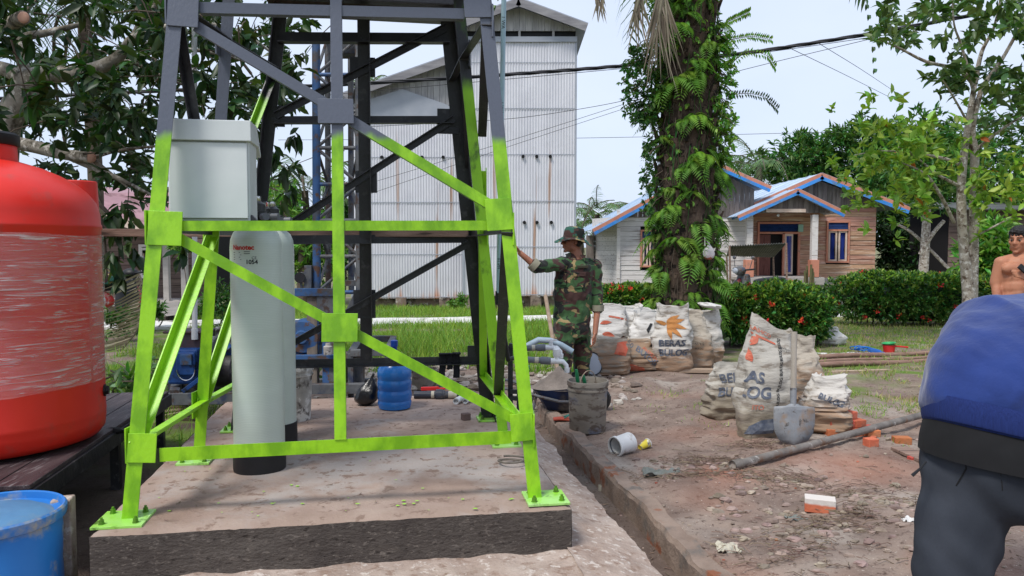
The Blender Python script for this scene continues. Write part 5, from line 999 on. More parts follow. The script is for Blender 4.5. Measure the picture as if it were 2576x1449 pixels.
# --- generic rounded tree made of leaf clumps
def tree(label, px, d, top, bottom, wpx, m, n=420, ln=.22, per=7, name='mango_tree', tr=.16, trunkpx=None, barkm=m_barkd, seed=0, grp='trees behind the houses', clumps=None, wr=.3):
    rg = random.Random(seed+int(px)); base = pbase(trunkpx or px, d); k = d/FPX; o = root(name, label, 'tree', base, grp)
    zt, zb = xz(0, top, d)[1], xz(0, bottom, d)[1]; cx = P(px, 600, d).x; W_ = wpx*k/2; H_ = (zt-zb)/2; cz = (zt+zb)/2; ps, ou = [], []
    limb([base, V((base.x+.1, d, lerp(base.z, cz, .5))), V((cx, d, cz))], [tr, tr*.85, tr*.55], barkm, o, 'trunk')
    lobes = [(rg.uniform(-.6, .6), rg.uniform(-.5, .5), rg.uniform(-.55, .6), rg.uniform(.35, .6)) for _ in range(clumps or 9)]
    for lx, ly, lz, lr in lobes[:6]: limb([V((cx, d, cz-.3*H_)), V((cx+lx*W_*.6, d+ly*W_*.6, cz+lz*H_*.4)), V((cx+lx*W_, d+ly*W_, cz+lz*H_))], [tr*.4, tr*.25, tr*.1], barkm, o)
    while len(ps) < n:
        lx, ly, lz, lr = rg.choice(lobes); q = V((rg.gauss(0, 1), rg.gauss(0, 1), rg.gauss(0, 1))).normalized()*lr*rg.uniform(.6, 1.05)
        p = V((cx+(lx+q.x)*W_, d+(ly+q.y)*W_*.8, cz+(lz+q.z)*H_))
        ps.append(p); ou.append(q+V((0, -.15, .15)))
    sprigs('crown', ps, ou, per, ln, m, o, wr, .25, 'kite'); return o
TA = [('wide mango tree behind the main house ridge', 2110, 46, 268, 580, 380, m_lfmid, 1150, .5), ('dense mango tree rising between house and twin trunks', 2300, 44, 205, 600, 360, m_lfmid, 1250, .5), ('grey green bush tree left of the house ridge', 1880, 50, 365, 560, 260, m_lfgrey, 560, .45),
      ('leafy tree right of the twin trunks', 2510, 40, 270, 660, 280, m_lfmid, 760, .44), ('pale leaved tree behind the drill rig', 760, 24, 470, 720, 240, m_lflite, 420, .26), ('small pale tree left of the drill rig mast', 690, 28, 440, 640, 180, m_lflite, 300, .28), ('bush tree between rig and zinc side building', 850, 27, 430, 700, 130, m_lfmid, 260, .28),
      ('tall tree far behind the pink roofed house', 330, 34, 430, 640, 360, m_lfmid, 300, .42), ('dark leaning tree behind the red tank house', 130, 30, 440, 640, 300, m_lfmid, 260, .4), ('far low wood edge left of the whitewashed house', 1545, 60, 545, 650, 150, m_lfgrey, 200, .45), ('far bushy tree at right edge beyond the hedge', 2620, 34, 330, 700, 220, m_lfmid, 360, .36)]
for i, (lb, px, d, t, b, w, m, n, ln) in enumerate(TA): tree(lb, px, d, t, b, w, m, n, ln, 8, seed=i*3, tr=.25)
o = tree('mango tree with thick pale forked trunk between house and twin trunks', 2330, 26, 330, 560, 320, m_lfmid, 460, .26, 8, trunkpx=2318, barkm=m_bark2, tr=.17, seed=77, grp=None)
limb([P(2315, 640, 26), P(2345, 590, 25.8), P(2375, 555, 25.7)], [.08, .07, .06], m_bark2, o); limb([P(2245, 560, 26.2), P(2300, 590, 26.2), P(2400, 690, 25.9)], [.04, .05, .06], m_bark2, o)
# dark undergrowth and shed behind the right hedge
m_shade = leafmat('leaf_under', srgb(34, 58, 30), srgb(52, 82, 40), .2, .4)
for lb, px, d, t, b, w, m, n in (('dark fern thicket in the gap beside the brown house', 2255, 37, 470, 730, 190, m_shade, 620), ('dark bush behind hedge under forked mango tree', 2390, 33, 530, 740, 260, m_shade, 620), ('light green bush behind the shirtless man', 2480, 20, 560, 720, 170, m_lflite, 260)): tree(lb, px, d, t, b, w, m, n, .34, 8, 'thicket_bush', .06, seed=n+px, grp='bushes behind the hedge')
SH = root('plank_shed', 'dark weathered plank shed behind trees beyond the hedge', 'shed', P(2500, 690, 31)); sx0, sx1 = xz(2405, 0, 31)[0], xz(2640, 0, 31)[0]; planks(SH, sx0, sx1, xz(0, 720, 31)[1], xz(0, 525, 31)[1], 31, 13, [], m_dkpl)
mb = MB(); mb.box(((sx0+sx1)/2, 32.6, (xz(0, 720, 31)[1]+xz(0, 525, 31)[1])/2), (sx1-sx0-.05, 3., xz(0, 525, 31)[1]-xz(0, 720, 31)[1])); part('wall_core', mb, m_inside, SH)
mb = MB(); mb.prism([V((sx0-.4, 30.5, xz(0, 530, 31)[1])), V((sx1+.4, 30.5, xz(0, 530, 31)[1])), V((sx1+.4, 34.5, xz(0, 500, 31)[1])), V((sx0-.4, 34.5, xz(0, 500, 31)[1]))], V((0, 0, .05))); part('roof_sheet', mb, m_awn, SH)
# --- slender twin trunk tree at right with big leaves
SD = 12.2; b0 = pbase(2440, SD); T2 = root('twin_trunk_tree', 'slender twin trunk tree with large leaves and spotted pale bark by the hedge', 'tree', b0)
limb([b0, P(2438, 750, SD), P(2426, 640, SD), P(2418, 500, SD), P(2424, 400, SD), P(2440, 290, SD), P(2452, 210, SD)], [.15, .10, .078, .07, .06, .05, .035], m_bark2, T2, 'trunk'); limb([b0+V((.06, .03, 0)), P(2446, 700, SD+.05), P(2450, 560, SD), P(2452, 400, SD), P(2446, 320, SD), P(2470, 220, SD)], [.10, .085, .075, .065, .05, .035], m_bark2, T2, 'trunk')
for l, r in (([(2452, 212), (2410, 175), (2330, 155), (2260, 120), (2200, 95)], [.045, .03, .02, .01]), ([(2452, 212), (2470, 130), (2500, 70), (2520, -20)], [.045, .03, .02, .012]), ([(2470, 220), (2520, 150), (2570, 60), (2600, 0)], [.04, .03, .02, .012]), ([(2452, 240), (2420, 120), (2400, 60), (2395, -30)], [.03, .02, .014, .008]), ([(2424, 420), (2380, 400), (2300, 385), (2220, 380), (2150, 390)], [.035, .025, .018, .012, .006]),
             ([(2418, 470), (2360, 440), (2310, 400), (2260, 370)], [.03, .022, .014, .008]), ([(2452, 380), (2500, 340), (2560, 300), (2620, 270)], [.03, .022, .015, .01]), ([(2400, 560), (2370, 500), (2330, 440), (2270, 410)], [.03, .028, .02, .01]), ([(2430, 300), (2390, 230), (2370, 200)], [.02, .014, .008]), ([(2445, 600), (2500, 570), (2560, 540)], [.02, .014, .01])): limb(pp(l, SD, SD-.5), r, m_bark2, T2, n=8)
m_lfbig = leafmat('leaf_big', srgb(58, 88, 46), srgb(96, 124, 66), .3, .4); m_lfbigl = leafmat('leaf_big_young', srgb(116, 152, 58), srgb(150, 178, 76), .35, .35)
rr = random.Random(8); ps = []; ou = []
while len(ps) < 150:
    x, y = rr.uniform(2195, 2640), rr.uniform(-70, 175)
    if y > 120 and x < 2400 or noise.noise(V((x/60., y/50., 4))) < -.1 or (x < 2260 and y > 110): continue
    ps.append(P(x, y, SD+rr.uniform(-1.2, 1.2))); ou.append((rr.gauss(0, 1), rr.gauss(0, .6), rr.gauss(.1, .6)))
while len(ps) < 215: x, y = rr.uniform(2480, 2640), rr.uniform(180, 330); ps.append(P(x, y, SD+rr.uniform(-1, 1))); ou.append((rr.gauss(0, 1), rr.gauss(0, .6), .1))
while len(ps) < 240: x, y = rr.gauss(2400, 40), rr.gauss(210, 20); ps.append(P(x, y, SD+rr.uniform(-.6, .6))); ou.append((rr.gauss(0, 1), rr.gauss(0, .6), .1))
sprigs('crown', ps, ou, 7, .20, m_lfbig, T2, .42, .05)
ps = []; ou = []
while len(ps) < 190:
    x, y = rr.gauss(2270, 85), rr.gauss(400, 70)
    if y < 235 or x < 2090 or noise.noise(V((x/50., y/40., 9))) < -.12: continue
    ps.append(P(x, y, SD+rr.uniform(-1, .8))); ou.append((rr.gauss(0, 1), rr.gauss(-.4, .6), .3))
for x in range(70): q = (rr.uniform(2440, 2640), rr.gauss(480, 60)); ps.append(P(*q, SD-.6+rr.uniform(-.6, .6))); ou.append((rr.gauss(0, 1), -.3, .2))
sprigs('crown', ps, ou, 7, .17, m_lfbigl, T2, .42, .05); sprigs('red_leaves', ps[::9], ou[::9], 1, .16, m_orange, T2, .45, .3)
# --- ferny oil palm trunk
PD_ = 10.6; pb = G(1722, 880, 0.); pb = V((P(1722, 800, PD_).x, PD_, 0)); OP = root('oil_palm', 'thick oil palm trunk overgrown with ferns behind the heap of sacks', 'palm', pb); PH = 6.2
m_ptr = mat('palm_trunk_bark', srgb(60, 49, 42), srgb(106, 88, 76), scale=7, rough=.98, bump=1., bscale=18, dirt=(srgb(108, 92, 78), .25, 12, srgb(36, 30, 26), .3, 7))
def trad(z): return .40+.10*math.exp(-z/.35)-.012*z
mb = MB(); mb.grid(lambda u, v: pb+V((math.cos(2*math.pi*u)*trad(v*PH)*(1+.14*noise.noise(V((math.cos(6.283*u)*2, math.sin(6.283*u)*2, v*9)))), math.sin(2*math.pi*u)*trad(v*PH)*(1+.14*noise.noise(V((math.cos(6.283*u)*2, math.sin(6.283*u)*2, v*9)))), v*PH)), 40, 90, True); part('trunk', mb, m_ptr, OP, True)
mb = MB(); rr = random.Random(3)
for k in range(300):
    z = .1+k*(PH-.2)/300; a = k*2.39996; r = trad(z); c = pb+V((math.cos(a)*r*.9, math.sin(a)*r*.9, z)); o_ = V((math.cos(a), math.sin(a), 0)); s_ = V((-math.sin(a), math.cos(a), 0)); l = rr.uniform(.10, .26); tip = c+o_*rr.uniform(.05, .16)+UPV*l; w = rr.uniform(.05, .085); tw_ = rr.uniform(.3, .7)
    mb.add([c-s_*w-UPV*.03, c+s_*w-UPV*.03, c+o_*.09-UPV*.01, tip-s_*w*tw_, tip+s_*w*tw_, tip+o_*.02], [(0, 2, 5, 3), (2, 1, 4, 5), (3, 5, 4), (0, 3, 4, 1), (0, 1, 2)])
o = part('leaf_bases', mb, m_ptr, OP); o['kind'] = 'stuff'
mb = MB()                                                                       # hanging roots and fibres
for k in range(420):
    a = rr.uniform(math.pi, 2*math.pi)+rr.gauss(0, .3); z = rr.uniform(.3, PH); r = trad(z)*rr.uniform(1.02, 1.2); p = pb+V((math.cos(a)*r, math.sin(a)*r, z)); l = rr.uniform(.1, .5); mb.tube([p, p+V((rr.gauss(0, .04), rr.gauss(-.01, .03), -l*.5)), p+V((rr.gauss(0, .06), rr.gauss(0, .03), -l))], [.006, .005, .002], 3, False)
o = part('hanging_roots', mb, m_barkd, OP); o['kind'] = 'stuff'
# fern clumps on the trunk: each a plant of its own
def fern_mesh(seed, m, nfr=5, L_=.38):
    r = np.random.default_rng(seed); pos, d, ln, up_ = [], [], [], []
    for f in range(nfr):
        a = r.uniform(-1.5, 1.5); ox = np.array([math.sin(a), -abs(math.cos(a))*.8-.15, 0]); l = L_*r.uniform(.6, 1.25); lift = r.uniform(.1, .7)
        for t in np.linspace(.02, 1, 17):
            p = ox*l*t*.75+np.array([0, 0, l*(lift*t-1.05*t*t)]); tg = ox*.75+np.array([0, 0, lift-2.1*t]); tg = tg/np.linalg.norm(tg); sd = np.cross(tg, [0, 0, 1.]); sd = sd/(np.linalg.norm(sd)+1e-6)
            for s in (-1, 1): pos.append(p); d.append(tg*.45+sd*s+np.array([0, 0, -.15])); ln.append(l*.30*math.sin(min(1., t*.85+.2)*math.pi)**.7+.012); up_.append(np.cross(sd, tg)*1.+np.array([0, 0, .3]))
    me = scatter_mesh('fern', KITE_V, KITE_F, pos, d, up_, ln, np.array(ln)*.2, m); bm = bmesh.new(); bm.from_mesh(me); pv = None
    for p, q in zip(pos[::2], pos[2::2]):
        w = .004; bm.faces.new([bm.verts.new(V(p)+V((-w, 0, .001))), bm.verts.new(V(p)+V((w, 0, .001))), bm.verts.new(V(q)+V((w, 0, .001))), bm.verts.new(V(q)+V((-w, 0, .001)))])
    bmesh.ops.remove_doubles(bm, verts=bm.verts, dist=.0045); bm.to_mesh(me); bm.free(); return me
fvars = [fern_mesh(i, m_fern if i % 3 else m_fernd, 1, .40+.05*(i % 3)) for i in range(9)]
rr = random.Random(12); WHERE = ('low on the palm trunk just above the sacks', 'at middle height of the palm trunk by the carrier bag', 'high on the palm trunk level with the cable', 'near the top of the palm trunk under dead fronds')
for k in range(118):
    z = .3+4.6*((k*.618) % 1.); a = rr.uniform(math.pi*.95, math.pi*2.05); r = trad(z)*1.06
    fo = root('fern', 'green fern tuft growing '+WHERE[min(3, int(z/1.3))], 'fern', pb+V((math.cos(a)*r, math.sin(a)*r, z)), 'ferns growing on the palm trunk', a+math.pi/2); s_ = rr.uniform(.42, .95); fo.scale = (s_,)*3
    for q in range(rr.choice((3, 4, 5))):
        fr_ = bpy.data.objects.new('frond', fvars[(k+q*2) % 9]); COL.objects.link(fr_); fr_.parent = fo; fr_.rotation_euler = (rr.gauss(0, .2), rr.gauss(0, .2), rr.gauss(0, .9))
# vines: leaf masses both sides of the trunk
for nm, lb, rg_, m, n, ln in (('climbing_vine', 'dark leaved vine bulging from palm trunk beside the zinc building', ((1562, 1668), (115, 325)), m_fernd, 220, .08), ('climbing_vine', 'light green trailing vine along palm trunk side toward house', ((1795, 1850), (60, 420)), m_lflite, 130, .08), ('climbing_vine', 'fine dark vine hanging low on palm trunk above the whitewashed house', ((1612, 1655), (330, 560)), m_fernd, 80, .07)):
    (xa, xb), (ya, yb) = rg_; cx, cy = (xa+xb)/2, (ya+yb)/2; ps = []; 
    while len(ps) < n:
        x, y = rr.uniform(xa, xb), rr.uniform(ya, yb)
        if ((x-cx)/(xb-xa)*2)**2+((y-cy)/(yb-ya)*2)**2 < 1+.4*noise.noise(V((x/30, y/30, 2))): ps.append(P(x, y, PD_+rr.uniform(-.45, .1)))
    c = V((P(cx, cy, PD_).x, PD_, xz(0, yb, PD_)[1])); o = root(nm, lb, 'vine', c); sprigs('leaves', ps, [(rr.gauss(0, 1), -.5, rr.gauss(-.2, .5)) for _ in ps], 6, ln, m, o, .5, .2)
    mb = MB()
    for p in ps[::4]: q = V((pb.x+(p.x-pb.x)*.7, p.y+.1, p.z+.15)); mb.tube([q, lerp(q, p, .6)+UPV*.03, p], .006, 4, False)
    part('stems', mb, m_barkd, o)
ps, ou = [], []
for k in range(300):
    z = rr.uniform(.4, 5.0); a = rr.uniform(math.pi*.95, math.pi*2.05); r = trad(z)*rr.uniform(1.04, 1.2); ps.append(pb+V((math.cos(a)*r, math.sin(a)*r, z))); ou.append((math.cos(a), math.sin(a), -.7))
o = root('creeper', 'small leaved creeper spread all over the bark of the palm trunk', 'vine', pb+V((0, -.4, .4))); sprigs('leaves', ps, ou, 5, .07, m_fern, o, .42, .5); mb = MB()
for k in range(70):
    a = rr.uniform(math.pi, 2*math.pi); z = rr.uniform(1., 5.); r = trad(z)*1.12; p = pb+V((math.cos(a)*r, math.sin(a)*r, z)); mb.tube([p, p+V((rr.gauss(0, .06), -.03, -.3)), p+V((rr.gauss(0, .08), -.02, -.7))], [.006, .005, .003], 4, False)
part('stems', mb, m_fernd, o)
for lb, l, m in (('long thin fern runner arching out right of palm trunk near the cable', [(1840, 160), (1880, 130), (1930, 140), (1950, 170)], m_fern), ('upper fern frond sticking out right of palm trunk into sky', [(1830, 55), (1862, 40), (1885, 30)], m_fern), ('leafy vine tip drifting right of palm trunk over the sky', [(1830, 240), (1880, 235), (1925, 245), (1955, 275)], m_lfdark), ('feathery fern frond arching out right under the cable', [(1838, 100), (1890, 92), (1940, 100)], m_fern)):
    pts = pp(l, PD_-.1, PD_-.4); o = root('trailing_fern', lb, 'fern', pts[0]); limb(pts, [.006, .004, .002], m_barkd, o, 'stem', n=5); pos = []; d = []
    for t in np.linspace(0, 1, 22):
        i = min(len(pts)-2, int(t*(len(pts)-1))); p = lerp(pts[i], pts[i+1], t*(len(pts)-1)-i); tg = (pts[i+1]-pts[i]).normalized()
        for s in (-1, 1): pos.append(p); d.append(tg*.4+V((0, 0, s*.8))+V((0, rr.gauss(0, .3), 0)))
    meshob('pinnae', scatter_mesh('pinnae', KITE_V, KITE_F, pos, d, np.tile([0, -1, .2], (len(pos), 1)), .075, .026, m), o)
# crown of the palm above the frame and the dead fronds hanging beside the trunk
me_l = [frond_mesh('frond', 3.6, 34, m_lfgrey, s, .05, .75, False, 40+i) for i, s in enumerate((.4, .75))]
for k in range(12): fo = bpy.data.objects.new('frond', me_l[k % 2][0]); COL.objects.link(fo); fo.parent = OP; fo.location = (0, 0, PH); fo.rotation_euler = (0, -.25+.2*(k % 3), k*2.39996+.5)
rr = random.Random(21)
for x0_, y0_, x1_, y1_, n, ln in ((1668, -60, 1655, 60, 46, 1.0), (1610, -50, 1600, 30, 26, .62), (1500, -50, 1508, 0, 22, .36)):
    a, b = P(x0_, y0_, PD_-.55), P(x1_, y1_, PD_-.6); DF = part('dead_frond', MB().tube([a, lerp(a, b, .5)+V((.02, 0, 0)), b], [.03, .025, .01], 7), m_dry, OP, True)
    pos = [lerp(a, b, rr.random())+V((rr.gauss(0, .02), 0, 0)) for _ in range(n)]; d = [V((rr.uniform(-.32, .42), rr.gauss(0, .08), -1)) for _ in pos]; me = scatter_mesh('dead_leaflets', [(-.5, 0, 0), (.5, 0, 0), (.45, .6, 0), (-.45, .6, 0), (0, 1, .03)], BLADE_F, pos, d, rdir(n)*.5+np.array([0, -1, 0]), [ln*rr.uniform(.55, 1.05) for _ in pos], .022, m_dry); meshob('dead_leaflets', me, DF)
# carrier bag hung on the trunk
p = P(1783, 630, PD_-.62); m_cbag = mat('carrier_bag', srgb(206, 200, 204), srgb(226, 222, 226), scale=6, rough=.3, alpha=.55, dirt=(srgb(190, 70, 60), .18, 5)); HB = root('carrier_bag', 'thin white carrier bag with food hung on the palm trunk', 'bag', p-UPV*.12)
part('bag', bagmesh(p-UPV*.12, .14, .07, .24, .08, 8.5), m_cbag, HB, True); mb = MB(); mb.ball(p-UPV*.09, (.06, .03, .035), 10, None, .2); part('food_packet', mb, mat('packet_brown', srgb(96, 48, 40), srgb(140, 80, 60), rough=.5), HB, True); mb = MB(); mb.tube([p+V((-.05, 0, .06)), p+V((-.035, .08, .17)), p+V((.0, 0, .08))], .008, 6); part('bag_handle', mb, m_cbag, HB, True)
# --- hedges with red flowers
m_flw = mat('flower_red', srgb(206, 52, 36), srgb(222, 84, 60), scale=20, rough=.6, island=.2)
def hedge(label, px0, px1, d, top, depth, n, seed, nfl):
    x0, x1 = P(px0, 700, d).x, P(px1, 700, d).x; zt = xz(0, top, d)[1]; c = V(((x0+x1)/2, d+depth/2, gz((x0+x1)/2, d))); o = root('hedge', label, 'hedge', c, 'flowering hedges'); zb = c.z; H_ = zt-zb; rg = random.Random(seed)
    def surf():
        while True:
            f = rg.random()
            u = rg.uniform(-1, 1); w = rg.uniform(-1, 1); z = rg.random()
            k = 1+.10*noise.noise(V((u*3, z*2+seed, 1))); r = rg.choice((0, 0, 0, 1, 1, 2, 3))
            if r == 0: p = (u, -1, z)
            elif r == 1: p = (u, w, 1)
            elif r == 2: p = (-1, w, z)
            else: p = (1, w, z)
            # rounded box
            q = V((p[0], p[1], p[2]*2-1)); m_ = (abs(q.x)**5+abs(q.y)**4+abs(q.z)**4)**.22; q = q/m_*k*rg.uniform(.80, 1.02)
            bz = .92+.10*noise.noise(V((q.x*(x1-x0)*1.1, seed, 0)))
            return V((c.x+q.x*(x1-x0)/2, c.y+q.y*depth/2, zb+.05+(q.z+1)/2*H_*bz)), V((q.x*.5, q.y, q.z+.35))
    A = [surf() for _ in range(n)]; B = [a for a in A if a[1].z > .75][:n//4]
    sprigs('leaves', [a[0] for a in A], [a[1] for a in A], 6, .085, m_hedge, o, .46, .0, 'kite'); sprigs('young_leaves', [b[0]+UPV*.02 for b in B], [b[1] for b in B], 4, .08, m_hedgel, o, .42, -.15, 'kite')
    mb = MB()
    for k in range(int((x1-x0)*7)): x = rg.uniform(x0*.98+x1*.02, x1*.98+x0*.02); y = d+depth*rg.uniform(.25, .75); mb.tube([V((x, y, zb-.02)), V((x+rg.gauss(0, .08), y, zb+H_*.5)), V((x+rg.gauss(0, .12), y, zb+H_*.85))], [.012, .009, .005], 5, False)
    part('stems', mb, m_barkd, o)
    mb0 = MB(); mb0.ball(c+UPV*H_*.47, ((x1-x0)*.43, depth*.36, H_*.42), 20, None, .15, seed); part('shade_core', mb0, m_shade, o, True)  # solid dark core paints the shade inside the hedge
    for k in range(nfl):
        p, q = surf(); 
        if q.y > .5: continue
        p = p+q.normalized()*.05; pos = [tuple(p)]*14; part_me = scatter_mesh('flower', KITE_V, KITE_F, np.array(pos)+RNG.normal(size=(14, 3))*.018, rdir(14)+np.array(q.normalized()), rdir(14), .05, .035, m_flw); meshob('flower', part_me, o)
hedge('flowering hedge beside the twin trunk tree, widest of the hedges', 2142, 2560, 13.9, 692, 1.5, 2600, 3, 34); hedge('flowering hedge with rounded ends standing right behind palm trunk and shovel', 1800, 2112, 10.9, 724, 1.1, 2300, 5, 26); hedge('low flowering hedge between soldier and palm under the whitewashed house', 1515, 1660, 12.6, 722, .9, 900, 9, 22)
# weeds by the far left house
for lb, px, d, t, b, w, m, n in (('leafy weed clump before the parked red motorbike', 285, 11.8, 765, 850, 130, m_lfmid, 90), ('tall weedy bush beside the slatted ramp', 545, 13.5, 690, 830, 110, m_lfmid, 120), ('small weeds left of the ramp foot', 392, 13.6, 765, 800, 40, m_lfmid, 40), ('pale weed on the foundation of zinc side building', 1142, 20.6, 758, 778, 40, m_lflite, 30), ('tall pale weed standing against the foundation', 1160, 20.2, 735, 775, 30, m_lflite, 40)): tree(lb, px, d, t, b, w, m, n, .12, 6, 'weed_clump', .012, seed=px, grp='weed clumps')
tree('yellow green sprig plant hanging by the dark house post', 455, 14.4, 600, 650, 55, m_lflite, 40, .14, 6, 'hanging_plant', .01, seed=4, grp=None)
# dead palm frond hanging in front of far house
me, rib = frond_mesh('dry_frond', 2.2, 34, m_dry, .9, .028, .55, True, 9); DFR = root('dry_palm_frond', 'dry brown palm frond hanging down before the far house', 'frond', P(318, 640, 10.5)); fo = bpy.data.objects.new('leaflets', me); COL.objects.link(fo); fo.parent = DFR; fo.rotation_euler = (.2, 1.35, -.15); mb = MB(); mb.tube(rib[::4], .012, 5, False); ro = part('rib', mb, m_dry, fo, local=True)
limb([P(235, 480, 10.2), P(270, 560, 10.4), P(318, 640, 10.5)], [.03, .025, .02], m_dry, DFR, 'stalk')
# --- brush pile left of the pump
rr = random.Random(6); bp0 = V((P(330, 930, 7.2).x, 7.2, 0)); BP = root('brush_pile', 'heap of cut branches with wilting leaves between red tank and pump', 'brush', bp0); ps = []
for k in range(60):
    a = bp0+V((rr.gauss(0, .45), rr.gauss(0, .6), rr.uniform(.02, .22))); d = V((rr.gauss(0, 1), rr.gauss(0, .6), rr.gauss(.1, .3))).normalized()*rr.uniform(.2, .6); mb = MB(); mb.tube([a-d*.5, a+V((0, 0, .04)), a+d*.5], [.012, .009, .003], 5, False); part('branch', mb, m_barkd if k % 3 else m_dry, BP); ps.append(a+d*.4)
sprigs('wilted_leaves', ps, [(rr.gauss(0, 1), rr.gauss(0, 1), .2) for _ in ps], 8, .15, m_lfgrey, BP, .3, .3); sprigs('green_leaves', ps[::3], [(0, -.3, .8)]*len(ps[::3]), 7, .14, m_lflite, BP, .3, -.2)
# --- grass: blades as one uncountable mass
def grass(name, label, n, region, hmin, hmax, m, wd=.008):
    pos = []; hh = []
    while len(pos) < n:
        q = region()
        if q is None: continue
        x, y, k = q; pos.append((x, y, gz(x, y)-.01)); hh.append(rr.uniform(hmin, hmax)*k)
    pos = np.array(pos); N_ = len(pos); d = rdir(N_, 2.2); me = scatter_mesh(name, BLADE_V, BLADE_F, pos, d, rdir(N_), hh, wd*RNG.uniform(.7, 1.4, N_)*np.sqrt(np.maximum(1., pos[:, 1]/7.)), m); o = meshob(name, me); return setprops(o, label, 'grass', None, 'stuff')
m_grass = leafmat('grass_green', srgb(104, 142, 48), srgb(148, 176, 70), .3, .4, .6, srgb(124, 158, 58)); m_grassd = leafmat('grass_dry', srgb(150, 146, 92), srgb(178, 168, 116), .25, .35, .7)
def on_path(x, y): return abs(y-np.interp(x, [-22, -8, -3, 1.3, 5, 16], [13.6, 13.9, 14.6, 16.2, 17.2, 19.0])) < .62
def r1():
    y = rr.uniform(8.6, 21.5); x = rr.uniform(-.42, .12)*y if y > 9 else rr.uniform(-2.6, .8)
    if on_path(x, y) or noise.noise(V((x*.8, y*.8, 0))) < -.25: return None
    if y < 10 and noise.noise(V((x*2, y*2, 5))) < .05: return None
    return x, y, (1.7 if 9.0 < y < 12.5 and -1.9 < x < 1. else 1.)
grass('meadow_grass', 'bright green grass growing between the tower and the path', 42000, r1, .08, .20, m_grass)
def r2():
    y = rr.uniform(6.3, 20); x = rr.uniform(.30, .68)*y; n = noise.noise(V((x*.9, y*.9, 3)))
    if y < 8.5 and n < .10: return None
    if y < 11 and noise.noise(V((x*4, y*4, 3))) < -.05: return None
    return x, y, .75
grass('lawn_grass', 'patchy yellow green grass round the hedges', 22000, r2, .04, .10, m_grass, .007); grass('dry_grass', 'dry straw coloured grass between the hedges', 14000, r2, .05, .13, m_grassd, .007)
def r3():
    x = rr.uniform(-5.2, -2.3); y = rr.uniform(5.6, 11.); return (x, y, 1.) if noise.noise(V((x, y, 2))) > -.15 else None
grass('weed_grass', 'green weeds and grass left of the pump behind the red tank', 9000, r3, .06, .2, m_grass)
def r4():
    x, y = rr.gauss(2.6, .5), rr.gauss(7.1, .5); return (x, y, .6) if noise.noise(V((x*3, y*3, 2))) > .15 else None
grass('sparse_grass', 'sparse grass tufts on mud between sacks and hedge', 2600, r4, .04, .1, m_grass, .006)
# --- cables
m_cab = mat('cable_black', srgb(22, 24, 34), rough=.6)
def cable(label, pts, r, n=1, name='power_cable'):
    pts = [P(*p) for p in pts]; fine = []; 
    for i in range(len(pts)-1):
        for j in range(12): fine.append(lerp(pts[i], pts[i+1], j/12))
    fine.append(pts[-1])
    # smooth
    for _ in range(14): fine = [fine[0]]+[(fine[i-1]+fine[i]*2+fine[i+1])/4 for i in range(1, len(fine)-1)]+[fine[-1]]
    o = root(name, label, 'cable', pts[len(pts)//2], 'overhead cables')
    for k in range(n): mb = MB(); mb.tube([p+V((0, math.cos(i*.9+k*2.1), math.sin(i*.9+k*2.1)))*(r*.9 if n > 1 else 0) for i, p in enumerate(fine)], r, 6); part('strand', mb, m_cab, o, True)
cable('thick twisted black power cable crossing before zinc building and palm', [(-300, 262, 15), (400, 228, 15), (870, 213, 15), (1290, 187, 15), (1570, 166, 14.8), (1880, 134, 14.4), (2200, 84, 13.8), (2700, -10, 13)], .021, 3)
cable('thin wire just under the thick twisted cable', [(700, 250, 16), (1290, 198, 15.6), (1700, 160, 15.2), (2000, 122, 15), (2230, 88, 14.6)], .006, 1, 'thin_wire'); cable('thin wire sagging lower across the zinc building toward twin trunks', [(900, 320, 17), (1300, 300, 17), (1560, 258, 16.6), (1880, 172, 16), (2190, 98, 15)], .006, 1, 'thin_wire')
cable('thin steep wire slanting over white sheets up to the palm', [(900, 470, 18), (1290, 352, 17.5), (1570, 262, 17)], .005, 1, 'thin_wire'); cable('lowest slanting wire over white sheets up to the palm', [(880, 505, 18), (1290, 365, 17.8), (1580, 270, 17.2)], .005, 1, 'thin_wire')
cable('level thin wire crossing the sky over the roofs', [(700, 352, 30), (1290, 350, 30), (1600, 345, 30), (1860, 338, 30), (2100, 332, 30)], .009, 1, 'thin_wire'); cable('thin wire falling right from the thick cable to mango tree', [(1985, 120, 15), (2120, 185, 20), (2245, 248, 26)], .006, 1, 'thin_wire'); cable('upper thin wire falling right toward the mango tree', [(2058, 108, 15), (2160, 170, 20), (2262, 238, 26)], .006, 1, 'thin_wire')
# ================================================================ SACKS, SHOVEL, BRICKS, LITTER
m_ink = mat('ink_navy', srgb(66, 74, 92), srgb(112, 116, 124), rough=.8, scale=22); m_inko = mat('ink_orange', srgb(186, 128, 70), srgb(168, 112, 62), rough=.8, scale=14); m_inkr = mat('ink_red', srgb(196, 88, 64), srgb(186, 116, 94), rough=.8, scale=14)
def sackmat(name, lo, hi, zl, dirt=.25): return mat(name, lo, tuple(min(1, c*1.15) for c in lo), scale=5, rough=.8, bump=.9, bscale=11, stretch=(1, 1, 3.2), zfade=(zl, .16, hi), dirt=(srgb(132, 122, 110), dirt, 7), spec=.3)
SM = {'clean': sackmat('sack_clean', srgb(164, 144, 124), srgb(204, 201, 196), .0, .25), 'muddy': sackmat('sack_muddy', srgb(146, 120, 98), srgb(194, 189, 181), .25, .35), 'grey': sackmat('sack_grey', srgb(136, 126, 110), srgb(178, 173, 163), .25, .42), 'brown': sackmat('sack_brown', srgb(140, 116, 95), srgb(178, 168, 153), .38, .42)}
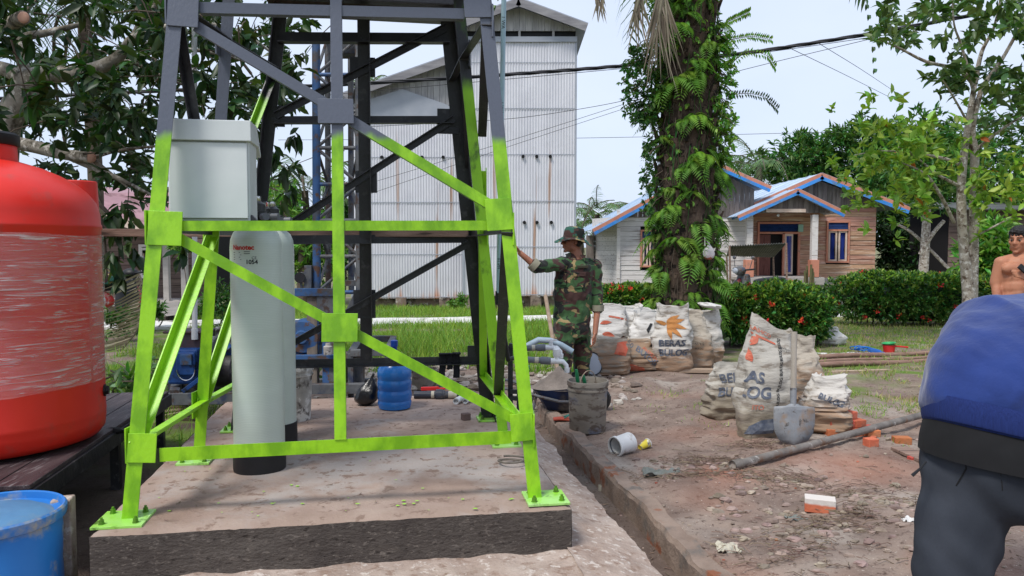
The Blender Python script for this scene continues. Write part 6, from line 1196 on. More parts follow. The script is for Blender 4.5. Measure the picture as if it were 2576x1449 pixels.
class Sack:
    def __init__(s, name, label, base, w, d, h, m, lean=(0, 0), rz=0., top=.75, bulge=.12, wr=.010, seed=1., fold=None, mouth=True, grp='sacks', slant=0.):
        s.slant = slant
        s.b = V(base); s.w, s.d, s.h, s.lean, s.top, s.bulge, s.wr, s.seed, s.fold = w, d, h, lean, top, bulge, wr, seed, fold; s.R = Matrix.Rotation(rz, 3, 'Z')
        s.o = root(name, label, 'sack', base, grp); mb = MB(); n, nv = 56, 44; mb.grid(lambda u, v: s.pt(2*math.pi*u, v), n, nv, True); mb.f.append(tuple(range(n-1, -1, -1)))
        if not mouth: k = n*(nv-1); mb.f.append(tuple(k+i for i in range(n)))
        else:                                                             # inner lip and dark inside
            k = len(mb.v)-n; c = sum((V(p) for p in mb.v[-n:]), V((0, 0, 0)))/n; mb.v += [tuple(lerp(V(p), c, .06)-UPV*.05) for p in mb.v[-n:]]; mb.v.append(tuple(c-UPV*.09)); e = len(mb.v)-1
            mb.f += [(k+i, k+(i+1) % n, k+n+(i+1) % n, k+n+i) for i in range(n)]+[(k+n+i, k+n+(i+1) % n, e) for i in range(n)]
        part('cloth', mb, SM[m], s.o, True)
    def pt(s, a, v, off=0.):
        ca, sa = math.cos(a), math.sin(a); p = .62; x = math.copysign(abs(ca)**p, ca); y = math.copysign(abs(sa)**p, sa)
        prof = (.86+.14*sm(0, .12, v))*(1+s.bulge*math.sin(math.pi*min(1, v*1.25))) * lerp(1, s.top, sm(.45, 1., v)); yd = lerp(1., .62, sm(.55, 1., v))*(.9+.1*sm(0, .1, v))
        nz = noise.noise(V((ca*1.3+s.seed, sa*1.3, v*5+s.seed)))*.045+noise.noise(V((ca*1.6+s.seed*5, sa*1.6+v*3, v*13)))*.018+noise.noise(V((ca*2+s.seed*3, sa*2, v*26)))*s.wr*1.2+noise.noise(V((ca*5, sa*5+s.seed, v*9)))*s.wr
        if s.fold: nz += s.fold[1]*-math.exp(-((v-s.fold[0])/.02)**2)
        k = 1+nz/(s.w*.5); q = V(((s.w/2*prof*k+off)*x, (s.d/2*prof*yd*k+off)*y, s.h*v*(1+.03*math.sin(a*2+s.seed)*v)+(.02*noise.noise(V((a*2, s.seed, 0))) if v > .93 else 0)))
        q.z -= s.slant*s.h*sm(.55, 1., v)*(x*.5+.5)**1.5; q.x += s.lean[0]*q.z; q.y += s.lean[1]*q.z; return s.b+s.R @ q
    def front(s, x, z, off=.006):
        v = max(.01, min(.985, z/s.h)); prof = (.86+.14*sm(0, .12, v))*(1+s.bulge*math.sin(math.pi*min(1, v*1.25)))*lerp(1, s.top, sm(.45, 1., v)); c = max(-.985, min(.985, x/(s.w/2*prof))); ca = math.copysign(abs(c)**(1/.62), c); return s.pt(-math.acos(max(-1, min(1, ca))), v, off)
    def ink(s, vs, fs, m, name='print'):
        bm = bmesh.new(); bv = [bm.verts.new((p[0], p[1], 0)) for p in vs]
        for f in fs:
            try: bm.faces.new([bv[i] for i in f])
            except ValueError: pass
        bmesh.ops.triangulate(bm, faces=bm.faces); 
        for _ in range(2):
            es = [e for e in bm.edges if e.calc_length() > .03]
            if es: bmesh.ops.subdivide_edges(bm, edges=es, cuts=1); bmesh.ops.triangulate(bm, faces=bm.faces)
        bm.verts.index_update(); mb = MB(); mb.add([s.front(v.co.x, v.co.y) for v in bm.verts], [tuple(v.index for v in f.verts) for f in bm.faces]); bm.free(); part(name, mb, m, s.o, fixn=False)
    def text(s, t, size, x, z, m=None, bold=.0, ang=0., name='lettering'):
        vs, fs = text_mesh(t, size, bold=bold); a = math.radians(ang); s.ink([(x+p.x*math.cos(a)-p.y*math.sin(a), z+p.x*math.sin(a)+p.y*math.cos(a)) for p in vs], fs, m or m_ink, name)
    def petal(s, x, z, l, w, ang, m):
        a = math.radians(ang); n = 9; pts = []
        for i in range(n): t = i/(n-1); pts.append((t*l, w*math.sin(math.pi*t**.8)))
        for i in range(n-2, 0, -1): t = i/(n-1); pts.append((t*l, -w*.6*math.sin(math.pi*t)))
        s.ink([(x+p*math.cos(a)-q*math.sin(a), z+p*math.sin(a)+q*math.cos(a)) for p, q in pts], [tuple(range(len(pts)))], m, 'petal_print')
def gp(px, py, z=0.): q = G(px, py, z); q.z = gz(q.x, q.y)-.01; return q
# foreground group
S = Sack('rice_sack', 'tall upright rice sack with open top and red petals behind the shovel', gp(1915, 1100), .41, .26, .92, 'grey', (.13, .12), .15, .80, .04, .006, 1.3, (.40, .012), slant=.16)
S.text('BERAS', .115, -.40, .425, bold=.0038); S.text('BULOG', .115, -.40, .315, bold=.0038); S.text('RAHCO', .045, -.185, .80, m_inkr, .001); S.ink([(-.185, .765), (.02, .755), (.02, .772), (-.185, .782)], [(0, 1, 2, 3)], m_inkr, 'stripe_print')
S.petal(-.17, .69, .09, .03, 60, m_inkr); S.petal(-.175, .57, .10, .03, 100, m_inkr); S.text('BULOG BULOG BULOG BULOG BULOG', .034, .045, .235, m_blkp, .001, 88); S.text('ITO', .05, -.15, .23, m_inkr)
S.ink([(-.17, .04), (.02, .05), (.02, .16), (-.08, .15), (-.17, .10)], [(0, 1, 2, 3, 4)], m_ink, 'wave_print'); S.text('________', .03, -.17, .845, m_blkp); S.text('BERAS BULOG', .022, .06, .74, m_blkp, 0, -14); S.text('50 KG', .022, .06, .71, m_blkp, 0, -14)
S2 = Sack('rice_sack', 'short squat rice sack leaning against the tall upright sack', gp(1830, 1052), .40, .24, .46, 'grey', (.13, .05), .2, .85, .05, .007, 4.1); S2.text('BERAS', .10, -.15, .325, bold=.002); S2.text('BULOG', .10, -.17, .215, bold=.002); S2.ink([(-.0, .02), (.18, .02), (.18, .09), (.08, .08)], [(0, 1, 2, 3)], m_ink, 'wave_print')
S3 = Sack('rice_sack', 'slumped muddy sack with knotted top beside the shovel and brick heap', gp(2062, 1088), .33, .26, .45, 'muddy', (.14, .0), -.2, .75, .20, .012, 7.7, (.42, .03), False); S3.text('BULOG', .06, -.08, .30, m_ink, .002, -20)
S4 = Sack('rice_sack', 'thin brown stained sack standing behind the shovel handle', gp(2020, 1040), .26, .2, .66, 'brown', (.02, .05), .0, .6, .08, .012, 3.3)
q = P(2054, 955, 6.35); q.z = .0; mb = bagmesh(V((q.x, q.y, S3.b.z+.0)), .2, .18, .0, .3, 2.)
p = P(2056, 962, 6.3); WBg = root('tied_bag', 'small white plastic bag resting behind the slumped muddy sack', 'bag', V((p.x, p.y, .0))); part('bag', bagmesh(V((p.x, p.y, 0)), .24, .2, .40, .25, 9.2), SM['clean'], WBg, True)
# shovel
m_steel = mat('shovel_steel', srgb(126, 130, 136), srgb(156, 158, 160), scale=6, rough=.6, bump=.3, metal=.2, dirt=(srgb(150, 126, 104), .4, 5, srgb(96, 92, 90), .2, 14)); m_hand = mat('shaft_wood', srgb(150, 142, 130), srgb(178, 170, 158), scale=5, rough=.8, stretch=(4, 4, .5), bump=.2)
ba = gp(1995, 1126); SV = root('shovel', 'muddy steel shovel leaning handle up against the tall sack', 'shovel', ba); tip = ba+UPV*.0; upd = V((.03, .10, 1)).normalized(); sdv = V((1, -.1, 0)).normalized(); fwd = upd.cross(sdv)
bl = [(.0, .0), (.06, .012), (.105, .045), (.135, .10), (.145, .17), (.146, .26), (.14, .285), (.055, .29), (.03, .305), (.0, .305)]; mb = MB(); vs = []
for s_ in (-1, 0, 1):
    for w, z in bl: vs.append(tip+sdv*w*s_+upd*z-fwd*(.0 if s_ else .012)+fwd*(.022*(w/.146)**2 if s_ else 0)*-1)
nb = len(bl); mb.add(vs, [f for i in range(nb-1) for f in ((i, i+1, nb+i+1, nb+i), (nb+i, nb+i+1, 2*nb+i+1, 2*nb+i))]); bo = part('blade', mb, m_steel, SV, True); bo.modifiers.new('t', 'SOLIDIFY').thickness = .004
mb = MB(); mb.tube([tip+upd*.13-fwd*.0, tip+upd*.29+fwd*.01, tip+upd*.42+fwd*.012], [.012, .022, .024], 10); part('socket', mb, m_steel, SV, True); mb = MB(); mb.tube([tip+upd*.40+fwd*.012, tip+upd*.6+fwd*.012, tip+upd*.83+fwd*.012], [.021, .02, .022], 10); part('handle', mb, m_hand, SV, True)
# heap by the palm
def SK(px, py, wpx, hpx, d, m, label, **k): b = P(px, py, d); b.z = gz(b.x, d)-.02; kk = d/FPX; return Sack('rice_sack', label, b, wpx*kk, k.pop('dp', .3), hpx*kk, m, **k)
A = SK(1688, 925, 96, 172, 8.9, 'muddy', 'upright bulging sack with orange flower print in the heap', lean=(.03, .03), top=.85, bulge=.08, seed=2.2, wr=.012); A.text('BERAS', .105, -.18, .33, bold=.0038); A.text('BULOG', .105, -.18, .22, bold=.0038)
for ang, l in ((8, .22), (-18, .24), (-45, .24), (-72, .2), (175, .1), (30, .18)): A.petal(-.10, .60, l, .035, ang, m_inko)
A = SK(1748, 925, 84, 148, 9.15, 'brown', 'leaning brown footed sack next to the orange flower sack', lean=(-.05, .03), top=.7, bulge=.05, seed=5.5, wr=.01); A.text('50 KG', .04, -.02, .32, m_blkp); A.text('BULOG', .03, -.02, .27, m_blkp)
A = SK(1775, 905, 80, 140, 9.5, 'muddy', 'open sack with floppy white mouth against the palm trunk', lean=(-.05, .0), top=.95, bulge=.0, seed=8.5, wr=.01)
mb = MB(); c = P(1772, 772, 9.4); mb.ball(c+V((.06, -.05, .02)), (.15, .09, .035), 20, Matrix.Rotation(.15, 3, 'Y'), .35, 4.); part('mouth_flap', mb, SM['clean'], A.o, True)
b = P(1588, 925, 9.0); b.z = gz(b.x, 9.)-.02
L1 = Sack('rice_sack', 'sack lying on its side with BULOG print tilted across it', b, .60, .42, .36, 'brown', (.06, .0), 0., .72, .18, .012, 6.6, None, False); L1.text('BULOG', .09, .0, .26, bold=.002, ang=-38); L1.text('PREMIUM', .05, .08, .27, m_inkr, 0, -38); L1.text('50', .08, -.1, .32, m_ink, 0, -38); L1.ink([(-.24, .09), (-.05, .11), (.1, .06), (.12, .02), (-.24, .02)], [(0, 1, 2, 3, 4)], m_inkr, 'wave_print')
A = SK(1528, 940, 100, 100, 8.75, 'brown', 'tied sack with orange corner slumped near the soldier', lean=(.10, .05), top=.8, bulge=.12, seed=9.1, wr=.013, mouth=False); A.ink([(.03, .28), (.17, .25), (.17, .40), (.06, .40)], [(0, 1, 2, 3)], m_inkr, 'corner_print')
A = SK(1530, 900, 95, 135, 9.6, 'clean', 'white sack with red stripe and red star behind the tied sack', lean=(.02, .02), top=.9, bulge=.05, seed=11.3); A.ink([(-.02, .53), (.2, .50), (.2, .52), (-.02, .55)], [(0, 1, 2, 3)], m_inkr, 'stripe_print'); A.petal(-.14, .45, .16, .03, 8, m_inkr); A.petal(-.1, .33, .16, .04, -10, m_inkr); A.petal(-.2, .2, .12, .06, 70, m_inkr)
SK(1582, 895, 60, 132, 9.75, 'clean', 'narrow crumpled white sack squeezed in the middle of the heap', lean=(.0, .02), top=.9, seed=13.3, wr=.014); A = SK(1622, 905, 72, 128, 9.45, 'clean', 'white sack with black mark between narrow sack and orange flower sack', lean=(.03, .02), top=.9, seed=15.1, wr=.013); A.ink([(-.02, .42), (.03, .5), (.06, .49), (.0, .38)], [(0, 1, 2, 3)], m_blkp, 'mark_print')
SK(1608, 880, 90, 120, 10.05, 'clean', 'back row white sack whose folded top shows over the heap', lean=(0, 0), top=.95, seed=17.7, wr=.012); SK(1500, 905, 50, 105, 9.9, 'clean', 'white sack mostly hidden behind the soldier hip', lean=(.0, 0), top=.9, seed=19.2)
a, b = gp(1705, 938), gp(1870, 936); mb = MB(); mb.bar(a+UPV*.03, b+UPV*.03, V((0, 1, 0)), UPV, .10, .045); single('flat_plank', mb, m_plankl, 'short pale plank lying flat in front of the sack heap', 'plank', lerp(a, b, .5), bevel=.004)
# lid leaning by the heap
c = P(1490, 915, 8.55); LDo = root('pan_lid', 'pale round lid with dark rim leaning on the sack by the soldier', 'lid', V((c.x, c.y, 0))); Rl = V((.45, -.85, .28)).to_track_quat('Z', 'Y').to_matrix()
mb = MB(); mb.lathe(c, [(.001, .012), (.1, .008), (.125, 0)], 32, Rl, (False, False)); part('disc', mb, m_flash, LDo, True); mb = MB(); mb.lathe(c, [(.122, .004), (.136, .006), (.136, -.006), (.122, -.006)], 32, Rl, (False, False)); part('rim', mb, m_boot, LDo, True)
# bricks
m_brick = mat('brick_red', srgb(172, 88, 62), srgb(198, 112, 80), scale=9, rough=.9, bump=.5, bscale=40, rnd=.18, dirt=(srgb(150, 100, 80), .3, 6)); bme = None
def brick(label, c, rz, grp=None, size=(.19, .09, .055), m=m_brick, tilt=0.):
    global bme
    mb = MB(); mb.box((0, 0, size[2]/2), size); mb.v = [tuple(V(p)*(1+.03*noise.noise(V(p)*60))) for p in mb.v]; o = part('brick', mb, m, None, bevel=.004); o.location = c; o.rotation_euler = (0, tilt, rz); return setprops(o, label, 'brick', grp)
nb = gp(2062, 1305); m_brickw = mat('brick_mortared', srgb(186, 96, 66), srgb(206, 120, 88), scale=7, rough=.9, bump=.5, bscale=40, zfade=(.045, .012, srgb(206, 198, 190)))
brick('whole red brick with pale mortar on top lying alone on the mud', nb, -.35, None, (.155, .085, .075), m_brickw)
for px, py, lb, rz, sz in ((2190, 1128, 'half brick lying alone beside the long steel pipe', .3, (.085, .07, .06)), (2268, 1115, 'red brick lying apart from the heap toward the bent man', -.1, (.12, .08, .055)), (2197, 1112, 'small brick chip touching the half brick by the pipe', .9, (.045, .04, .035)), (2300, 1160, 'broken brick shard beside the loose board', .2, (.08, .05, .03))): brick(lb, gp(px, py), rz, None, sz)
hb = gp(2092, 1098); k = 0
for i, (dx, dy, dz, rz) in enumerate(((0, 0, 0, .1), (.1, .03, 0, .05), (.2, .0, 0, .3), (.02, .1, 0, .0), (.13, .12, 0, .2), (.24, .1, 0, .5), (.03, .03, .058, .1), (.13, .05, .058, -.05), (.22, .06, .058, .35), (.06, .06, .116, .15), (.16, .08, .116, .4), (.29, -.03, 0, .1), (.33, .08, 0, .7))):
    brick('red brick in the small heap against the muddy sack', hb+V((dx, dy, dz)), rz, 'bricks in the heap', (.105, .085, .055))
# boards, pipes and poles on the ground
def ground_pipe(name, label, a, b, r, m, cat='pipe', **k): return pipe(name, label, a, b, r, m, cat, None, **k)
m_ironp = mat('pipe_iron', srgb(104, 98, 92), srgb(140, 132, 124), scale=8, rough=.6, bump=.3, metal=.3, dirt=(srgb(120, 92, 72), .25, 6, srgb(176, 170, 162), .15, 10), stretch=(1, 1, 1))
a, b = gp(1845, 1192)+UPV*.035, gp(2450, 1035)+UPV*.09
SP = ground_pipe('steel_pipe', 'long rusty steel pipe with threaded socket lying across the mud', a, b, .0265, m_ironp); dd = (b-a).normalized()
mb = MB(); mb.tube([a-dd*.01, a+dd*.075], .034, 18, False); mb.tube([a-dd*.01, a+dd*.075], .027, 18, False); part('socket', mb, m_ironp, SP, True)
for k in range(6): mb = MB(); mb.tube([a+dd*(.0+.012*k), a+dd*(.006+.012*k)], .0355, 16); part('thread', mb, m_ironp, SP, True)
m_pole = mat('pole_bark', srgb(120, 92, 80), srgb(150, 122, 108), scale=6, rough=.9, bump=.4, stretch=(.6, 4, 4))
for lb, p0, p1, r in (('slender stripped pole lying nearest the tarp', (2035, 905), (2400, 888), .032), ('dark thin pole lying against the stripped pole', (2040, 915), (2395, 897), .022), ('reddish pole lying in front of the other poles', (2030, 926), (2390, 908), .034)):
    a, b = gp(*p0)+UPV*r, gp(*p1)+UPV*r; mb = MB(); mb.tube([lerp(a, b, t)+UPV*.012*math.sin(t*7) for t in np.linspace(0, 1, 12)], [r*(1.05-.15*t) for t in np.linspace(0, 1, 12)], 10); single('wooden_pole', mb, m_pole, lb, 'pole', a, 'poles on the grass', smooth=True)
a, b = gp(2085, 938)+UPV*.02, gp(2235, 933)+UPV*.02; mb = MB(); mb.bar(a, b, V((0, 1, 0)), UPV, .06, .03); single('batten', mb, m_plankl, 'short flat batten in front of the reddish pole', 'batten', a, bevel=.003)
a, b = gp(2262, 1135)+UPV*.02, gp(2370, 1185)+UPV*.02; mb = MB(); mb.bar(a, b, UPV.cross(b-a), UPV, .13, .022); single('loose_board', mb, m_plank, 'grey loose board lying half hidden by the bent man', 'board', a, bevel=.003)
# litter on the mud
m_wcan = mat('can_white', srgb(206, 204, 200), srgb(222, 221, 219), scale=5, rough=.4, dirt=(srgb(150, 132, 116), .3, 9)); c = gp(1566, 1140); PCn = root('paint_can', 'white empty plastic paint can lying on its side on the mud', 'can', c); Rc = V((.8, .55, .08)).to_track_quat('Z', 'Y').to_matrix(); r0 = .07
cc = c+UPV*.068-V((.06, .03, 0)); mb = MB(); mb.lathe(cc, [(.056, .13), (.062, .03), (.064, .0), (.072, .0), (.073, .02), (.066, .024), (.072, .145), (.066, .155), (.01, .155)], 32, Rc, (False, True)); part('shell', mb, m_wcan, PCn, True); mb = MB(); mb.lathe(cc, [(.058, .008), (.061, .01), (.059, .02)], 32, Rc, (False, False)); part('inner_ring', mb, m_grey, PCn, True)
c = gp(1622, 1128); m_cupy = mat('cup_yellow', srgb(226, 206, 60), srgb(210, 190, 70), rough=.4, scale=12, dirt=(srgb(50, 70, 140), .45, 22, srgb(226, 226, 220), .3, 16)); CU = root('drink_cup', 'small yellow and blue drink cup lying beside the white can', 'cup', c); Rc = V((.75, .5, .25)).to_track_quat('Z', 'Y').to_matrix(); cc = c+V((-.04, -.02, .025)); mb = MB(); mb.lathe(cc, [(.012, .004), (.02, 0), (.022, .01), (.031, .085)], 22, Rc); part('cup', mb, m_cupy, CU, True); mb = MB(); mb.lathe(cc, [(.034, .083), (.036, .086), (.034, .09), (.004, .092)], 22, Rc); part('rim', mb, m_wcan, CU, True)
def rag(name, label, cat, c, w, d, h, m, seed):
    mb = MB(); mb.grid(lambda u, v: c+V(((u-.5)*w*(1+.4*noise.noise(V((v*3, seed, 0)))), (v-.5)*d*(1+.5*noise.noise(V((u*3, seed, 4)))), .006+h*max(0., .3+noise.noise(V((u*3+seed, v*3, 2)))+.5*noise.noise(V((u*8+seed, v*8+u*3, 3)))))), 26, 18); o = single(name, mb, m, label, cat, c, smooth=True); o.modifiers.new('t', 'SOLIDIFY').thickness = .003; return o
m_rag = mat('rag_grey', srgb(104, 108, 104), srgb(132, 136, 130), rough=.8, scale=8, dirt=(srgb(110, 96, 84), .3, 8))
rag('crumpled_rag', 'grey green crumpled rag lying on the mud by the kerb', 'rag', gp(1665, 1198), .24, .12, .05, m_rag, 3.); rag('paper_scrap', 'pale torn paper scrap near the lone brick', 'paper', gp(1830, 1390), .10, .09, .03, m_lab, 5.); rag('paper_scrap', 'flattened pale carton scrap beneath the lone brick', 'paper', gp(2010, 1318), .12, .08, .02, m_rag, 8.); rag('paper_scrap', 'small white plastic scrap between brick and bent man', 'paper', gp(2288, 1355), .06, .06, .025, m_wcan, 2.)
c = gp(1500, 1212, -.12); c.z = gz(c.x, c.y); mb = MB(); mb.box(G(1465, 1122, -.1)+UPV*.02, (.05, .03, .02), Matrix.Rotation(.1, 3, 'Z')); single('red_packet', mb, mat('packet_red', srgb(176, 44, 60), srgb(210, 140, 140), rough=.5, scale=30), 'small red packet dropped in the trench by the kerb', 'packet', G(1465, 1122, -.1), bevel=.003)
c = G(1512, 1222, -.1); c.z = gz(c.x, c.y); mb = MB(); mb.lathe(c, [(.017, 0), (.018, .003), (.018, .038), (.014, .038), (.013, .01)], 18); single('small_cap', mb, m_lab, 'small pale plastic pipe cap standing in the trench', 'cap', c, smooth=True)
c = G(1378, 1040, -.05); c.z = gz(c.x, c.y)+.03; mb = MB(); mb.tube([c+V((math.cos(t)*.045, .01, math.sin(t)*.05)) for t in np.linspace(0, 6.283, 24)], .008, 7, False); single('pipe_ring', mb, m_grey, 'grey plastic ring standing at the far end of the trench', 'ring', c, smooth=True)
# items on the grass at right
c = gp(2092, 868); BGo = root('stuffed_bag', 'large white stuffed plastic bag on the grass by the hedge end', 'bag', c); part('bag', bagmesh(c, .44, .34, .27, .45, 12.), SM['clean'], BGo, True)
c = gp(2185, 882); rag('white_tarp', 'white flattened tarp sheet under the blue rope and red dipper', 'tarp', gp(2165, 890), 1.05, .30, .02, m_wcan, 6.)
m_brope = mat('rope_blue', srgb(30, 104, 190), srgb(48, 130, 210), rough=.7, scale=20); c = gp(2165, 886)+UPV*.03; mb = MB(); rr = random.Random(9); pts = []
for t in np.linspace(0, 26, 170): pts.append(c+V((.13*math.cos(t*1.13)*(.5+.5*math.sin(t*.37)), .08*math.sin(t*1.71), .015+.06*abs(math.sin(t*.83))*(.5+.5*math.cos(t*.31)))))
mb.tube(pts, .007, 5); single('blue_rope', mb, m_brope, 'bundle of blue rope lying on the white tarp', 'rope', c, smooth=True)
c = gp(2205, 892)+UPV*.02; mb = MB(); mb.box(c+UPV*.03, (.20, .11, .05), Matrix.Rotation(.25, 3, 'Y')); mb.box(c+V((-.02, 0, .06)), (.12, .09, .03), Matrix.Rotation(.25, 3, 'Y')); single('blue_tray', mb, mat('tray_blue', srgb(44, 96, 176), srgb(60, 116, 196), rough=.5), 'flat blue plastic tray tilted on the tarp beside the rope', 'tray', c, bevel=.008)
c = gp(2236, 886)+UPV*.015; DPo = root('water_dipper', 'red plastic water dipper with a green bowl inside on the tarp', 'dipper', c); mb = MB(); mb.lathe(c, [(.062, 0), (.068, .004), (.085, .11), (.09, .112), (.083, .112), (.06, .02)], 28); part('cup', mb, m_redp, DPo, True); mb = MB(); mb.bar(c+V((.07, -.02, .095)), c+V((.235, -.06, .085)), V((0, 1, 0)), UPV, .03, .022); part('handle', mb, m_redp, DPo, bevel=.006)
GB = root('green_bowl', 'green plastic bowl nested in the red dipper', 'bowl', c+UPV*.10); mb = MB(); mb.lathe(c+UPV*.095, [(.05, 0), (.078, .03), (.092, .045), (.086, .045), (.05, .01)], 28, Matrix.Rotation(-.12, 3, 'Y')); part('bowl', mb, mat('bowl_green', srgb(40, 150, 84), srgb(60, 170, 100), rough=.4), GB, True)
c = gp(2402, 820); HB2 = root('helmet_bag', 'white cloth bundle with dark visor on top by the hedge', 'bundle', c); part('lower_bundle', bagmesh(c, .26, .2, .17, .6, 4.2), SM['clean'], HB2, True); mb = MB(); mb.ball(c+UPV*.27, (.13, .12, .14), 18, None, .1); part('helmet', mb, m_wcan, HB2, True); mb = MB(); mb.ball(c+V((.03, -.06, .24)), (.10, .075, .055), 16); part('visor', mb, m_boot, HB2, True)
mb = MB(); mb.box(gp(2395, 830)+UPV*.02, (.35, .2, .03)); single('white_board', mb, m_wcan, 'small white board lying under the white bundle by the hedge', 'board', gp(2395, 830), bevel=.003)
# rubble, twigs, leaves strewn on the mud: uncountable
rr = random.Random(31)
m_tw = mat('twig', srgb(96, 78, 66), srgb(140, 122, 106), rough=.95, island=.3, scale=5); m_peb = mat('pebble', srgb(118, 102, 92), srgb(158, 142, 130), rough=.95, island=.35, scale=12); m_chip = mat('brick_chip', srgb(150, 86, 66), srgb(172, 108, 86), rough=.95, island=.2)
mb = MB()
for k in range(800):
    y = rr.uniform(2.5, 8.5); x = rr.uniform(.62, 1.) * 0 + rr.uniform(.3, .75*y)
    s, t = st(x, y)
    if s < .66: continue
    if noise.noise(V((x*1.5, y*1.5, 0))) < -.15: continue
    a = rr.uniform(0, 6.28); l = min(.22, .012+rr.expovariate(22)); p = V((x, y, gz(x, y)+.004)); d = V((math.cos(a), math.sin(a)*.6, rr.gauss(0, .08)))*l; mb.tube([p-d*.5, p+V((rr.gauss(0, .004), rr.gauss(0, .004), .004)), p+d*.5], [.0026, .0022, .0008], 4, False)
for k in range(260):
    s, t = (rr.uniform(.4, .57), rr.uniform(-.6, 3.6)) if k < 150 else (rr.uniform(-2, .3), rr.uniform(.05, 2.6)); p = W(s, t); p.z = (gz(p.x, p.y) if s > .39 else SLZ)+.006; 
    if 0 < s < .39: continue
    a = rr.uniform(0, 6.28); d = V((math.cos(a), math.sin(a), 0))*rr.uniform(.01, .05 if s > 0 else .035); mb.tube([p-d*.5, p+d*.5], [.0025, .001], 4, False)
for cx, cy, n, sp in ((1760, 1165, 130, .14), (1950, 1215, 170, .20), (2110, 1335, 130, .13), (1900, 1130, 110, .16), (1720, 1210, 90, .12), (1985, 1400, 110, .22), (2200, 1260, 90, .2)):
    c = gp(cx, cy)
    for k in range(n):
        x, y = c.x+rr.gauss(0, sp), c.y+rr.gauss(0, sp*.6); a = rr.uniform(0, 6.28); l = rr.uniform(.03, .13); p = V((x, y, gz(x, y)+.004+abs(rr.gauss(0, .008)))); d = V((math.cos(a), math.sin(a)*.7, rr.gauss(0, .15)))*l
        mb.tube([p-d*.5, p-d*.15+V((rr.gauss(0, .012), rr.gauss(0, .012), .008)), p+d*.2+V((rr.gauss(0, .012), rr.gauss(0, .012), .006)), p+d*.5], [.0024, .0022, .0018, .0008], 4, False)
o = part('strewn_twigs', mb, m_tw); setprops(o, 'small twigs and straw strewn over the mud', 'twigs', None, 'stuff')
mb = MB(); mc = MB()
for k in range(950):
    y = rr.uniform(2.5, 9.5); x = rr.uniform(.3, .75*y) if k < 800 else rr.uniform(-2.4, .3); s, t = st(x, y)
    if s < .66 and t < 2.8 and not .4 < s < .57: continue
    r = min(.022, .003+rr.expovariate(220)); z = gz(x, y); (mc if rr.random() < .05 and x > .8 else mb).ball((x, y, z+r*.3), (r, r*rr.uniform(.6, 1), r*.6), 6, None, .5, k)
for k in range(260):
    cx, cy = rr.choice(((1950, 1230), (2110, 1345), (1760, 1180), (1985, 1400), (1880, 1290), (2230, 1290))); c = gp(cx, cy); x, y = c.x+rr.gauss(0, .2), c.y+rr.gauss(0, .16); r = rr.uniform(.008, .028); mb.ball((x, y, gz(x, y)+r*.15), (r*1.4, r, r*.6), 7, None, .6, k)
setprops(part('pebbles', mb, m_peb), 'pebbles and clods scattered over the mud', 'pebbles', None, 'stuff'); setprops(part('brick_chips', mc, m_chip), 'small brick chips scattered on the mud near the sacks', 'rubble', None, 'stuff')
# clods of dug earth behind the slab
mb = MB(); md = MB()
for k in range(420):
    x = rr.uniform(-1.9, 1.25); y = rr.uniform(6.9, 9.3); r = rr.uniform(.015, .06); (md if rr.random() < .4 else mb).ball((x, y, gz(x, y)+r*.25), (r*1.3, r, r*.7), 7, None, .6, k)
setprops(part('earth_clods', mb, mat('clod_pale', srgb(146, 138, 130), srgb(178, 170, 163), rough=.95, island=.2, bump=.4)), 'pale grey clods of dug earth behind the slab', 'earth', None, 'stuff'); setprops(part('dark_clods', md, mat('clod_dark', srgb(104, 92, 84), srgb(132, 118, 108), rough=.95, island=.2, bump=.4)), 'darker clods of dug earth behind the slab', 'earth', None, 'stuff')
c = P(1068, 925, 7.6); c.z = gz(c.x, 7.6); bucket('clay_bucket', 'brownish bucket half sunk in the clods behind the black cloth', c, .12, .13, .2, m_gb, m_wet, .8, None, 'buckets'); c = P(1015, 905, 8.2); c.z = gz(c.x, 8.2); mb = MB(); mb.lathe(c+UPV*.06, [(.09, 0), (.03, .14), (.028, .14), (.085, .0)], 18, Matrix.Rotation(1.1, 3, 'Y')); single('white_funnel', mb, m_wcan, 'tilted white plastic funnel lying in the pale clods', 'funnel', c, smooth=True)
a, b = P(1120, 945, 7.4), P(1190, 935, 7.0); a.z = gz(a.x, 7.4)+.05; b.z = gz(b.x, 7.)+.07; mb = MB(); mb.tube([a, b], [.05, .045], 10); single('log_piece', mb, m_pole, 'reddish log piece lying behind the lower back beam', 'log', a, smooth=True)
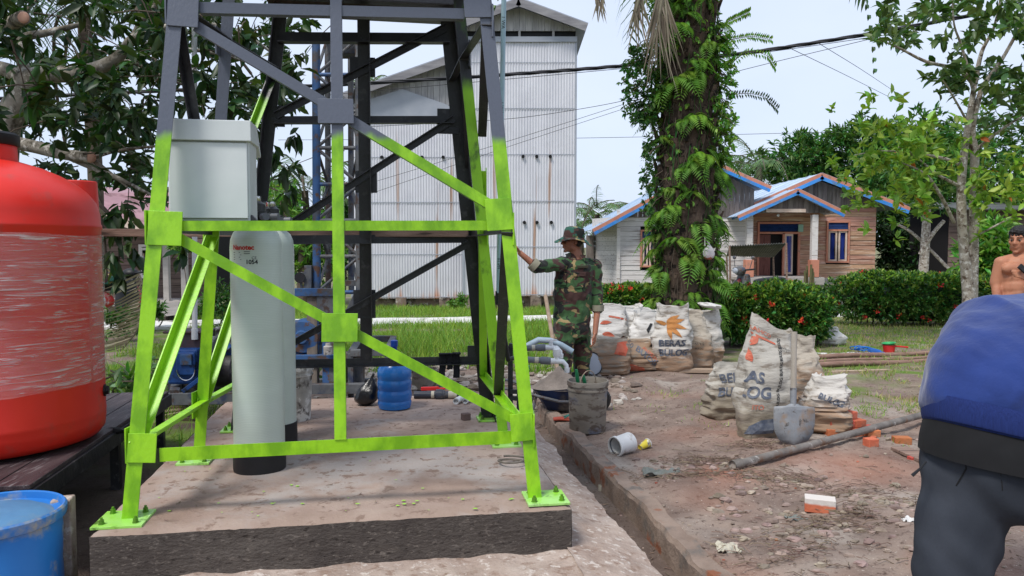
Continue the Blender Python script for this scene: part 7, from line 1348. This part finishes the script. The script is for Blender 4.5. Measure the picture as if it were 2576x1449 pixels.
# ================================================================ PEOPLE AND MOTORBIKES
def capsule(mb, a, b, r0, r1, n=14, sq=(1, 1)):
    a, b = V(a), V(b); ax = b-a; L_ = ax.length; ax = ax.normalized() if L_ > 1e-6 else UPV; Rm = ax.to_track_quat('Z', 'Y').to_matrix(); pr = []
    for i in range(5): t = math.pi/2*i/5; pr.append((max(.0006, r0*math.sin(t)), -r0*math.cos(t)))
    for i in range(6): t = math.pi/2*i/5; pr.append((max(.0006, r1*math.cos(t)), L_+r1*math.sin(t)))
    mb.lathe(a, pr, n, Rm)
def blob(name, mb, m, parent, voxel=.01, it=6, fac=.5, wrinkle=None, post=None):
    me = mkmesh('tmp', mb.v, mb.f, m); bm = bmesh.new(); bm.from_mesh(me); bmesh.ops.recalc_face_normals(bm, faces=bm.faces); bm.to_mesh(me); bm.free()
    o = bpy.data.objects.new('tmp', me); COL.objects.link(o); r = o.modifiers.new('r', 'REMESH'); r.mode = 'VOXEL'; r.voxel_size = voxel; s = o.modifiers.new('s', 'SMOOTH'); s.iterations = it; s.factor = fac
    dg = bpy.context.evaluated_depsgraph_get(); dg.update(); nm = bpy.data.meshes.new_from_object(o.evaluated_get(dg)); nm.name = name; bpy.data.objects.remove(o); bpy.data.meshes.remove(me)
    n = len(nm.vertices); co = np.empty(n*3, np.float32); nm.vertices.foreach_get('co', co); co = co.reshape(-1, 3); no = np.empty(n*3, np.float32); nm.vertices.foreach_get('normal', no); no = no.reshape(-1, 3)
    if wrinkle: co = co+no*np.array([wrinkle(V(p)) for p in co], np.float32)[:, None]
    L0 = np.array(rootloc(parent), np.float32); nm.vertices.foreach_set('co', (co-L0).ravel()); nm.update(); nm.polygons.foreach_set('use_smooth', [True]*len(nm.polygons))
    if not nm.materials: nm.materials.append(m)
    ob = bpy.data.objects.new(name, nm); COL.objects.link(ob); ob.parent = parent; return ob
m_skin = mat('skin_tan', srgb(146, 96, 74), srgb(164, 112, 88), scale=9, rough=.5, subs=.12, bump=.05, bscale=120); m_skin2 = mat('skin_brown', srgb(166, 112, 86), srgb(182, 128, 100), scale=7, rough=.58, subs=.12, bump=.05, bscale=120, spec=.25, dirt=(srgb(146, 92, 74), .25, 3)); m_hair = mat('hair_black', srgb(18, 16, 16), srgb(34, 30, 28), scale=60, rough=.5, bump=.5, bscale=140)
def camo(nt, tc, mp, col, mixc, ramp, nz):
    def blot(sc, lo, off, st_=(1, 1, 1.5)):
        m2 = nt.nodes.new('ShaderNodeMapping'); m2.inputs['Location'].default_value = off; m2.inputs['Scale'].default_value = st_; nt.links.new(tc.outputs['Object'], m2.inputs[0]); n = nt.nodes.new('ShaderNodeTexNoise'); n.inputs['Scale'].default_value = sc; n.inputs['Detail'].default_value = 2.5; n.inputs['Distortion'].default_value = .7; nt.links.new(m2.outputs[0], n.inputs['Vector']); return ramp(n.outputs['Fac'], lo, lo+.012)
    col = mixc(blot(6.5, .50, (1, 2, 3)), col, srgb(66, 44, 40)); col = mixc(blot(8, .61, (4, 7, 1)), col, srgb(142, 124, 86)); return mixc(blot(7, .56, (9, 1, 5)), col, srgb(30, 33, 30))
m_camo = mat('camouflage', srgb(54, 84, 50), srgb(62, 94, 56), scale=7, rough=.9, bump=1.3, bscale=16, extra=camo, sheen=.1); m_cuff = mat('cuff_khaki', srgb(128, 124, 106), srgb(146, 142, 124), rough=.9, scale=12); m_hat = mat('camouflage_hat', srgb(40, 84, 72), srgb(50, 96, 82), scale=7, rough=.85, bump=.2, bscale=150, extra=camo)
def fingers(mb, wrist, d, side, back, k=1., curl=.4):
    """hand: palm, four fingers and a thumb; d: direction to the finger tips, side: towards the thumb, back: back of the hand"""
    d, side, back = V(d).normalized(), V(side).normalized(), V(back).normalized(); palm = wrist+d*.045*k
    for i in range(4): q = wrist+side*(.028-.0185*i)*k; capsule(mb, q+d*.012*k, q+d*.085*k, .0125*k, .011*k, 8)
    for i, l in enumerate((.070, .078, .072, .056)):
        b = wrist+side*(.029-.0195*i)*k+d*.088*k; p1 = b+(d*math.cos(curl*.6)-back*math.sin(curl*.6))*l*.45*k; p2 = p1+(d*math.cos(curl*1.5)-back*math.sin(curl*1.5))*l*.33*k; p3 = p2+(d*math.cos(curl*2.3)-back*math.sin(curl*2.3))*l*.25*k
        capsule(mb, b, p1, .0092*k, .0086*k, 8); capsule(mb, p1, p2, .0086*k, .008*k, 8); capsule(mb, p2, p3, .008*k, .0068*k, 8)
    t0 = wrist+side*.024*k+d*.02*k; t1 = t0+(side*.75+d*.6-back*.15).normalized()*.042*k; t2 = t1+(side*.25+d*1.-back*.2).normalized()*.032*k; capsule(mb, t0, t1, .0125*k, .0105*k, 8); capsule(mb, t1, t2, .0105*k, .008*k, 8)
def head(mb, c, f, k=1.):
    """head centred at c (eye height), facing f"""
    f = V(f).normalized(); s = UPV.cross(f).normalized(); u = f.cross(s) if f.cross(s).z > 0 else -f.cross(s)
    def E(off, r, n=20): Rm = Matrix((s, f, u)).transposed(); mb.ball(c+(s*off[0]+f*off[1]+u*off[2])*k, tuple(x*k for x in r), n, Rm)
    E((0, -.012, .028), (.077, .098, .088)); E((0, .012, -.035), (.064, .078, .078)); E((0, .040, -.085), (.040, .042, .030)); E((0, .075, -.105), (.022, .018, .016)); E((0, .074, .020), (.048, .018, .013))
    capsule(mb, c+(f*.088+u*.012)*k, c+(f*.110-u*.028)*k, .009*k, .015*k, 10); E((.013, .102, -.033), (.010, .011, .009), 10); E((-.013, .102, -.033), (.010, .011, .009), 10)
    E((0, .092, -.058), (.024, .013, .0065), 14); E((0, .089, -.072), (.021, .013, .0075), 14); E((.043, .055, -.02), (.022, .03, .022), 12); E((-.043, .055, -.02), (.022, .03, .022), 12)
    for x in (-1, 1): E((x*.076, -.012, -.01), (.010, .019, .031), 12); E((x*.052, -.0, -.07), (.02, .035, .03), 12)
    return s, f, u
m_eye = mat('eye_shaded', srgb(128, 112, 104), rough=.3)  # white of the eye darkened, face shadow put into its colour
def eyes(parent, c, s, f, u, k=1., brow=True):
    for x in (-1, 1):
        q = c+(s*.031*x+f*.0795+u*.000)*k; mb = MB(); mb.ball(q, (.0105*k,)*3, 12); e = part('eye', mb, m_eye, parent, True); mb = MB(); mb.ball(q+f*.0050*k, (.0075*k,)*3, 8); part('iris', mb, m_hair, e, True)
        if brow: mb = MB(); mb.tube([c+(s*.012*x+f*.098+u*.022)*k, c+(s*.034*x+f*.094+u*.029)*k, c+(s*.056*x+f*.074+u*.022)*k], [.0034*k, .0042*k, .0025*k], 6); part('eyebrow', mb, m_hair, parent, True)
# ---------------- soldier
SDp = 8.2
def S_(px, py, dy=0.): return P(px, py, SDp+dy)
SO = root('person', 'person in camouflage uniform and bush hat reaching an arm toward tower', 'person', V((S_(1440, 900).x, SDp, 0)))
hc = S_(1440, 606); fdir = V((-1., -.25, .03)).normalized(); body = MB(); hs, hf, hu = head(body, hc, fdir, 1.05)
nk = S_(1452, 652, .0); capsule(body, hc+V((.022, 0, -.06)), nk, .060, .066); capsule(body, nk, S_(1452, 700), .07, .13); ch = S_(1452, 715); pv = S_(1440, 815)
capsule(body, ch, pv, .12, .12)
shR, shL = S_(1406, 666, -.12), S_(1496, 670, .06); elR, wrR = S_(1350, 672, -.28), S_(1308, 636, -.30); elL, wrL = S_(1503, 775, .02), S_(1497, 838, -.08)
capsule(body, shR, elR, .05, .042); capsule(body, elR, wrR, .041, .028); capsule(body, shL, elL, .05, .042); capsule(body, elL, wrL, .041, .028)
hd = (wrR-elR).normalized(); fingers(body, wrR, V((-.55, -.05, .75)), V((.1, -.9, .3)), V((.8, .1, .5)), .98, .25); fingers(body, wrL, V((-.05, -.15, -1)), V((-.35, -.9, 0)), V((.9, -.3, 0)), .98, .55)
fR, fL = S_(1418, 955, -.07), S_(1462, 952, .09); fR.z = .08; fL.z = .08
capsule(body, S_(1422, 825, -.08), S_(1418, 890, -.08), .08, .055); capsule(body, S_(1418, 890, -.08), fR, .055, .04); capsule(body, S_(1460, 825, .08), S_(1464, 890, .08), .08, .055); capsule(body, S_(1464, 890, .08), fL, .055, .04)
blob('body', body, m_skin, SO, .0065, 3, .5)
def wr1(p): return .016*noise.noise(p*9)+.011*noise.noise(V((p.x*24, p.y*24, p.z*13)))
sh = MB(); sh.lathe(V((S_(1447, 0).x, SDp, 0)), [(.072, S_(0, 637).z), (.085, S_(0, 647).z), (.15, S_(0, 656).z), (.20, S_(0, 668).z), (.205, S_(0, 700).z), (.205, S_(0, 735).z), (.195, S_(0, 775).z), (.195, S_(0, 815).z), (.20, S_(0, 848).z)][::-1], 32)
sh.v = [(S_(1447, 0).x+(p[0]-S_(1447, 0).x)*1.0-.03*(1-min(1, max(0, (p[2]-.5)/.7))), SDp+(p[1]-SDp)*.72, p[2]) for p in sh.v]
capsule(sh, S_(1430, 662, -.05), shR, .075, .078); capsule(sh, S_(1470, 664, .05), shL, .075, .08); capsule(sh, shR, elR, .078, .068); capsule(sh, elR, lerp(elR, wrR, .12), .068, .065); capsule(sh, shL, elL, .080, .066); capsule(sh, elL+V((0, 0, .03)), elL-UPV*.0, .07, .07)
blob('shirt', sh, m_camo, SO, .011, 4, .5, wr1)
mb = MB(); a = lerp(elR, wrR, .10); d = (wrR-elR).normalized(); mb.tube([a-d*.02, a+d*.045], [.072, .066], 18); part('cuff', mb, m_cuff, SO, True); mb = MB(); mb.tube([elL+UPV*.035, elL-UPV*.03], [.072, .070], 18); part('cuff', mb, m_cuff, SO, True)
def flat(name, px, py, w, h, m, dy=-.155, rz=.0, th=.012): mb = MB(); c = S_(px, py, dy); mb.bar(c-UPV*h/2, c+UPV*h/2, V((math.cos(rz), math.sin(rz), 0)), V((-math.sin(rz), math.cos(rz), 0)), w, th); return part(name, mb, m, SO, bevel=.004)
flat('chest_pocket', 1458, 712, .12, .11, m_camo, -.146, .1); flat('pocket_flap', 1458, 690, .13, .045, m_camo, -.152, .1); flat('chest_pocket', 1415, 705, .08, .10, m_camo, -.135, -.5); flat('name_tape', 1466, 671, .12, .028, mat('tape_dark', srgb(62, 60, 46), rough=.9), -.142, .15)
c = S_(1496, 694, .03); m_chv = mat('chevron_dark', srgb(34, 40, 52), rough=.8); flat('rank_patch', 1497, 695, .055, .075, m_chv, .012, .35); 
for k in range(3): mb = MB(); q = S_(1497, 690+4*k, .003); mb.tube([q+V((-.02, 0, .008)), q+V((0, 0, -.008)), q+V((.02, .006, .008))], .003, 5); part('rank_chevron', mb, mat('chevron_pale', srgb(150, 160, 170), rough=.8), SO)
for x, y in ((1428, 640), (1466, 642)): mb = MB(); q = S_(x, y+6, -.10); mb.prism([q+V((-.03, 0, .03)), q+V((.035, .02, .03)), q+V((.02, -.015, -.035))], V((0, .012, 0))); part('collar', mb, m_camo, SO, bevel=.003)
tr = MB(); capsule(tr, S_(1436, 800), S_(1436, 822), .15, .155); capsule(tr, S_(1422, 820, -.07), S_(1418, 888, -.075), .118, .105); capsule(tr, S_(1418, 888, -.075), fR+UPV*.05, .105, .09); capsule(tr, S_(1458, 820, .07), S_(1463, 888, .075), .12, .108); capsule(tr, S_(1463, 888, .075), fL+UPV*.05, .108, .09)
blob('trousers', tr, m_camo, SO, .011, 4, .5, wr1)
for f_ in (fR, fL): mb = MB(); capsule(mb, V((f_.x, f_.y, .06)), V((f_.x-.16, f_.y-.05, .045)), .055, .045); capsule(mb, V((f_.x, f_.y, .06)), V((f_.x, f_.y, .2)), .055, .05); blob('boot', mb, m_boot, SO, .012, 3, .5)
# hat: crown and drooping brim
ht = MB(); tc_ = hc+V((.015, 0, .035)); Rh = Matrix.Rotation(.10, 3, 'Y')
ht.lathe(tc_, [(.114, -.005), (.113, .035), (.108, .075), (.096, .102), (.055, .118), (.005, .12)], 36, Rh, (False, True)); HT = part('hat', ht, m_hat, SO, True)
mb = MB(); mb.grid(lambda u, v: tc_+Rh @ V((math.cos(6.2832*u)*lerp(.111, .195, v)*1.05, math.sin(6.2832*u)*lerp(.111, .18, v), .0-.05*v-.018*v*math.cos(6.2832*u*2)+.012*math.sin(6.2832*u*3)*v)), 48, 5, True); bo = part('brim', mb, m_hat, HT, True); bo.modifiers.new('t', 'SOLIDIFY').thickness = .004
mb = MB(); mb.lathe(tc_, [(.116, .0), (.1155, .022)], 36, Rh, (False, False)); part('band', mb, m_camo, HT, True)
mb = MB(); mb.ball(hc+V((.05, .0, -.005)), (.06, .078, .075), 16); part('hair', mb, m_hair, SO, True); eyes(SO, hc, hs, hf, hu, 1.05, False)
mb = MB()
for x in (-1, 1):
    q = hc+hs*.033*x+hf*.103+hu*.0; mb.tube([q+hs*.024*math.cos(t)+hu*.017*math.sin(t) for t in np.linspace(0, 6.283, 18)], .0016, 5, False); mb.tube([q+hs*.024*x, hc+hs*.078*x+hf*.0+hu*.006], .0016, 5)
part('glasses', mb, m_hair, SO)
# ---------------- shirtless man
MD = 7.1
def M_(px, py, dy=0.): return P(px, py, MD+dy)
MN = root('person', 'shirtless person with short black hair standing behind the bent man', 'person', V((M_(2568, 900).x, MD, 0))); hc = M_(2563, 604); f2 = V((-.75, -.62, -.02)).normalized(); bd = MB(); hs, hf, hu = head(bd, hc, f2, 1.02)
capsule(bd, hc+V((.012, .015, -.06)), M_(2572, 648, .02), .058, .07); bd.ball(M_(2574, 672, .02), (.205, .135, .14), 20); bd.ball(M_(2570, 700, -.0), (.20, .15, .15), 20); bd.ball(M_(2570, 725, -.01), (.20, .165, .15), 20); bd.ball(M_(2572, 752, -.03), (.20, .18, .15), 20); bd.ball(M_(2574, 790), (.18, .14, .12), 20)
bd.ball(M_(2546, 676, -.07), (.095, .05, .06), 14); bd.ball(M_(2600, 676, -.05), (.095, .05, .06), 14); capsule(bd, M_(2560, 648, .02), M_(2520, 660, .02), .05, .055); capsule(bd, M_(2580, 650, .04), M_(2622, 662, .04), .05, .055)
capsule(bd, M_(2518, 662, .02), M_(2506, 712, .03), .062, .055); capsule(bd, M_(2506, 712, .03), M_(2510, 765, -.06), .050, .036); fingers(bd, M_(2512, 770, -.07), V((.2, -.5, -.8)), V((.5, -.7, 0)), V((-.8, -.3, .2)), 1., .4)
capsule(bd, M_(2624, 664, .04), M_(2632, 712, .0), .062, .055); capsule(bd, M_(2632, 712, 0), M_(2588, 700, -.24), .048, .034); fingers(bd, M_(2585, 698, -.25), V((-.9, -.2, .3)), V((.0, .2, 1)), V((.2, -.9, .0)), 1., .8)
for x, dx in ((2555, -.09), (2592, .09)):
    kx = V((M_(2574, 0).x+dx, MD, 0)); capsule(bd, V((kx.x, MD, .82)), V((kx.x, MD-.02, .48)), .085, .058); capsule(bd, V((kx.x, MD-.02, .48)), V((kx.x, MD, .09)), .056, .04); capsule(bd, V((kx.x, MD, .05)), V((kx.x-.06, MD-.15, .035)), .042, .035)
blob('body', bd, m_skin2, MN, .0075, 7, .5); eyes(MN, hc, hs, hf, hu, 1.02)
hr = MB(); Rm = Matrix((hs, hf, hu)).transposed(); hr.ball(hc+hu*.052-hf*.018, (.084, .104, .084), 20, Rm); hr.ball(hc+hu*.075+hf*.045, (.06, .05, .035), 14, Rm); hr.ball(hc-hf*.06-hu*.01, (.075, .05, .07), 14, Rm); 
for k in range(16): a = -1.1+2.2*k/15; q = hc+hu*(.070+.016*math.sin(k*2.3)-.03*abs(a)**2*.6+.012*a)+(hf*math.cos(a)*.082+hs*math.sin(a)*.072); capsule(hr, hc+hu*.09, q, .018, .009, 6)
blob('hair', hr, m_hair, MN, .006, 1, .4, lambda p: .010*noise.noise(p*38)+.006*noise.noise(p*90)); mb = MB(); mb.ball(M_(2545, 681, -.128), (.012, .006, .011), 10); part('nipple', mb, mat('skin_dark', srgb(96, 56, 44), rough=.5), MN, True)
st_ = MB(); capsule(st_, hc+hf*.07-hu*.098-hs*.03, hc+hf*.07-hu*.098+hs*.03, .016, .016, 8); st_.v = [tuple(V(p)) for p in st_.v]
tr = MB(); tr.ball(M_(2574, 800), (.19, .15, .12), 18)
for dx in (-.09, .09): capsule(tr, V((M_(2574, 0).x+dx, MD, .85)), V((M_(2574, 0).x+dx*1.1, MD, .45)), .105, .1)
blob('shorts', tr, mat('shorts_dark', srgb(44, 46, 54), srgb(58, 60, 68), rough=.9), MN, .014, 4, .5, wr1)
c = M_(2573, 676, -.30); PHN = root('phone_case', 'dark phone case held up before the shirtless person chest', 'phone', c); mb = MB(); mb.box(c, (.085, .022, .05), Matrix.Rotation(.7, 3, 'Y')); part('case', mb, m_boot, PHN, bevel=.006); mb = MB(); mb.box(c+V((0, -.0125, 0)), (.07, .003, .04), Matrix.Rotation(.7, 3, 'Y')); part('flap', mb, m_black, PHN, bevel=.001)
# ---------------- bent man in the foreground
BMo = root('person', 'person in blue sweatshirt and dark trousers bending forward, back turned', 'person', V((1.47, 2.28, 0)))
def B_(px, py, d): return P(px, py, d)
bb = MB(); hipc = V((1.46, 2.30, .90)); 
capsule(bb, hipc, V((1.62, 2.52, 1.12)), .13, .12); capsule(bb, V((1.62, 2.52, 1.12)), V((1.84, 2.78, 1.16)), .12, .11); capsule(bb, V((1.84, 2.78, 1.16)), V((1.95, 2.92, 1.12)), .06, .055); head(bb, V((2.0, 3.02, 1.05)), V((.5, .7, -.45)), 1.)
knL, knR = V((1.315, 2.24, .48)), V((1.76, 2.36, .48)); anL, anR = V((1.32, 2.30, .08)), V((1.82, 2.44, .08))
for h0, kk, aa in ((V((1.36, 2.28, .86)), knL, anL), (V((1.60, 2.34, .86)), knR, anR)): capsule(bb, h0, kk, .09, .06); capsule(bb, kk, aa, .055, .038)
shl, ell, wrl = V((1.70, 2.76, 1.12)), V((1.66, 2.88, .88)), V((1.72, 3.04, .70)); shr, elr, wrr = V((1.98, 2.62, 1.12)), V((2.12, 2.75, .88)), V((2.02, 2.98, .70))
for a, b, c in ((shl, ell, wrl), (shr, elr, wrr)): capsule(bb, a, b, .05, .042); capsule(bb, b, c, .04, .028)
fingers(bb, wrl, V((.3, .3, -.9)), V((.8, .2, 0)), V((-.3, -.9, -.3)), 1., .5); fingers(bb, wrr, V((-.3, .3, -.9)), V((-.8, .2, 0)), V((.3, -.9, -.3)), 1., .5)
blob('body', bb, m_skin, BMo, .009, 3, .5)
m_swt = mat('sweatshirt_blue', srgb(24, 44, 100), srgb(31, 54, 116), scale=6, rough=.92, bump=.9, bscale=9, sheen=.25); m_rib = mat('sweatshirt_rib', srgb(22, 38, 92), srgb(28, 46, 104), rough=.92, scale=6, bump=.6, bscale=8, stretch=(40, 40, .2)); m_und = mat('undershirt_black', srgb(18, 18, 20), srgb(28, 28, 30), rough=.95, scale=9); m_trs = mat('trousers_charcoal', srgb(44, 48, 56), srgb(58, 62, 70), scale=5, rough=.85, bump=.55, bscale=6, stretch=(1.4, 1.4, .7), detail=2., spec=.2)
def wr2(p):
    q = p.x*.55+p.z*.8; k = sm(.97, 1.06, p.z); return k*(.020*noise.noise(V((p.x*5+p.z*5, p.y*3, p.z*2)))+.013*noise.noise(V((p.x*11-p.z*9, p.y*8, p.z*4)))+.006*noise.noise(V((p.x*20+p.z*17, p.y*9, p.z*6))))+.012*math.exp(-((p.x-1.36-(p.z-.98)*.72)/.018)**2)*sm(.98, 1.06, p.z)
def loft(mb, secs, side, n=40):
    side = V(side).normalized(); K = len(secs); fine = []
    for i in range(K-1):
        for j in range(6):
            t = j/6; g = [secs[max(i-1, 0)], secs[i], secs[i+1], secs[min(i+2, K-1)]]; fine.append([.5*((2*g[1][c])+(g[2][c]-g[0][c])*t+(2*g[0][c]-5*g[1][c]+4*g[2][c]-g[3][c])*t*t+(3*g[1][c]-g[0][c]-3*g[2][c]+g[3][c])*t**3) for c in range(5)])
    fine.append(list(secs[-1])); vs = []; fs = []
    for i, q in enumerate(fine):
        c = V(q[:3]); t = (V(fine[min(i+1, len(fine)-1)][:3])-V(fine[max(i-1, 0)][:3])).normalized(); s_ = (side-t*side.dot(t)).normalized(); d_ = t.cross(s_)
        for k in range(n): a = 2*math.pi*k/n; ca, sa = math.cos(a), math.sin(a); vs.append(c+s_*math.copysign(abs(ca)**.85, ca)*q[3]+d_*math.copysign(abs(sa)**.85, sa)*q[4])
    for i in range(len(fine)-1):
        for k in range(n): fs.append((i*n+k, i*n+(k+1) % n, (i+1)*n+(k+1) % n, (i+1)*n+k))
    fs.append(tuple(range(n-1, -1, -1))); fs.append(tuple((len(fine)-1)*n+k for k in range(n))); mb.add(vs, fs)
SIDE = (.95, -.31, 0); sw = MB()
loft(sw, [(1.505, 2.255, .940, .250, .178), (1.507, 2.258, .955, .264, .192), (1.515, 2.268, .985, .268, .196), (1.55, 2.30, 1.03, .265, .192), (1.605, 2.355, 1.075, .262, .18), (1.68, 2.43, 1.115, .26, .165), (1.765, 2.52, 1.15, .258, .15), (1.85, 2.62, 1.175, .25, .135), (1.93, 2.72, 1.18, .225, .12), (1.99, 2.80, 1.165, .14, .09)], SIDE)
sw.ball(V((1.99, 2.74, 1.255)), (.12, .07, .045), 18)
for a, b, c in ((shl, ell, wrl), (shr, elr, wrr)): capsule(sw, a, b, .085, .068); capsule(sw, b, lerp(b, c, .85), .066, .045)
blob('sweatshirt', sw, m_swt, BMo, .011, 5, .5, wr2)
hm = MB(); loft(hm, [(1.502, 2.25, .885, .250, .192), (1.504, 2.252, .90, .257, .201), (1.508, 2.255, .935, .262, .204), (1.512, 2.258, .962, .260, .198)], SIDE, 64); hm.v = [(p[0], p[1], p[2]-.11*(p[0]-1.47)) for p in hm.v]; part('hem_band', hm, m_rib, BMo, True)
un = MB(); loft(un, [(1.490, 2.245, .81, .254, .210), (1.492, 2.247, .85, .252, .205), (1.497, 2.252, .90, .245, .186)], SIDE, 64); un.v = [(p[0], p[1], p[2]-.11*(p[0]-1.47)) for p in un.v]; part('undershirt', un, m_und, BMo, True)
tr = MB(); loft(tr, [(1.487, 2.25, .92, .232, .168), (1.487, 2.245, .86, .240, .178), (1.487, 2.245, .80, .246, .182), (1.49, 2.255, .74, .245, .17), (1.495, 2.265, .70, .23, .13)], SIDE)
for h0, kk, aa in ((V((1.36, 2.26, .78)), knL, anL), (V((1.62, 2.25, .78)), knR, anR)): capsule(tr, h0, kk, .137, .105, 18); capsule(tr, kk, aa+UPV*.02, .105, .075, 18)
def wr3(p): return .018*noise.noise(V((p.x*6, p.y*6, p.z*5)))+.009*noise.noise(V((p.x*14+p.z*10, p.y*10, p.z*9)))
blob('trousers', tr, m_trs, BMo, .011, 7, .5, wr3)
for nm, l in (('side_pocket_seam', [(2330, 1150), (2326, 1200), (2322, 1250)]), ('back_seam', [(2508, 1135), (2520, 1190), (2532, 1245)])):
    mb = MB(); mb.tube([B_(x, y, 2.06) for x, y in l], .0022, 5); so_ = part(nm, mb, m_und, BMo, True)
    sw_ = so_.modifiers.new('wrap', 'SHRINKWRAP'); sw_.target = [o for o in BMo.children if o.name.startswith('trousers')][0]; sw_.wrap_mode = 'ABOVE_SURFACE'; sw_.offset = .001
mb = MB(); q = B_(2312, 1178, 2.2); mb.tube([q+V((.02, 0, .02)), q+V((-.0, -.005, .0)), q+V((-.022, -.005, -.02))], [.003, .0035, .005], 6); part('zip_pull', mb, m_boot, BMo, True)
for aa in (anL, anR): mb = MB(); capsule(mb, V((aa.x, aa.y-.03, .045)), V((aa.x+.02, aa.y+.17, .04)), .05, .042); blob('shoe', mb, m_boot, BMo, .012, 3, .5)
# ---------------- motorbikes
def scooter(label, loc, rz, mbody, mtrim, k=1., jacket=None):
    o = root('motorbike', label, 'motorbike', loc, None, rz); Rx = Matrix.Rotation(math.pi/2, 3, 'X')
    for x in (-.62, .62):
        mb = MB(); mb.lathe((x*k, 0, .27*k), [(.19*k, -.04*k), (.25*k, -.045*k), (.275*k, 0), (.25*k, .045*k), (.19*k, .04*k)], 28, Rx, (False, False)); mb.f += []; w = part('wheel', mb, m_boot, o, True, local=True); mb = MB(); mb.lathe((x*k, 0, .27*k), [(.03*k, -.045*k), (.19*k, -.02*k), (.2*k, 0), (.19*k, .02*k), (.03*k, .045*k)], 20, Rx); part('rim', mb, m_rgrey, w, True, local=True)
    sc = lambda p: tuple(V(p)*k)
    mb = MB(); mb.ball(sc((-.35, 0, .62)), sc((.42, .13, .17)), 18, Matrix.Rotation(.15, 3, 'Y')); mb.ball(sc((-.62, 0, .72)), sc((.2, .10, .1)), 14); part('rear_body', mb, mbody, o, True, local=True)
    mb = MB(); mb.box(sc((.05, 0, .34)), sc((.5, .22, .1))); part('floorboard', mb, mtrim, o, bevel=.02, local=True); mb = MB(); mb.prism([sc((.28, -.2, .3)), sc((.5, -.16, .62)), sc((.42, -.13, .95)), sc((.36, -.13, .93)), sc((.22, -.2, .35))], V(sc((0, .4, 0)))*.9); part('leg_shield', mb, mtrim, o, bevel=.03, local=True)
    mb = MB(); mb.ball(sc((.52, 0, .62)), sc((.14, .12, .24)), 14, Matrix.Rotation(-.35, 3, 'Y')); part('front_fairing', mb, mbody, o, True, local=True); mb = MB(); mb.ball(sc((.46, 0, 1.0)), sc((.12, .15, .1)), 14); part('handlebar_cowl', mb, mtrim, o, True, local=True); mb = MB(); mb.ball(sc((.57, 0, 1.0)), sc((.04, .09, .06)), 12); part('headlight', mb, m_flash, o, True, local=True)
    mb = MB(); mb.tube([sc((.36, -.36, 1.04)), sc((.42, -.15, 1.02)), sc((.42, .15, 1.02)), sc((.36, .36, 1.04))], .018*k, 8); part('handlebar', mb, m_boot, o, True, local=True)
    for s in (-1, 1): mb = MB(); mb.tube([sc((.4, s*.24, 1.03)), sc((.38, s*.3, 1.22))], .008*k, 6); mb.ball(sc((.37, s*.31, 1.27)), sc((.02, .06, .04)), 12); part('mirror', mb, m_rgrey, o, True, local=True)
    mb = MB(); mb.ball(sc((-.3, 0, .80)), sc((.42, .13, .06)), 16, Matrix.Rotation(.06, 3, 'Y')); part('seat', mb, m_boot, o, True, local=True); mb = MB(); mb.tube([sc((.62, -.09, .27)), sc((.5, -.06, .75))], .022*k, 8); mb.tube([sc((.62, .09, .27)), sc((.5, .06, .75))], .022*k, 8); part('fork', mb, m_rgrey, o, True, local=True)
    mb = MB(); mb.grid(lambda u, v: V(sc((.62+math.cos(u*2.4+.3)*.31, (v-.5)*.14, .27+math.sin(u*2.4+.3)*.31))), 14, 4); fd = part('fender', mb, mbody, o, True, local=True); mb = MB(); mb.ball(sc((-.86, 0, .74)), sc((.04, .08, .05)), 12); part('tail_light', mb, m_redp, o, True, local=True); mb = MB(); mb.tube([sc((-.2, -.14, .28)), sc((-.75, -.15, .36))], [.03*k, .05*k], 10); part('exhaust', mb, m_rgrey, o, True, local=True)
    return o
m_bkb = mat('bike_black', srgb(34, 36, 40), srgb(46, 48, 52), rough=.3, scale=4, dirt=(srgb(176, 40, 50), .2, 3)); m_bkr = mat('bike_red', srgb(190, 36, 34), srgb(206, 60, 54), rough=.3, scale=4, dirt=(srgb(220, 220, 220), .2, 5))
p = P(1906, 738, 17.0); p.z = gz(p.x, 17.0); scooter('black and grey scooter parked under the awning before the house', p, math.radians(200), m_bkb, m_rgrey, 1.05)
p = P(280, 800, 12.6); p.z = gz(p.x, 12.6); scooter('red motorbike parked in weeds before the dark plank house', p, math.radians(75), m_bkr, m_boot, 1.0)
mb = MB(); c = p+V((.0, .0, .84)); mb.ball(c+V((.03, -.12, .1)), (.2, .22, .13), 18, None, .4, 2.); mb.ball(c+V((-.02, .1, .2)), (.14, .13, .12), 16, None, .3, 5.); o = single('camouflage_jacket', mb, m_hat, 'bundled camouflage jacket lying on the red motorbike seat', 'jacket', c, smooth=True)
